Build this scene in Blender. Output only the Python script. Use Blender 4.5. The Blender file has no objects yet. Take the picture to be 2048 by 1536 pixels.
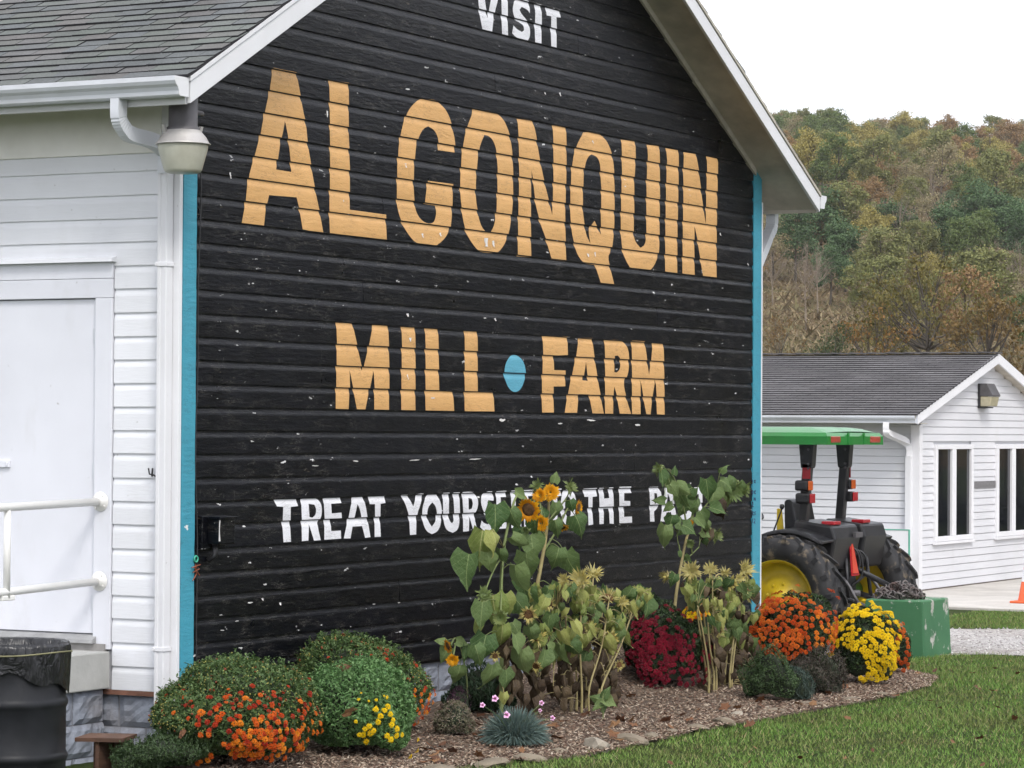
import bpy, bmesh, math, random
import numpy as np
from mathutils import Vector, Matrix, geometry
random.seed(7); rng = np.random.default_rng(7)
SC = bpy.context.scene
COL = SC.collection
R_ = math.radians

# ---------------------------------------------------------------- camera
CAM_F = 6071.71                      # focal length in photograph pixels (2048 wide)
YAW, PITCH, ROLL = 1.0783923, 0.0153827, 0.0060674
CAM = np.array([-15.041054, -10.332645, 1.99987])
def _axes():
    F = np.array([math.sin(YAW)*math.cos(PITCH), math.cos(YAW)*math.cos(PITCH), math.sin(PITCH)])
    Rt = np.array([math.cos(YAW), -math.sin(YAW), 0.0]); U = np.cross(Rt, F)
    c, s = math.cos(ROLL), math.sin(ROLL)
    return c*Rt+s*U, -s*Rt+c*U, F
AX_R, AX_U, AX_F = _axes()
cam = bpy.data.cameras.new('camera'); cam_o = bpy.data.objects.new('camera', cam); COL.objects.link(cam_o)
cam.sensor_width = 36.0; cam.lens = CAM_F/2048*36.0; cam.clip_start = 0.1; cam.clip_end = 6000
cam_o.matrix_world = Matrix(((AX_R[0], AX_U[0], -AX_F[0], CAM[0]), (AX_R[1], AX_U[1], -AX_F[1], CAM[1]), (AX_R[2], AX_U[2], -AX_F[2], CAM[2]), (0, 0, 0, 1)))
SC.camera = cam_o

# ---------------------------------------------------------------- sky, sun, exposure
SUN_EL, SUN_AZ = R_(48), R_(222)      # azimuth measured from +y clockwise: soft light from behind the camera's right shoulder
world = bpy.data.worlds.new('World'); SC.world = world; world.use_nodes = True
wn = world.node_tree; wn.nodes.clear()
w_out = wn.nodes.new('ShaderNodeOutputWorld'); w_bg = wn.nodes.new('ShaderNodeBackground')
w_sky = wn.nodes.new('ShaderNodeTexSky'); w_sky.sky_type = 'NISHITA'; w_sky.sun_disc = False
w_sky.sun_elevation = SUN_EL; w_sky.sun_rotation = SUN_AZ; w_sky.dust_density = 4.0
w_mix = wn.nodes.new('ShaderNodeMix'); w_mix.data_type = 'RGBA'; w_mix.inputs[0].default_value = 0.86
w_mix.inputs[7].default_value = (12.9, 13.2, 14.3, 1)       # bright, even cloud deck over the clear sky
wn.links.new(w_sky.outputs[0], w_mix.inputs[6]); wn.links.new(w_mix.outputs[2], w_bg.inputs[0])
w_bg.inputs[1].default_value = 0.1
wn.links.new(w_bg.outputs[0], w_out.inputs[0])
sun = bpy.data.lights.new('sun', 'SUN'); sun.energy = 1.5; sun.angle = R_(16); sun.color = (1.0, 0.965, 0.91)
sun_o = bpy.data.objects.new('sun', sun); COL.objects.link(sun_o)
_sd = Vector((math.sin(SUN_AZ)*math.cos(SUN_EL), math.cos(SUN_AZ)*math.cos(SUN_EL), math.sin(SUN_EL)))
sun_o.rotation_euler = _sd.to_track_quat('Z', 'Y').to_euler(); sun_o.location = (0, -20, 30)
SC.view_settings.view_transform = 'Standard'; SC.view_settings.look = 'None'
SC.view_settings.exposure = 0.38; SC.view_settings.gamma = 1.0; SC.view_settings.use_curve_mapping = False
SC.render.engine = 'CYCLES'; SC.cycles.use_denoising = True; SC.cycles.adaptive_threshold = 0.03
SC.cycles.max_bounces = 5; SC.cycles.diffuse_bounces = 2; SC.cycles.glossy_bounces = 2; SC.cycles.transmission_bounces = 4
SC.cycles.transparent_max_bounces = 6; SC.cycles.volume_bounces = 0

# ---------------------------------------------------------------- pixel -> place helpers (photograph pixels)
def ray(px, py): return AX_F + AX_R*(px-1024)/CAM_F - AX_U*(py-768)/CAM_F
def onp(px, py, axis, val):
    d = ray(px, py); return CAM + d*((val-CAM[axis])/d[axis])
def onX(px, py, x): return onp(px, py, 0, x)
def onY(px, py, y): return onp(px, py, 1, y)
def onZ(px, py, z): return onp(px, py, 2, z)
def atD(px, py, d): return CAM + ray(px, py)*d

# ---------------------------------------------------------------- node helpers
class NT:
    def __init__(s, name):
        s.m = bpy.data.materials.new(name); s.m.use_nodes = True; s.t = s.m.node_tree
        s.b = s.t.nodes['Principled BSDF']; s.out = s.t.nodes['Material Output']
    def n(s, typ, props=None, **ins):
        nd = s.t.nodes.new(typ)
        for k, v in (props or {}).items(): setattr(nd, k, v)
        for k, v in ins.items(): s.set(nd, k, v)
        return nd
    def set(s, nd, k, v):
        key = int(k[1:]) if k[0] == 'i' and k[1:].isdigit() else k.replace('_', ' ')
        sock = nd.inputs[key]
        if hasattr(v, 'is_output') or isinstance(v, bpy.types.NodeSocket): s.t.links.new(v, sock)
        else: sock.default_value = v
    def p(s, **kw):
        for k, v in kw.items(): s.set(s.b, k, v)
        return s
    def coord(s, kind='Object', scale=(1, 1, 1), loc=(0, 0, 0)):
        tc = s.n('ShaderNodeTexCoord'); mp = s.n('ShaderNodeMapping', Scale=scale, Location=loc)
        s.t.links.new(tc.outputs[kind], mp.inputs[0]); return mp.outputs[0]
    def pos(s, scale=(1, 1, 1), loc=(0, 0, 0)):
        g = s.n('ShaderNodeNewGeometry'); mp = s.n('ShaderNodeMapping', Scale=scale, Location=loc)
        s.t.links.new(g.outputs['Position'], mp.inputs[0]); return mp.outputs[0]
    def noise(s, vec, scale=5.0, detail=4.0, rough=0.55, out='Fac', dist=0.0):
        nd = s.n('ShaderNodeTexNoise', Scale=scale, Detail=detail, Roughness=rough, Distortion=dist); s.t.links.new(vec, nd.inputs['Vector']); return nd.outputs[out]
    def ramp(s, fac, stops, interp='LINEAR'):
        nd = s.n('ShaderNodeValToRGB'); nd.color_ramp.interpolation = interp
        e = nd.color_ramp.elements
        while len(e) < len(stops): e.new(0.5)
        for el, (pp, c) in zip(e, stops):
            el.position = pp; el.color = c if isinstance(c, tuple) and len(c) == 4 else ((*c, 1) if isinstance(c, tuple) else (c, c, c, 1))
        s.t.links.new(fac, nd.inputs[0]); return nd.outputs[0]
    def mix(s, fac, a, b, blend='MIX'):
        nd = s.n('ShaderNodeMix', {'data_type': 'RGBA', 'blend_type': blend})
        for i, v in ((0, fac), (6, a), (7, b)):
            if isinstance(v, bpy.types.NodeSocket): s.t.links.new(v, nd.inputs[i])
            else: nd.inputs[i].default_value = v if i == 0 else (*v[:3], 1)
        return nd.outputs[2]
    def math(s, op, a, b=0.5, clamp=False):
        nd = s.n('ShaderNodeMath', {'operation': op, 'use_clamp': clamp})
        for i, v in ((0, a), (1, b)):
            if isinstance(v, bpy.types.NodeSocket): s.t.links.new(v, nd.inputs[i])
            else: nd.inputs[i].default_value = v
        return nd.outputs[0]
    def bump(s, h, strength=0.4, dist=0.01):
        nd = s.n('ShaderNodeBump', Strength=strength, Distance=dist); s.t.links.new(h, nd.inputs['Height'])
        s.t.links.new(nd.outputs[0], s.b.inputs['Normal']); return nd
    def rnd_obj(s): return s.n('ShaderNodeObjectInfo').outputs['Random']
    def rnd_isl(s): return s.n('ShaderNodeNewGeometry').outputs['Random Per Island']

def simple(name, col, rough=0.6, var=0.12, scale=6.0, bump=0.15, metal=0.0, spec=0.5, dirt=None, aniso=(1, 1, 1)):
    t = NT(name); v = t.pos(aniso)
    f = t.noise(v, scale, 5)
    dk = tuple(c*(1-var) for c in col); lt = tuple(min(1, c*(1+var)) for c in col)
    c = t.ramp(f, [(0.3, dk), (0.7, lt)])
    if dirt is not None:
        f2 = t.ramp(t.noise(v, scale*0.37, 6, 0.65), [(0.48, 0.0), (0.72, 1.0)])
        c = t.mix(t.math('MULTIPLY', f2, dirt[1]), c, dirt[0])
    t.p(Base_Color=c, Roughness=rough, Metallic=metal); t.set(t.b, 'Specular IOR Level', spec)
    if bump: t.bump(t.noise(v, scale*6, 3), bump, 0.004)
    return t.m

def leafmat(name, cols, rough=0.55, trans=0.25, by='island', spec=0.35, noise=0.0):
    """foliage / petal: colour varies leaf by leaf; light passes through thin leaves"""
    t = NT(name)
    f = t.rnd_isl() if by == 'island' else t.rnd_obj()
    n = len(cols)
    c = t.ramp(f, [((i+0.0)/max(1, n-1), cl) for i, cl in enumerate(cols)])
    if noise:
        c = t.mix(t.ramp(t.noise(t.coord('Object'), noise, 4), [(0.42, 0.0), (0.62, 0.5)]), c, tuple(x*0.45 for x in cols[0]))
    t.p(Base_Color=c, Roughness=rough); t.set(t.b, 'Specular IOR Level', spec)
    if trans:
        tr = t.n('ShaderNodeBsdfTranslucent'); t.t.links.new(c, tr.inputs[0])
        mx = t.n('ShaderNodeMixShader'); mx.inputs[0].default_value = trans
        t.t.links.new(t.b.outputs[0], mx.inputs[1]); t.t.links.new(tr.outputs[0], mx.inputs[2]); t.t.links.new(mx.outputs[0], t.out.inputs[0])
    return t.m

# ---------------------------------------------------------------- mesh helpers
def root_of(o):
    while o.parent is not None: o = o.parent
    return o
def tag(o, label=None, cat=None, group=None, kind=None):
    if label: o['label'] = label
    if cat: o['category'] = cat
    if group: o['group'] = group
    if kind: o['kind'] = kind
    return o
def thing(name, loc, label, cat, group=None):
    o = bpy.data.objects.new(name, None); COL.objects.link(o); o.location = Vector([float(c) for c in loc]); o.empty_display_size = 0.2
    return tag(o, label, cat, group)
def base_loc(parent):
    return np.array(root_of(parent).location) if parent is not None else np.zeros(3)
def link_mesh(name, me, parent=None, loc=None, rot=None, scale=None, mat=None):
    """a piece with its own transform; loc in world coordinates"""
    o = bpy.data.objects.new(name, me); COL.objects.link(o)
    if loc is not None: o.location = Vector([float(a) for a in np.asarray(loc, float)-base_loc(parent)])
    if rot is not None: o.rotation_euler = rot
    if scale is not None: o.scale = scale if hasattr(scale, '__len__') else (scale,)*3
    if parent is not None: o.parent = parent
    return o
class MB:
    def __init__(s): s.v = []; s.f = []
    def add(s, vs, fs):
        k = len(s.v); s.v += [tuple(float(c) for c in p) for p in vs]; s.f += [tuple(i+k for i in f) for f in fs]; return s
    def box(s, x0, x1, y0, y1, z0, z1):
        return s.add([(x0, y0, z0), (x1, y0, z0), (x1, y1, z0), (x0, y1, z0), (x0, y0, z1), (x1, y0, z1), (x1, y1, z1), (x0, y1, z1)],
                     [(0, 3, 2, 1), (4, 5, 6, 7), (0, 1, 5, 4), (1, 2, 6, 5), (2, 3, 7, 6), (3, 0, 4, 7)])
    def obox(s, c, ax, ay, az):
        c, ax, ay, az = [np.asarray(q, float) for q in (c, ax, ay, az)]
        vs = [c+sx*ax+sy*ay+sz*az for sz in (-1, 1) for sx, sy in ((-1, -1), (1, -1), (1, 1), (-1, 1))]
        return s.add(vs, [(0, 3, 2, 1), (4, 5, 6, 7), (0, 1, 5, 4), (1, 2, 6, 5), (2, 3, 7, 6), (3, 0, 4, 7)])
    def bar(s, a, b, w, h, up=(0, 0, 1)):
        a, b = np.asarray(a, float), np.asarray(b, float); d = b-a; L = np.linalg.norm(d); d = d/L
        sd = np.cross(d, up); sd /= np.linalg.norm(sd); u = np.cross(sd, d)
        return s.obox((a+b)/2, d*L/2, sd*w/2, u*h/2)
    def tube(s, pts, rad, n=8, caps=True):
        pts = [np.asarray(p, float) for p in pts]; m = len(pts)
        if not hasattr(rad, '__len__'): rad = [rad]*m
        ref = None; rings = []
        for i, p in enumerate(pts):
            d = pts[min(i+1, m-1)]-pts[max(i-1, 0)]; d = d/(np.linalg.norm(d)+1e-12)
            if ref is None: ref = np.array((0, 0, 1.0)) if abs(d[2]) < 0.9 else np.array((1.0, 0, 0))
            sd = np.cross(d, ref); sd /= np.linalg.norm(sd)+1e-12; u = np.cross(sd, d); ref = u
            rings.append([p+rad[i]*(math.cos(a)*sd+math.sin(a)*u) for a in [2*math.pi*j/n for j in range(n)]])
        vs = [q for r in rings for q in r]; fs = []
        for i in range(m-1):
            for j in range(n):
                a, b = i*n+j, i*n+(j+1) % n; fs.append((a, b, b+n, a+n))
        if caps: fs.append(tuple(range(n-1, -1, -1))); fs.append(tuple(range((m-1)*n, m*n)))
        return s.add(vs, fs)
    def lathe(s, prof, n, c, axis=(0, 0, 1), caps=False):
        """prof: list of (radius, height along axis)"""
        ax = np.asarray(axis, float); ax /= np.linalg.norm(ax)
        r = np.array((1.0, 0, 0)) if abs(ax[0]) < 0.9 else np.array((0, 1.0, 0))
        e1 = np.cross(ax, r); e1 /= np.linalg.norm(e1); e2 = np.cross(ax, e1); c = np.asarray(c, float)
        vs = [c+ax*h+rr*(math.cos(2*math.pi*j/n)*e1+math.sin(2*math.pi*j/n)*e2) for rr, h in prof for j in range(n)]
        fs = [(i*n+j, i*n+(j+1) % n, (i+1)*n+(j+1) % n, (i+1)*n+j) for i in range(len(prof)-1) for j in range(n)]
        if caps: fs.append(tuple(range(n-1, -1, -1))); fs.append(tuple(range((len(prof)-1)*n, len(prof)*n)))
        return s.add(vs, fs)
    def extr(s, poly, o, eu, ev, ew, caps=True):
        """extrude 2d polygon (u,v) along ew from origin o"""
        o, eu, ev, ew = [np.asarray(q, float) for q in (o, eu, ev, ew)]; n = len(poly)
        a = [o+eu*u+ev*v for u, v in poly]; b = [p+ew for p in a]
        fs = [(i, (i+1) % n, n+(i+1) % n, n+i) for i in range(n)]
        if caps: fs += [tuple(range(n-1, -1, -1)), tuple(range(n, 2*n))]
        return s.add(a+b, fs)
    def mesh(s, name, mat=None, smooth=False, off=(0, 0, 0), fix=True):
        me = bpy.data.meshes.new(name); off = np.asarray(off, float)
        me.from_pydata([tuple(np.asarray(p)-off) for p in s.v], [], s.f)
        if fix:
            bm = bmesh.new(); bm.from_mesh(me); bmesh.ops.recalc_face_normals(bm, faces=bm.faces); bm.to_mesh(me); bm.free()
        if smooth: me.polygons.foreach_set('use_smooth', [True]*len(me.polygons))
        if mat: me.materials.append(mat)
        me.update(); return me
    def build(s, name, mat, parent=None, smooth=False, bevel=0.0, auto=None, fix=True):
        me = s.mesh(name, mat, smooth, base_loc(parent), fix)
        o = bpy.data.objects.new(name, me); COL.objects.link(o)
        if parent is not None: o.parent = parent
        if bevel:
            b = o.modifiers.new('bevel', 'BEVEL'); b.width = bevel; b.segments = 2; b.limit_method = 'ANGLE'; b.angle_limit = R_(40)
        return o
def quads_mesh(name, V, mat, n=4, smooth=False):
    """V: (m, n, 3) array of separate n-gons"""
    m = len(V); me = bpy.data.meshes.new(name)
    me.vertices.add(m*n); me.vertices.foreach_set('co', np.ascontiguousarray(V, np.float32).ravel())
    me.loops.add(m*n); me.loops.foreach_set('vertex_index', np.arange(m*n, dtype=np.int32))
    me.polygons.add(m); me.polygons.foreach_set('loop_start', np.arange(0, m*n, n, dtype=np.int32)); me.polygons.foreach_set('loop_total', np.full(m, n, np.int32))
    if smooth: me.polygons.foreach_set('use_smooth', np.ones(m, bool))
    me.update(calc_edges=True)
    if mat: me.materials.append(mat)
    return me
def mesh_np(name, V, Fc, mat, smooth=False):
    """V (m,3), Fc (k,n) equal-sized faces"""
    me = bpy.data.meshes.new(name); V = np.ascontiguousarray(V, np.float32); Fc = np.ascontiguousarray(Fc, np.int32); k, n = Fc.shape
    me.vertices.add(len(V)); me.vertices.foreach_set('co', V.ravel()); me.loops.add(k*n); me.loops.foreach_set('vertex_index', Fc.ravel())
    me.polygons.add(k); me.polygons.foreach_set('loop_start', np.arange(0, k*n, n, dtype=np.int32)); me.polygons.foreach_set('loop_total', np.full(k, n, np.int32))
    if smooth: me.polygons.foreach_set('use_smooth', np.ones(k, bool))
    me.update(calc_edges=True)
    if mat: me.materials.append(mat)
    return me
def place(name, me, parent=None, loc=(0, 0, 0)):
    o = bpy.data.objects.new(name, me); COL.objects.link(o)
    if parent is not None: o.parent = parent
    o.location = loc; return o
def unit(v): return v/(np.linalg.norm(v, axis=-1, keepdims=True)+1e-12)
# ================================================================ materials of the setting and the barn
def m_black():
    t = NT('black_paint'); v = t.pos()
    vs = t.pos((1.0, 1.0, 5.5)); n1 = t.noise(v, 2.0, 4)
    base = t.ramp(n1, [(0.3, (0.0016, 0.0019, 0.0036)), (0.7, (0.0034, 0.0040, 0.0072))])
    base = t.mix(1.0, base, t.ramp(t.rnd_obj(), [(0.0, 0.62), (0.6, 1.0), (1.0, 1.0)]), 'MULTIPLY')
    # raised flakes and cracks of old paint: patches that follow the grain
    region = t.ramp(t.noise(t.pos((0.55, 0.55, 1.3), (3, 0, 1.7)), 1.5, 3), [(0.34, 0.12), (0.56, 1.0)])
    crk = t.noise(vs, 11.0, 6, 0.65, dist=0.6)
    line = t.ramp(crk, [(0.486, 0.0), (0.496, 1.0), (0.504, 1.0), (0.514, 0.0)])
    msk = t.ramp(t.noise(t.pos((1, 1, 3.0), (7, 0, 2)), 5.5, 5, 0.6), [(0.505, 0.0), (0.575, 1.0)])
    lines = t.math('MULTIPLY', t.math('MULTIPLY', line, msk), region)
    c = t.mix(t.math('MULTIPLY', lines, 0.42), base, (0.27, 0.25, 0.22))
    bare = t.ramp(t.noise(t.pos((1, 1, 4.2), (1.3, 0, 9)), 9.0, 5, 0.6), [(0.69, 0.0), (0.70, 1.0)])
    c = t.mix(t.math('MULTIPLY', bare, region), c, (0.09, 0.075, 0.06))
    chip = t.ramp(t.noise(t.pos((1, 1, 3.0), (11, 0, 4)), 7.5, 4, 0.6), [(0.69, 0.0), (0.70, 1.0)])
    c = t.mix(t.math('MULTIPLY', chip, region), c, (0.68, 0.67, 0.66))
    tick = t.ramp(t.noise(t.pos((5.0, 1, 0.9), (2, 0, 5)), 8.0, 3, 0.5), [(0.735, 0.0), (0.75, 1.0)])
    c = t.mix(t.math('MULTIPLY', tick, 0.5), c, (0.16, 0.15, 0.13))
    t.p(Base_Color=c, Roughness=t.ramp(n1, [(0.3, 0.27), (0.7, 0.40)])); t.set(t.b, 'Specular IOR Level', 0.22)
    h = t.math('ADD', t.math('MULTIPLY', t.noise(vs, 9, 5, 0.6), 0.9), t.math('MULTIPLY', crk, 0.6))
    t.bump(h, 0.55, 0.006); return t.m
def m_letter(name, col, under, chipc):
    t = NT(name); v = t.pos(); vs = t.pos((1, 1, 4.5), (2, 0, 1))
    base = t.ramp(t.noise(v, 4.0, 5), [(0.3, tuple(c*0.93 for c in col)), (0.7, tuple(min(1, c*1.05) for c in col))])
    crk = t.noise(vs, 10.0, 6, 0.62, dist=0.5)
    line = t.ramp(crk, [(0.484, 0.0), (0.495, 1.0), (0.505, 1.0), (0.516, 0.0)])
    msk = t.ramp(t.noise(t.pos((1, 1, 2.2), (3, 0, 8)), 5.0, 5), [(0.46, 0.0), (0.56, 1.0)])
    c = t.mix(t.math('MULTIPLY', t.math('MULTIPLY', line, msk), 0.6), base, under)
    chip = t.ramp(t.noise(t.pos((1.3, 1, 1.2), (5, 0, 3)), 8.0, 3, 0.5), [(0.765, 0.0), (0.772, 1.0)])
    c = t.mix(chip, c, chipc)
    t.p(Base_Color=c, Roughness=0.55)
    h = t.math('ADD', t.noise(vs, 9, 5), t.math('MULTIPLY', crk, 0.8)); t.bump(h, 0.5, 0.006); return t.m
def m_white(name='white_paint', col=(0.79, 0.80, 0.83), grain=(1, 1, 9), dirt=0.2):
    t = NT(name); v = t.pos(); g = t.pos(grain)
    c = t.ramp(t.noise(v, 1.6, 4), [(0.3, tuple(x*0.94 for x in col)), (0.7, tuple(min(1, x*1.03) for x in col))])
    c = t.mix(1.0, c, t.ramp(t.rnd_obj(), [(0.0, 0.93), (1.0, 1.0)]), 'MULTIPLY')
    grime = t.ramp(t.noise(t.pos((1, 1, 0.5), (4, 1, 2)), 3.0, 6, 0.65), [(0.55, 0.0), (0.8, 1.0)])
    c = t.mix(t.math('MULTIPLY', grime, dirt), c, (0.45, 0.43, 0.39))
    spk = t.ramp(t.noise(v, 38.0, 2, 0.5), [(0.755, 0.0), (0.775, 1.0)])
    c = t.mix(t.math('MULTIPLY', spk, 0.55), c, (0.25, 0.23, 0.20))
    t.p(Base_Color=c, Roughness=0.55); t.bump(t.noise(g, 9, 5, 0.6), 0.35, 0.004); return t.m
M = {}
M['black'] = m_black()
M['tan'] = m_letter('tan_letter_paint', (0.66, 0.375, 0.140), (0.22, 0.12, 0.05), (0.62, 0.60, 0.58))
M['wletter'] = m_letter('white_letter_paint', (0.74, 0.74, 0.77), (0.22, 0.21, 0.21), (0.2, 0.2, 0.2))
M['bletter'] = m_letter('blue_dot_paint', (0.10, 0.36, 0.48), (0.05, 0.15, 0.2), (0.1, 0.1, 0.1))
M['teal'] = m_letter('teal_trim_paint', (0.050, 0.30, 0.405), (0.03, 0.12, 0.16), (0.72, 0.74, 0.74))
M['white'] = m_white()
M['doorwhite'] = m_white('door_paint', (0.78, 0.79, 0.84), (1, 1, 0.3), 0.3)
M['asphalt'] = simple('asphalt_edge', (0.018, 0.017, 0.02), 0.95, 0.2, 20)
M['trim'] = m_white('trim_white', (0.78, 0.78, 0.80), (1, 1, 1), 0.12)
M['metalwhite'] = simple('gutter_enamel', (0.66, 0.68, 0.72), 0.35, 0.05, 3, 0.05, dirt=((0.4, 0.38, 0.35), 0.3))
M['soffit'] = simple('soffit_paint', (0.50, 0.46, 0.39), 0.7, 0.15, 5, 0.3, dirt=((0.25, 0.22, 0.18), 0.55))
M['cream'] = simple('cream_paint', (0.84, 0.83, 0.78), 0.6, 0.04, 4, 0.2, dirt=((0.5, 0.46, 0.38), 0.25))
M['greymetal'] = simple('grey_metal', (0.10, 0.095, 0.10), 0.5, 0.2, 6, 0.1, metal=0.2)
M['darkmetal'] = simple('dark_metal', (0.02, 0.02, 0.022), 0.45, 0.2, 8, 0.1)
M['concrete'] = simple('concrete', (0.42, 0.42, 0.40), 0.85, 0.12, 5, 0.4, dirt=((0.2, 0.19, 0.17), 0.4))
M['block'] = simple('painted_block', (0.27, 0.295, 0.35), 0.85, 0.2, 9, 0.9, dirt=((0.16, 0.13, 0.11), 0.5))
M['mortar'] = simple('mortar', (0.24, 0.24, 0.26), 0.9, 0.15, 12, 0.5)
M['wood'] = simple('weathered_wood', (0.10, 0.05, 0.03), 0.8, 0.3, 6, 0.6, aniso=(1, 1, 6), dirt=((0.05, 0.03, 0.02), 0.6))
def m_shingle(name, cols, ps=90, random='obj'):
    t = NT(name); f = t.rnd_obj() if random == 'obj' else t.rnd_isl()
    c = t.ramp(f, [(i/(len(cols)-1), cl) for i, cl in enumerate(cols)])
    sp = t.noise(t.pos(), ps, 2); c = t.mix(0.75, c, t.ramp(sp, [(0.3, 0.42), (0.7, 0.72)]), 'OVERLAY')
    st = t.ramp(t.noise(t.pos((1, 1, 1), (3, 3, 3)), 1.2, 4), [(0.4, 0.75), (0.65, 1.0)]); c = t.mix(1.0, c, st, 'MULTIPLY')
    t.p(Base_Color=c, Roughness=0.95); t.set(t.b, 'Specular IOR Level', 0.15); t.bump(sp, 0.4, 0.003); return t.m
M['shingle'] = m_shingle('green_grey_shingle', [(0.118, 0.124, 0.118), (0.134, 0.144, 0.136), (0.126, 0.139, 0.126), (0.139, 0.134, 0.130), (0.130, 0.139, 0.142), (0.112, 0.119, 0.118)])

# ================================================================ ground
def gz(x, y):
    d = ((x-12.2)/3.0)**2+((y-1.6)/2.2)**2
    return -0.12*math.exp(-d*d)
def lines(segs):
    out = []
    for a, b, st in segs: out += list(np.arange(a, b, st))
    return out+[segs[-1][1]]
gx = lines([(-3000, -60, 490), (-60, -16, 5.5), (-16, 30, 0.5), (30, 80, 5), (80, 3000, 365)])
gy = lines([(-3000, -40, 740), (-40, -12, 4), (-12, 12, 0.5), (12, 60, 4), (60, 3000, 490)])
V = [(x, y, gz(x, y)) for y in gy for x in gx]; nx = len(gx)
Fg = [(j*nx+i, j*nx+i+1, (j+1)*nx+i+1, (j+1)*nx+i) for j in range(len(gy)-1) for i in range(nx-1)]
def m_ground():
    t = NT('lawn_soil'); v = t.pos()
    a = t.ramp(t.noise(v, 3.0, 6, 0.6), [(0.3, (0.030, 0.048, 0.012)), (0.55, (0.050, 0.070, 0.020)), (0.75, (0.095, 0.085, 0.035))])
    b = t.ramp(t.noise(v, 40, 4), [(0.3, 0.5), (0.7, 1.0)])
    t.p(Base_Color=t.mix(1.0, a, b, 'MULTIPLY'), Roughness=0.95); t.set(t.b, 'Specular IOR Level', 0.1); t.bump(t.noise(v, 25, 4), 0.8, 0.03); return t.m
M['lawn'] = m_ground()
tag(MB().add(V, Fg).build('ground', M['lawn'], smooth=True, fix=False), kind='structure')

# ================================================================ the barn
BW = 8.64; EXP = 0.142; ZB0 = 2.13-12*EXP           # board exposure and bottom of the lowest board
SLOPE = 0.533; RIDGE = BW/2; OVY = 0.35
def zb(x):                                            # underside of the rake boards
    return 3.887+SLOPE*(min(x, BW-x)+0.44)
barn = thing('barn', (0, 0, 0), 'barn with black gable painted with lettering, teal corner boards and white side wall', 'barn')
PROF = [(0.0, 0.0205), (0.004, 0.0215), (0.098, 0.0194), (0.108, 0.0176), (0.118, 0.0143), (0.130, 0.0117), (0.1425, 0.0108)]  # (height, stand-off): drop siding
def prof_at(h):
    for (h0, y0), (h1, y1) in zip(PROF, PROF[1:]):
        if h <= h1: return y0+(y1-y0)*(h-h0)/(h1-h0)
    return PROF[-1][1]
NB = 43
r2 = random.Random(3)
LAP = [ZB0+k*EXP+(r2.uniform(-0.0018, 0.0018)) for k in range(NB+1)]
def board(name, mat, k, a, b, plane, slant=None, parent=barn):
    """one siding board; plane 'y' = gable (runs along x), 'x' = side wall (runs along y)"""
    z0 = LAP[k] if k < len(LAP) else ZB0+k*EXP; z1 = LAP[k+1] if k+1 < len(LAP) else z0+EXP
    pr = [(h*(z1-z0)/0.1425, y) for h, y in PROF]
    # slightly wavy lower lip, as old boards are
    n = max(2, int(abs(b-a)/0.25)); rr = random.Random(k*31+int(a*100)); ph = [rr.uniform(0, 6.28) for _ in range(3)]
    mb = MB(); vs = []; m = len(pr)+2
    for i in range(n+1):
        s = a+(b-a)*i/n
        w = 0.0009*math.sin(s*2.1+ph[0])+0.0007*math.sin(s*5.3+ph[1])+0.0005*math.sin(s*11+ph[2])
        for q, (h, y) in enumerate(pr):
            z = z0+h+(w if q < 2 else 0)
            ss = s
            if slant: ss = min(max(s, slant[0](z)), slant[1](z))
            vs.append((ss, -y, z) if plane == 'y' else (-y, ss, z))
        for h in (pr[-1][0], 0.0):
            z = z0+h; ss = s
            if slant: ss = min(max(s, slant[0](z)), slant[1](z))
            vs.append((ss, 0.004, z) if plane == 'y' else (0.004, ss, z))
    fs = [(i*m+j, (i+1)*m+j, (i+1)*m+(j+1) % m, i*m+(j+1) % m) for i in range(n) for j in range(m)]
    fs += [tuple(range(m-1, -1, -1)), tuple(range(n*m, n*m+m))]
    return mb.add(vs, fs).build(name, mat, parent)
# wall bodies behind the boards
MB().extr([(0.01, 0.41), (BW-0.01, 0.41), (BW-0.01, 4.0), (RIDGE, zb(RIDGE)-0.02), (0.01, 4.0)], (0, 0.005, 0), (1, 0, 0), (0, 0, 1), (0, 0.12, 0)).build('gable_wall', M['black'], barn)
MB().box(0.005, 0.13, 0.126, 12, 0.41, 4.02).build('side_wall', M['white'], barn)
MB().box(BW-0.13, BW-0.005, 0.126, 12, -0.1, 4.02).build('side_wall', M['white'], barn)
MB().box(0.13, BW-0.13, 11.88, 12, 0.05, 4.0).build('rear_wall', M['white'], barn)
# gable boards
xl = lambda z: max(0.146, (z-3.887)/SLOPE-0.44-0.02)
xr = lambda z: min(8.468, BW-((z-3.887)/SLOPE-0.44-0.02))
JO = {13: [5.9], 6: [3.4], 17: [2.1, 6.6], 21: [2.35], 24: [4.8], 28: [3.9], 9: [6.2], 3: [2.6, 5.6], 31: [5.2]}
for k in range(NB):
    zz = LAP[k]
    a, b = xl(zz), xr(zz)
    if b-a < 0.1: continue
    cuts = [a]+[c for c in JO.get(k, []) if a < c < b]+[b]
    for c0, c1 in zip(cuts, cuts[1:]):
        board('siding_board', M['black'], k, c0+(0.0015 if c0 > a else 0), c1-(0.0015 if c1 < b else 0), 'y', (xl, xr))
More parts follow.
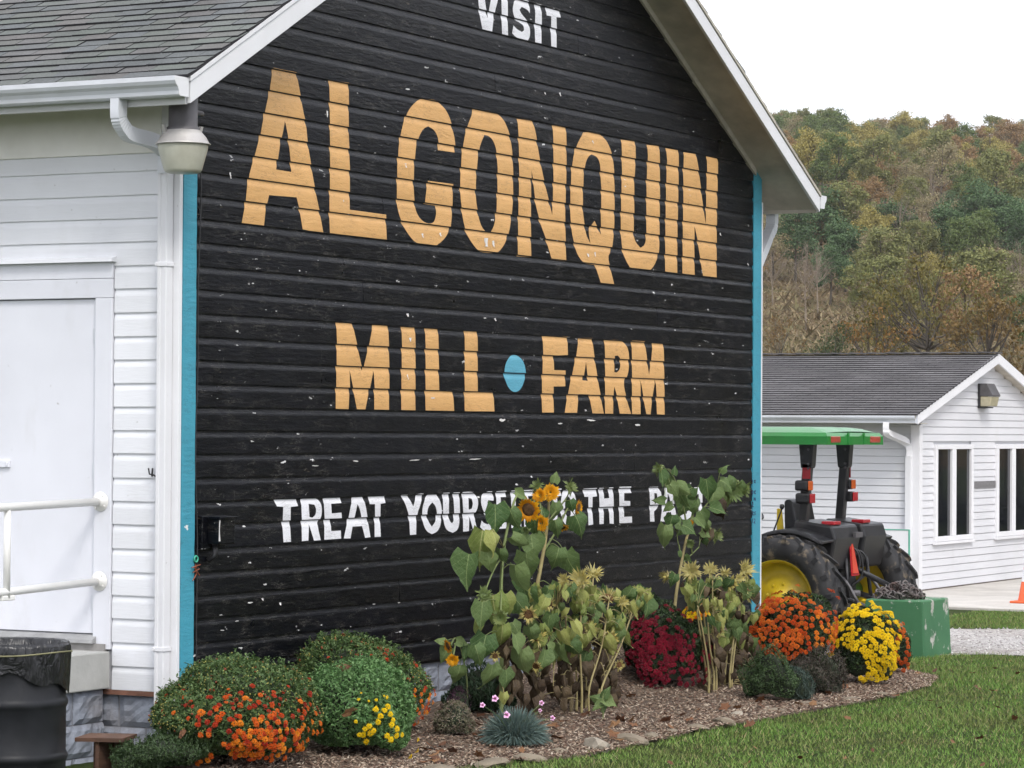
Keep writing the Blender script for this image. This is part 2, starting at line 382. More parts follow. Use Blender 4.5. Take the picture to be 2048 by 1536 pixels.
# teal corner boards with a worn edge
def corner_board(x0, x1):
    mb = MB(); vs = []; fs = []; n = 60; rr = random.Random(int(x0*10))
    for i in range(n+1):
        z = 0.33+(zb(x0)+0.02-0.33)*i/n; e = rr.uniform(-0.0025, 0.0025)
        for (x, y) in ((x0, 0.0), (x0, -0.027), (x1+e, -0.027), (x1+e, 0.0)): vs.append((x, y, z))
    for i in range(n):
        for j in range(4): fs.append((i*4+j, (i+1)*4+j, (i+1)*4+(j+1) % 4, i*4+(j+1) % 4))
    fs += [(3, 2, 1, 0), (n*4, n*4+1, n*4+2, n*4+3)]
    return mb.add(vs, fs).build('corner_board', M['teal'], barn)
corner_board(0.006, 0.144); corner_board(8.472, 8.634)
MB().box(-0.030, 0.004, -0.022, 0.112, 0.33, 3.95).build('corner_board', M['trim'], barn, bevel=0.003)
MB().box(BW-0.004, BW+0.03, -0.024, 0.112, 0.33, 3.95).build('corner_board', M['trim'], barn, bevel=0.003)

# ---- side wall boards, door and casings
DY0, DY1 = 0.588, 1.50; DZ0, DZ1 = 0.752, 2.787; CY = 0.461; CZ = 3.018
for k in range(23):
    z = LAP[k]
    if z > 3.62: break
    if z+EXP*0.9 < CZ+0.02:
        if z+0.02 < 0.62:
            board('siding_board', M['white'], k, 0.113, CY-0.008, 'x')
        else: board('siding_board', M['white'], k, 0.113, CY-0.006, 'x')
        board('siding_board', M['white'], k, DY1+0.13, 6.0, 'x')
    else: board('siding_board', M['white'], k, 0.113, 6.0, 'x')
MB().box(-0.034, 0.004, 0.113, 12, 3.655, 3.96).build('frieze_board', M['cream'], barn, bevel=0.004)
MB().box(-0.034, 0.004, CY, DY0, 0.665, DZ1).build('door_casing', M['doorwhite'], barn, bevel=0.004)
MB().box(-0.034, 0.004, DY1, DY1+0.127, 0.665, DZ1).build('door_casing', M['doorwhite'], barn, bevel=0.004)
MB().box(-0.033, 0.004, CY, DY1+0.127, DZ1+0.002, 2.905).build('head_casing', M['doorwhite'], barn, bevel=0.003)
MB().box(-0.0335, 0.004, CY, DY1+0.127, 2.907, CZ-0.012).build('head_casing', M['doorwhite'], barn, bevel=0.003)
MB().extr([(-0.075, CZ-0.012), (0.0, CZ-0.012), (0.0, CZ+0.03), (-0.07, CZ+0.008)], (0, CY-0.02, 0), (1, 0, 0), (0, 0, 1), (0, DY1+0.15-CY+0.02, 0)).build('drip_cap', M['white'], barn)
door = MB().box(-0.008, 0.03, DY0+0.004, DY1-0.004, DZ0+0.004, DZ1-0.004).build('door', M['doorwhite'], barn, bevel=0.003)
MB().box(-0.004, 0.002, DY0+0.0, DY1, DZ0, DZ1).build('door_stop', M['darkmetal'], barn)
for py in (672, 940, 1205):
    z = onX(195, py, 0)[2]
    MB().tube([(-0.022, DY0+0.004, z-0.048), (-0.022, DY0+0.004, z+0.048)], 0.0075, 8).box(-0.013, -0.009, DY0+0.01, DY0+0.03, z-0.045, z+0.045).build('hinge', M['metalwhite'], door)
MB().box(-0.026, -0.009, 1.235, 1.50, 1.755, 1.80).box(-0.034, -0.026, 1.243, 1.257, 1.765, 1.79).build('latch_bar', M['doorwhite'], door, bevel=0.003)
MB().extr([(-0.075, 0.700), (-0.02, 0.700), (0.01, 0.748), (-0.02, 0.748), (-0.07, 0.722)], (0, CY+0.10, 0), (1, 0, 0), (0, 0, 1), (0, 1.3, 0)).build('threshold', simple('sill_metal', (0.30, 0.30, 0.30), 0.6, 0.2, 8, 0.2), barn)
MB().box(-0.05, 0.0, CY+0.03, 1.9, 0.655, 0.698).build('sill_board', simple('grey_sill', (0.24, 0.23, 0.22), 0.85, 0.3, 9, 0.5), barn)
MB().box(-0.02, 0.003, 0.113, 6, 0.395, 0.424).build('sill_plate', simple('rusty_sill', (0.19, 0.09, 0.06), 0.9, 0.35, 12, 0.6), barn)
# ---- painted lettering: a film of paint following the boards
def chaikin(pts, lim=48):
    n = len(pts); out = []
    for i in range(n):
        p0, p1, p2 = [np.array(pts[(i+d) % n], float) for d in (-1, 0, 1)]
        a, b = p1-p0, p2-p1
        ang = math.degrees(math.acos(max(-1, min(1, float(a@b)/(np.linalg.norm(a)*np.linalg.norm(b)+1e-9)))))
        if ang > lim or ang < 6: out.append(tuple(p1))
        else: out += [tuple(p1-a*0.25), tuple(p1+b*0.25)]
    return out
CROP = {1: (470, 120, 4.0406), 2: (780, 180, 4.519), 3: (1020, 220, 4.265), 4: (1220, 260, 4.9565), 5: (650, 630, 4.876), 6: (1060, 660, 7.062), 7: (540, 960, 4.452), 8: (970, 950, 4.452), 9: (940, 0, 10.24)}
def paint(name, crop, outer, holes=(), mat='tan', smooth=True):
    ox, oy, s = CROP[crop]
    def w(pts):
        if smooth: pts = chaikin(chaikin(pts))
        res = []
        for x, y in pts:
            p = onY(ox+x/s, oy+y/s, -0.021); res.append((float(p[0]), float(p[2])))
        return res
    loops = [w(outer)]+[w(h) for h in holes]
    flat = [p for l in loops for p in l]
    tris = geometry.tessellate_polygon([[Vector((x, z, 0)) for x, z in l] for l in loops])
    bm = bmesh.new(); vv = [bm.verts.new((x, 0, z)) for x, z in flat]
    for t in tris:
        try: bm.faces.new([vv[i] for i in t])
        except ValueError: pass
    zs = [p[1] for p in flat]; z0, z1 = min(zs), max(zs)
    for k in range(NB):
        L0 = LAP[k]; hgt = LAP[k+1]-LAP[k]
        for h in (0.0, 0.0035, 0.004, 0.098, 0.103, 0.108, 0.113, 0.118, 0.124, 0.130, 0.1395):
            zc = L0+h*hgt/0.1425
            if z0 < zc < z1:
                bmesh.ops.bisect_plane(bm, geom=bm.verts[:]+bm.edges[:]+bm.faces[:], plane_co=(0, 0, zc), plane_no=(0, 0, 1), dist=1e-6)
    dead = []
    for f in bm.faces:
        z = f.calc_center_median().z
        k = max(i for i in range(NB+1) if LAP[i] <= z+1e-9); h = (z-LAP[k])*0.1425/(LAP[min(k+1, NB)]-LAP[k])
        if h < 0.0034 or h > 0.1396: dead.append(f)
    bmesh.ops.delete(bm, geom=dead, context='FACES')
    for v in bm.verts:
        k = max(i for i in range(NB+1) if LAP[i] <= v.co.z+1e-7)
        h = (v.co.z-LAP[k])*0.1425/(LAP[min(k+1, NB)]-LAP[k]); v.co.y = -prof_at(h)-0.0014
    bmesh.ops.recalc_face_normals(bm, faces=bm.faces)
    me = bpy.data.meshes.new(name); bm.to_mesh(me); bm.free(); me.materials.append(M[mat]); me.polygons.foreach_set('use_smooth', [True]*len(me.polygons))
    return place(name, me, barn)
LT = 'painted_letter'
paint(LT, 1, [(310,62),(497,100),(553,425),(575,520),(585,655),(640,1010),(655,1085),(690,1260),(712,1395),(640,1388),(545,1368),(525,1230),(497,1110),(275,1092),(250,1190),(232,1342),(52,1318),(80,1180),(105,960),(150,800),(200,620),(240,420),(275,270),(303,90)], [[(405,490),(425,600),(440,720),(455,905),(332,885),(370,650),(385,590)]])
paint(LT, 1, [(762,160),(920,185),(918,560),(928,900),(926,1210),(1220,1250),(1225,1457),(1000,1425),(765,1403),(762,1200),(768,900),(766,500)])
paint(LT, 2, [(305,78),(380,85),(445,105),(500,170),(540,250),(560,330),(580,420),(590,500),(583,565),(432,543),(440,480),(428,415),(400,360),(345,328),(300,350),(265,410),(240,480),(225,600),(218,700),(212,850),(220,1010),(232,1090),(265,1160),(315,1200),(365,1210),(400,1190),(418,1120),(415,1045),(312,1028),(330,900),(340,820),(570,850),(565,1000),(555,1200),(535,1275),(490,1350),(410,1412),(345,1400),(330,1395),(240,1388),(190,1340),(130,1250),(95,1170),(68,1080),(60,980),(65,700),(80,480),(110,330),(150,210),(205,130),(270,85)])
paint(LT, 2, [(755,170),(880,188),(990,215),(1035,280),(1075,380),(1100,500),(1112,700),(1112,1000),(1090,1220),(1050,1370),(1000,1445),(960,1475),(870,1470),(795,1455),(740,1385),(685,1290),(655,1150),(640,1000),(632,860),(640,700),(650,550),(675,420),(700,320),(735,235)], [[(855,405),(900,415),(940,470),(962,550),(972,700),(970,900),(962,1080),(945,1220),(905,1288),(860,1280),(825,1235),(800,1150),(780,1020),(772,900),(785,700),(800,560),(820,480)]])
paint(LT, 3, [(65,75),(195,88),(220,200),(250,400),(290,600),(330,770),(360,895),(370,600),(370,300),(365,130),(480,140),(482,500),(470,900),(478,1290),(355,1275),(305,1100),(250,940),(215,790),(203,660),(184,510),(180,660),(178,900),(180,1255),(65,1248),(70,900),(78,600),(75,300)])
paint(LT, 3, [(632,190),(700,185),(780,205),(830,270),(865,360),(885,450),(892,700),(890,950),(880,1130),(855,1220),(832,1255),(870,1410),(888,1490),(775,1480),(725,1320),(630,1308),(585,1255),(555,1180),(530,1060),(512,900),(515,700),(525,500),(545,370),(580,270)], [[(700,378),(740,395),(768,450),(772,560),(780,700),(775,900),(775,1065),(750,1010),(720,945),(665,1020),(685,1140),(650,1070),(632,960),(620,850),(622,700),(630,520),(650,430),(675,390)]])
paint(LT, 4, [(115,95),(252,110),(255,300),(240,500),(240,800),(232,1030),(250,1110),(300,1168),(345,1140),(360,1060),(360,800),(362,500),(375,250),(370,145),(492,158),(495,600),(490,1000),(488,1200),(465,1290),(420,1370),(385,1392),(200,1372),(155,1290),(120,1200),(105,1000),(110,700),(118,400)])
paint(LT, 4, [(558,178),(682,200),(678,600),(668,1000),(665,1422),(545,1408),(548,1000),(555,600),(565,300)])
paint(LT, 4, [(735,218),(855,238),(880,400),(915,700),(948,935),(955,600),(962,400),(960,260),(1072,285),(1065,600),(1058,1000),(1055,1468),(922,1452),(890,1250),(865,1080),(838,950),(835,1200),(838,1442),(716,1430),(722,1000),(728,600),(725,400)])
paint(LT, 5, [(112,65),(268,75),(300,230),(365,545),(415,350),(470,95),(618,105),(622,300),(628,600),(622,930),(478,925),(482,700),(475,540),(435,720),(390,928),(310,925),(275,720),(240,530),(242,700),(228,920),(102,918),(110,600),(115,300)])
paint(LT, 5, [(748,112),(880,118),(882,500),(880,930),(742,930),(745,600),(750,300)])
paint(LT, 5, [(978,128),(1105,135),(1110,500),(1112,738),(1250,750),(1258,938),(978,935),(980,500)])
paint(LT, 5, [(1362,152),(1488,158),(1488,745),(1645,758),(1650,940),(1360,938),(1362,500)])
paint('painted_dot', 5, [(1852+105*math.cos(a)*(0.93 if math.sin(a) > 0.4 else 1), 570+182*math.sin(a)) for a in [2*math.pi*i/26 for i in range(26)]], mat='bletter')
paint(LT, 6, [(180,80),(530,90),(533,352),(335,362),(340,565),(500,572),(498,795),(332,798),(330,900),(335,1165),(168,1165),(165,900),(172,630),(185,350)])
paint(LT, 6, [(692,105),(880,115),(905,350),(945,620),(990,890),(1040,1180),(880,1178),(835,910),(690,905),(662,1168),(488,1168),(530,920),(590,640),(650,370)], [[(792,445),(805,600),(820,718),(745,710),(775,560)]])
paint(LT, 6, [(1055,130),(1290,140),(1350,190),(1390,280),(1400,400),(1395,560),(1370,660),(1320,740),(1345,900),(1385,1050),(1425,1185),(1265,1180),(1225,920),(1190,800),(1178,900),(1172,1185),(1058,1182),(1060,600)], [[(1195,365),(1240,362),(1270,395),(1280,480),(1265,560),(1225,600),(1190,595)]])
paint(LT, 6, [(1435,150),(1620,160),(1645,350),(1680,635),(1710,420),(1735,180),(1888,190),(1895,600),(1900,1195),(1790,1190),(1785,900),(1775,690),(1735,900),(1700,1195),(1640,1185),(1600,950),(1562,690),(1560,1190),(1438,1185),(1440,600)])
WL = 'wletter'
paint(LT, 7, [(42,175),(238,160),(250,232),(185,240),(180,400),(185,550),(118,555),(110,380),(118,240),(62,235)], mat=WL)
paint(LT, 7, [(278,165),(400,155),(445,180),(462,240),(460,310),(440,360),(420,390),(450,535),(390,540),(348,395),(340,540),(282,545),(282,350)], [[(345,212),(395,220),(412,260),(405,310),(375,335),(350,330)]], WL)
paint(LT, 7, [(478,158),(630,150),(638,205),(545,212),(548,298),(635,290),(638,340),(540,350),(545,455),(630,450),(632,522),(482,532),(485,350)], mat=WL)
paint(LT, 7, [(738,148),(828,143),(850,220),(868,340),(893,508),(845,515),(820,410),(735,415),(715,520),(655,520),(690,370),(715,250)], [[(780,215),(800,260),(812,330),(750,335)]], WL)
paint(LT, 7, [(880,143),(1025,135),(1028,205),(985,212),(980,350),(985,505),(930,508),(932,350),(935,215),(888,215)], mat=WL)
paint(LT, 7, [(1170,130),(1225,128),(1275,235),(1310,125),(1365,120),(1340,220),(1305,310),(1300,485),(1245,490),(1240,330),(1210,230)], mat=WL)
paint(LT, 7, [(1440,120),(1490,130),(1522,200),(1530,300),(1520,400),(1490,460),(1440,482),(1395,460),(1365,400),(1350,300),(1365,210),(1395,140)], [[(1445,200),(1475,230),(1487,300),(1475,370),(1440,415),(1410,370),(1395,300),(1410,235)]], WL)
paint(LT, 7, [(1540,115),(1597,112),(1590,300),(1600,370),(1620,385),(1638,365),(1638,250),(1632,112),(1688,110),(1690,300),(1685,400),(1665,450),(1625,470),(1575,450),(1550,400),(1540,300)], mat=WL)
paint(LT, 7, [(1712,108),(1800,102),(1845,140),(1855,200),(1845,260),(1815,310),(1845,450),(1810,455),(1775,320),(1770,455),(1718,460),(1720,300)], [[(1768,160),(1795,165),(1808,210),(1795,255),(1768,265)]], WL)
paint(LT, 7, [(1925,102),(1975,100),(1995,140),(1990,185),(1950,180),(1935,195),(1945,245),(1975,300),(1995,360),(1985,420),(1950,455),(1900,450),(1870,420),(1885,360),(1905,385),(1940,395),(1950,370),(1925,320),(1895,270),(1875,200),(1885,140)], mat=WL)
paint(LT, 8, [(100,145),(188,140),(190,195),(140,198),(140,280),(182,278),(183,325),(140,330),(140,425),(190,422),(190,475),(102,480)], mat=WL)
paint(LT, 8, [(232,140),(272,138),(274,415),(322,412),(322,468),(234,472)], mat=WL)
paint(LT, 8, [(345,135),(438,130),(438,185),(385,188),(385,270),(430,268),(430,315),(386,318),(388,462),(348,464)], mat=WL)
paint(LT, 8, [(560,125),(680,120),(682,185),(643,190),(645,438),(603,440),(602,192),(562,192)], mat=WL)
paint(LT, 8, [(740,118),(775,125),(803,175),(815,270),(805,370),(780,430),(745,455),(705,435),(680,370),(668,280),(680,190),(705,135)], [[(742,190),(765,220),(775,285),(765,355),(742,390),(720,355),(708,285),(720,220)]], WL)
paint(LT, 8, [(875,122),(995,115),(997,190),(958,195),(955,300),(962,440),(920,448),(918,300),(920,195),(885,195)], mat=WL)
paint(LT, 8, [(1015,115),(1057,115),(1060,210),(1105,205),(1100,112),(1142,110),(1145,250),(1145,435),(1108,432),(1105,300),(1060,300),(1055,435),(1018,438),(1018,250)], mat=WL)
paint(LT, 8, [(1195,105),(1300,102),(1305,160),(1240,162),(1238,230),(1292,232),(1292,280),(1240,285),(1238,372),(1308,370),(1308,425),(1195,430)], mat=WL)
paint(LT, 8, [(1465,105),(1540,102),(1570,150),(1572,220),(1545,290),(1505,325),(1508,415),(1468,415),(1468,250)], [[(1508,160),(1530,165),(1535,210),(1525,250),(1508,262)]], WL)
paint(LT, 8, [(1605,112),(1660,118),(1685,250),(1710,400),(1668,405),(1655,330),(1615,335),(1600,415),(1560,415),(1585,250)], [[(1630,170),(1645,210),(1650,260),(1615,262)]], WL)
paint(LT, 8, [(1790,108),(1835,112),(1845,165),(1815,170),(1795,165),(1785,185),(1800,225),(1830,270),(1842,325),(1832,375),(1800,400),(1755,395),(1735,365),(1745,330),(1770,345),(1795,345),(1800,325),(1785,285),(1755,245),(1745,190),(1755,135)], mat=WL)
paint(LT, 8, [(1868,110),(1965,106),(1966,165),(1935,170),(1935,280),(1938,392),(1902,394),(1902,280),(1902,170),(1870,172)], mat=WL)
paint(LT, 9, [(160,-160),(290,-140),(305,0),(330,200),(360,375),(380,230),(420,30),(450,-110),(590,-85),(560,50),(500,250),(450,645),(250,600),(180,200)], mat=WL)
paint(LT, 9, [(645,-70),(775,-50),(772,300),(775,735),(655,705),(645,350)], mat=WL)
paint(LT, 9, [(940,0),(1060,-15),(1190,15),(1225,100),(1225,275),(1180,200),(1060,140),(1015,200),(1040,270),(1160,415),(1215,510),(1235,650),(1215,780),(1175,835),(950,780),(860,680),(890,520),(960,600),(1060,655),(1105,620),(1100,520),(1030,460),(930,410),(885,300),(870,180),(900,50)], mat=WL)
paint(LT, 9, [(1330,70),(1455,95),(1470,300),(1460,890),(1330,865),(1325,500),(1335,300)], mat=WL)
paint(LT, 9, [(1555,145),(1845,205),(1860,360),(1770,350),(1775,600),(1770,985),(1660,965),(1655,600),(1665,335),(1570,315)], mat=WL)
# ---- curls and bare spots where paint has lifted (individual flakes that can be picked out)
def flake_mesh(seed):
    rr = random.Random(seed); vs = []; fs = []; n = 4
    for i in range(n+1):
        t = i/n; w = (0.9-0.5*t)*(0.8+0.4*rr.random())
        for s in (-1, 1): vs.append((s*w*0.5+rr.uniform(-.12, .12), -0.02-0.5*t*t, -t))
    fs = [(2*i, 2*i+1, 2*i+3, 2*i+2) for i in range(n)]
    return MB().add(vs, fs).mesh('paint_flake', None, False, fix=False)
M['flake'] = simple('bare_primer', (0.66, 0.64, 0.62), 0.8, 0.2, 30, 0.3)
FL = [flake_mesh(i) for i in range(6)]
def sliver_mesh(seed):
    rr = random.Random(seed+40); n = 16; vs = []
    for i in range(n):
        a = 2*math.pi*i/n; e = 0.35+0.65*rr.random(); vs.append((0.5*math.cos(a)*(0.75+0.25*rr.random()), -0.06*rr.random(), -0.5+0.5*math.sin(a)*e))
    return MB().add(vs+[(0.05, -0.05, -0.5)], [(i, (i+1) % n, n) for i in range(n)]).mesh('paint_flake', None, False, fix=False)
SL = [sliver_mesh(i) for i in range(5)]
for me in FL+SL: me.materials.append(M['flake'])
def wall_y(z):
    k = max(i for i in range(NB+1) if LAP[i] <= z+1e-7); return -prof_at((z-LAP[k])*0.1425/(LAP[min(k+1, NB)]-LAP[k]))
rf = random.Random(21)
FLK = [(972,487,16,22),(986,489,9,15),(812,332,8,10),(1252,370,11,22),(1380,388,8,18),(1176,512,9,9),(1190,510,6,12),(820,680,7,9),(815,755,4,12),(866,797,9,6),(1005,842,14,12),(1182,842,22,8),(1275,852,14,10),(1120,190,7,10),(1090,188,6,6),(950,919,26,5),(830,921,20,5),(712,923,10,6),(1120,848,12,5),(815,631,8,8),(970,637,6,5),(990,640,7,7),(630,932,12,4),(1185,285,6,8),(460,352,4,14),(655,230,5,16),(500,1206,9,6),(560,1208,6,6),(525,1199,5,5),(750,1209,6,5),(800,1206,5,4),(445,1261,6,4),(475,1243,6,5),(1455,962,8,4),(1470,970,9,4),(880,470,7,9),(845,472,7,10),(1440,470,5,9),(1495,530,4,7)]
for px, py, w, h in FLK:
    p = onY(px, py-h/2, -0.022); y = wall_y(p[2])-0.0022
    link_mesh('paint_flake', rf.choice(SL if w > h else FL), barn, (p[0], y, p[2]), (rf.uniform(-.05, .1), rf.uniform(-.25, .25) if h >= w else rf.uniform(-.04, .04), 0), (w/150*(0.7 if h >= w else 1.15), 0.014, h/330*(0.9 if h >= w else 0.75)))
# ---- roof
RT = 0.150
def slab(side):
    s = (lambda x: x) if side < 0 else (lambda x: BW-x)
    pts = [(-0.43, zb(-0.43)+0.02), (RIDGE, zb(RIDGE)+0.02), (RIDGE, zb(RIDGE)+RT), (-0.45, zb(-0.45)+RT)]
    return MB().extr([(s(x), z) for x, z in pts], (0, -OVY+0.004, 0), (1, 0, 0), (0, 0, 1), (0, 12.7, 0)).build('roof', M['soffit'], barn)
roofL = slab(-1); roofR = slab(1)
def rake(side):
    s = (lambda x: x) if side < 0 else (lambda x: BW-x)
    e = -0.44
    o1 = MB().extr([(s(x), z) for x, z in [(e, zb(e)), (RIDGE, zb(RIDGE)), (RIDGE, zb(RIDGE)+0.128), (e, zb(e)+0.128)]], (0, -OVY-0.024, 0), (1, 0, 0), (0, 0, 1), (0, 0.026, 0)).build('rake_board', M['trim'], barn, bevel=0.003)
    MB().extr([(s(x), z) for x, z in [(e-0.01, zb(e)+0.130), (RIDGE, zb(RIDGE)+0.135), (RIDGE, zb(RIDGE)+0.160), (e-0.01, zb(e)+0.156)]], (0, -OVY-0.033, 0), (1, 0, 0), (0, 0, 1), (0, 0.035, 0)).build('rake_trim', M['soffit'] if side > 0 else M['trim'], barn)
    # frieze strip under the soffit on the gable
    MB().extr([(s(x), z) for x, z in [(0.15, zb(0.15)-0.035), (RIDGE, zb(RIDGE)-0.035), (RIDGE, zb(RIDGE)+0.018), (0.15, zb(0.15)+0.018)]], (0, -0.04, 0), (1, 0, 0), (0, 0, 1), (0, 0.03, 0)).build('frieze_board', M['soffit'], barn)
rake(-1); rake(1)
for x in (-0.455, BW+0.43):                                   # eave fascia boards
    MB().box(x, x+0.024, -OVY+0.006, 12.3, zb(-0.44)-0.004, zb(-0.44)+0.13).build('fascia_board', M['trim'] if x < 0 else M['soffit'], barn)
# shingles of the slope in view, tab by tab
CS, SN = 1/math.hypot(1, SLOPE), SLOPE/math.hypot(1, SLOPE)
TABW, TABE = 0.236, 0.1035
rs = random.Random(5)
def tab_mesh(w):
    me = MB().obox((0, 0, 0), (0.105, 0, 0), (0, w/2-0.0026, 0), (0, 0, 0.0075)).mesh('shingle', M['shingle']); me.materials.append(M['asphalt'])
    for f in me.polygons:
        if f.normal.z < 0.5: f.material_index = 1          # cut edges of the tab: bare black asphalt
    return me
tabs = [tab_mesh(TABW), tab_mesh(TABW*0.97), tab_mesh(TABW*1.02)]
EX, EZ = -0.475, zb(-0.475)+RT
cnt = 0
for k in range(17):
    off = (k % 2)*TABW*0.5+rs.uniform(-0.02, 0.02)+(k % 3)*0.03
    y = -OVY-0.028-off
    i = 0
    while y < 2.2-0.02*k:
        w = TABW; y0, y1 = y, y+w
        c0 = max(y0, -OVY-0.03)
        if y1-c0 > 0.03:
            u = k*TABE+0.105
            x = EX+u*CS; z = EZ+u*SN+0.010
            o = link_mesh('shingle', rs.choice(tabs), roofL, (x-0.006*SN+rs.uniform(-.004, .004)*CS, (c0+y1)/2, z+0.006*CS), (rs.uniform(-0.006, 0.006), -math.atan(SLOPE)+0.085+rs.uniform(-.006, .006), 0), (1, (y1-c0)/w, rs.uniform(0.9, 1.5)))
            cnt += 1
        y += w
mb = MB()                                                      # the rest of the covering, beyond view, and the far slope's courses
for k in range(17, 52):
    u = k*TABE+0.105
    if u*CS+EX > RIDGE: break
    mb.obox((EX+u*CS, 6.0, EZ+u*SN+0.012), np.array((0.11*CS, 0, 0.11*SN-0.006)), (0, 6.4, 0), (-0.004*SN, 0, 0.004*CS))
for k in range(0, 52):
    u = k*TABE+0.105
    if u*CS+EX > RIDGE: break
    mb.obox((BW-(EX+u*CS), 5.985, EZ+u*SN+0.014), np.array((0.11*CS, 0, -(0.11*SN-0.007))), (0, 6.36+rs.uniform(-.01, .01), 0), (0.0045*SN, 0, 0.0045*CS))
mb.box(EX, RIDGE*0.3, 2.2, 12.3, EZ-0.2, EZ-0.19)
for k in range(17):
    u = k*TABE+0.105
    mb.obox((EX+u*CS, 7.3, EZ+u*SN+0.012), np.array((0.11*CS, 0, 0.11*SN-0.006)), (0, 5.1, 0), (-0.004*SN, 0, 0.004*CS))
tag(mb.build('shingle_courses', M['shingle'], roofL), kind='stuff')
# ---- gutters (K profile) and downspouts
GP = [(0, 0), (-0.085, 0), (-0.095, 0.008), (-0.098, 0.03), (-0.108, 0.05), (-0.128, 0.066), (-0.138, 0.085), (-0.138, 0.112), (-0.128, 0.112), (-0.128, 0.104), (-0.128, 0.09), (-0.12, 0.075), (-0.1, 0.058), (-0.09, 0.045), (-0.088, 0.012), (-0.004, 0.006), (-0.004, 0.118), (0, 0.118)]
GZ = zb(-0.44)+0.035
gl = MB().extr(GP, (-0.456, -OVY-0.018, GZ), (1, 0, 0), (0, 0, 1), (0, 12.5, 0), caps=False).build('gutter', M['metalwhite'], barn)
CAPP = [p for p in GP[:9]]+[(0, 0.112)]
MB().extr([(a*1.01, b) for a, b in CAPP], (-0.456, -OVY-0.0215, GZ-0.001), (1, 0, 0), (0, 0, 1), (0, 0.004, 0)).build('end_cap', M['trim'], gl)
gr = MB().extr([(-a, b) for a, b in GP], (BW+0.456, -OVY-0.018, GZ), (1, 0, 0), (0, 0, 1), (0, 12.5, 0), caps=False).build('gutter', M['metalwhite'], barn)
MB().extr([(-a*1.01, b) for a, b in CAPP], (BW+0.456, -OVY-0.0215, GZ-0.001), (1, 0, 0), (0, 0, 1), (0, 0.004, 0)).build('end_cap', M['trim'], gr)
def pipe_run(pts, w, d, ridges=()):
    """rectangular spout swept along pts; pleats where it bends"""
    mb = MB(); P = [np.asarray(p, float) for p in pts]; n = len(P); vs = []
    side = np.array((0, 1.0, 0)) if abs((P[-1]-P[0])[1]) < 0.01 else None
    for i, p in enumerate(P):
        t = unit(P[min(i+1, n-1)]-P[max(i-1, 0)])
        h = np.cross(t, pipe_run.nrm); h = unit(h); q = np.cross(h, t)
        k = 0.93 if i in ridges else 1.0
        for a, b in ((-1, -1), (1, -1), (1, 1), (-1, 1)): vs.append(p+h*a*w/2*k+q*b*d/2*k)
    fs = [(i*4+j, (i+1)*4+j, (i+1)*4+(j+1) % 4, i*4+(j+1) % 4) for i in range(n-1) for j in range(4)]
    return mb.add(vs, fs)
def arc(pts, n=7):
    """smooth polyline through control points (Catmull-Rom)"""
    P = [np.asarray(p, float) for p in pts]; P = [2*P[0]-P[1]]+P+[2*P[-1]-P[-2]]; out = []
    for i in range(1, len(P)-2):
        for k in range(n):
            t = k/n; a, b, c, d = P[i-1:i+3]
            out.append(0.5*((2*b)+(-a+c)*t+(2*a-5*b+4*c-d)*t*t+(-a+3*b-3*c+d)*t**3))
    return out+[P[-2]]
pipe_run.nrm = np.array((1.0, 0, 0))
g0 = np.array((-0.51, 0.085, GZ+0.005)); pw = np.array((-0.068, 0.055, 3.62)); pipe_run.nrm = np.array((0, 1.0, 0))
cpts = [g0, g0+(0, 0, -0.09), g0+(0.012, 0, -0.13), g0+(0.05, -0.003, -0.17), g0+(0.11, -0.008, -0.20), (-0.19, 0.06, 3.705), pw+(0, 0, 0.03), pw+(0, 0, -0.03), pw+(0, 0, -0.1)]
pp = arc(cpts, 6)
MB_ = pipe_run(pp, 0.085, 0.06, set(range(9, 22, 2)))
ds = MB_.build('downspout', M['metalwhite'], barn)
pipe_run.nrm = np.array((1.0, 0, 0))
zz = [3.40, 2.6, 1.8, 1.0, 0.36]
low = MB()
for dy in (0,):
    low.extr([(-0.03, -0.036), (-0.012, -0.036), (-0.008, -0.032), (0.008, -0.032), (0.012, -0.036), (0.03, -0.036), (0.035, -0.03), (0.035, 0.03), (0.03, 0.036), (-0.03, 0.036), (-0.035, 0.03), (-0.035, -0.03)], (-0.068, 0.055, 0.33), (0, 1, 0), (1, 0, 0), (0, 0, 3.24))
low.build('downspout_pipe', M['trim'], ds)
for z in (onX(330, 1298, -0.06)[2], 2.98):
    MB().box(-0.109, -0.031, 0.014, 0.096, z-0.013, z+0.013).tube([(-0.112, 0.09, z), (-0.106, 0.09, z)], 0.012, 8).build('strap', M['trim'], ds, bevel=0.002)
pipe_run.nrm = np.array((0, 1.0, 0))
h0 = np.array((BW+0.51, 0.10, GZ+0.004)); h1 = np.array((BW+0.075, 0.10, 3.33))
hp = arc([h0, h0+(0, 0, -0.10), h0+(-0.02, 0, -0.17), h0+(-0.09, 0, -0.235), h1+(0.10, 0, 0.10), h1+(0.02, 0, 0.03), h1+(0, 0, -0.06), h1+(0, 0, -0.2)], 6)
ds2 = pipe_run(hp, 0.075, 0.085, set(range(8, 20, 2))).build('downspout', M['metalwhite'], barn)
MB().box(BW+0.035, BW+0.10, 0.06, 0.14, 0.2, 3.2).build('downspout_pipe', M['trim'], ds2, bevel=0.004)
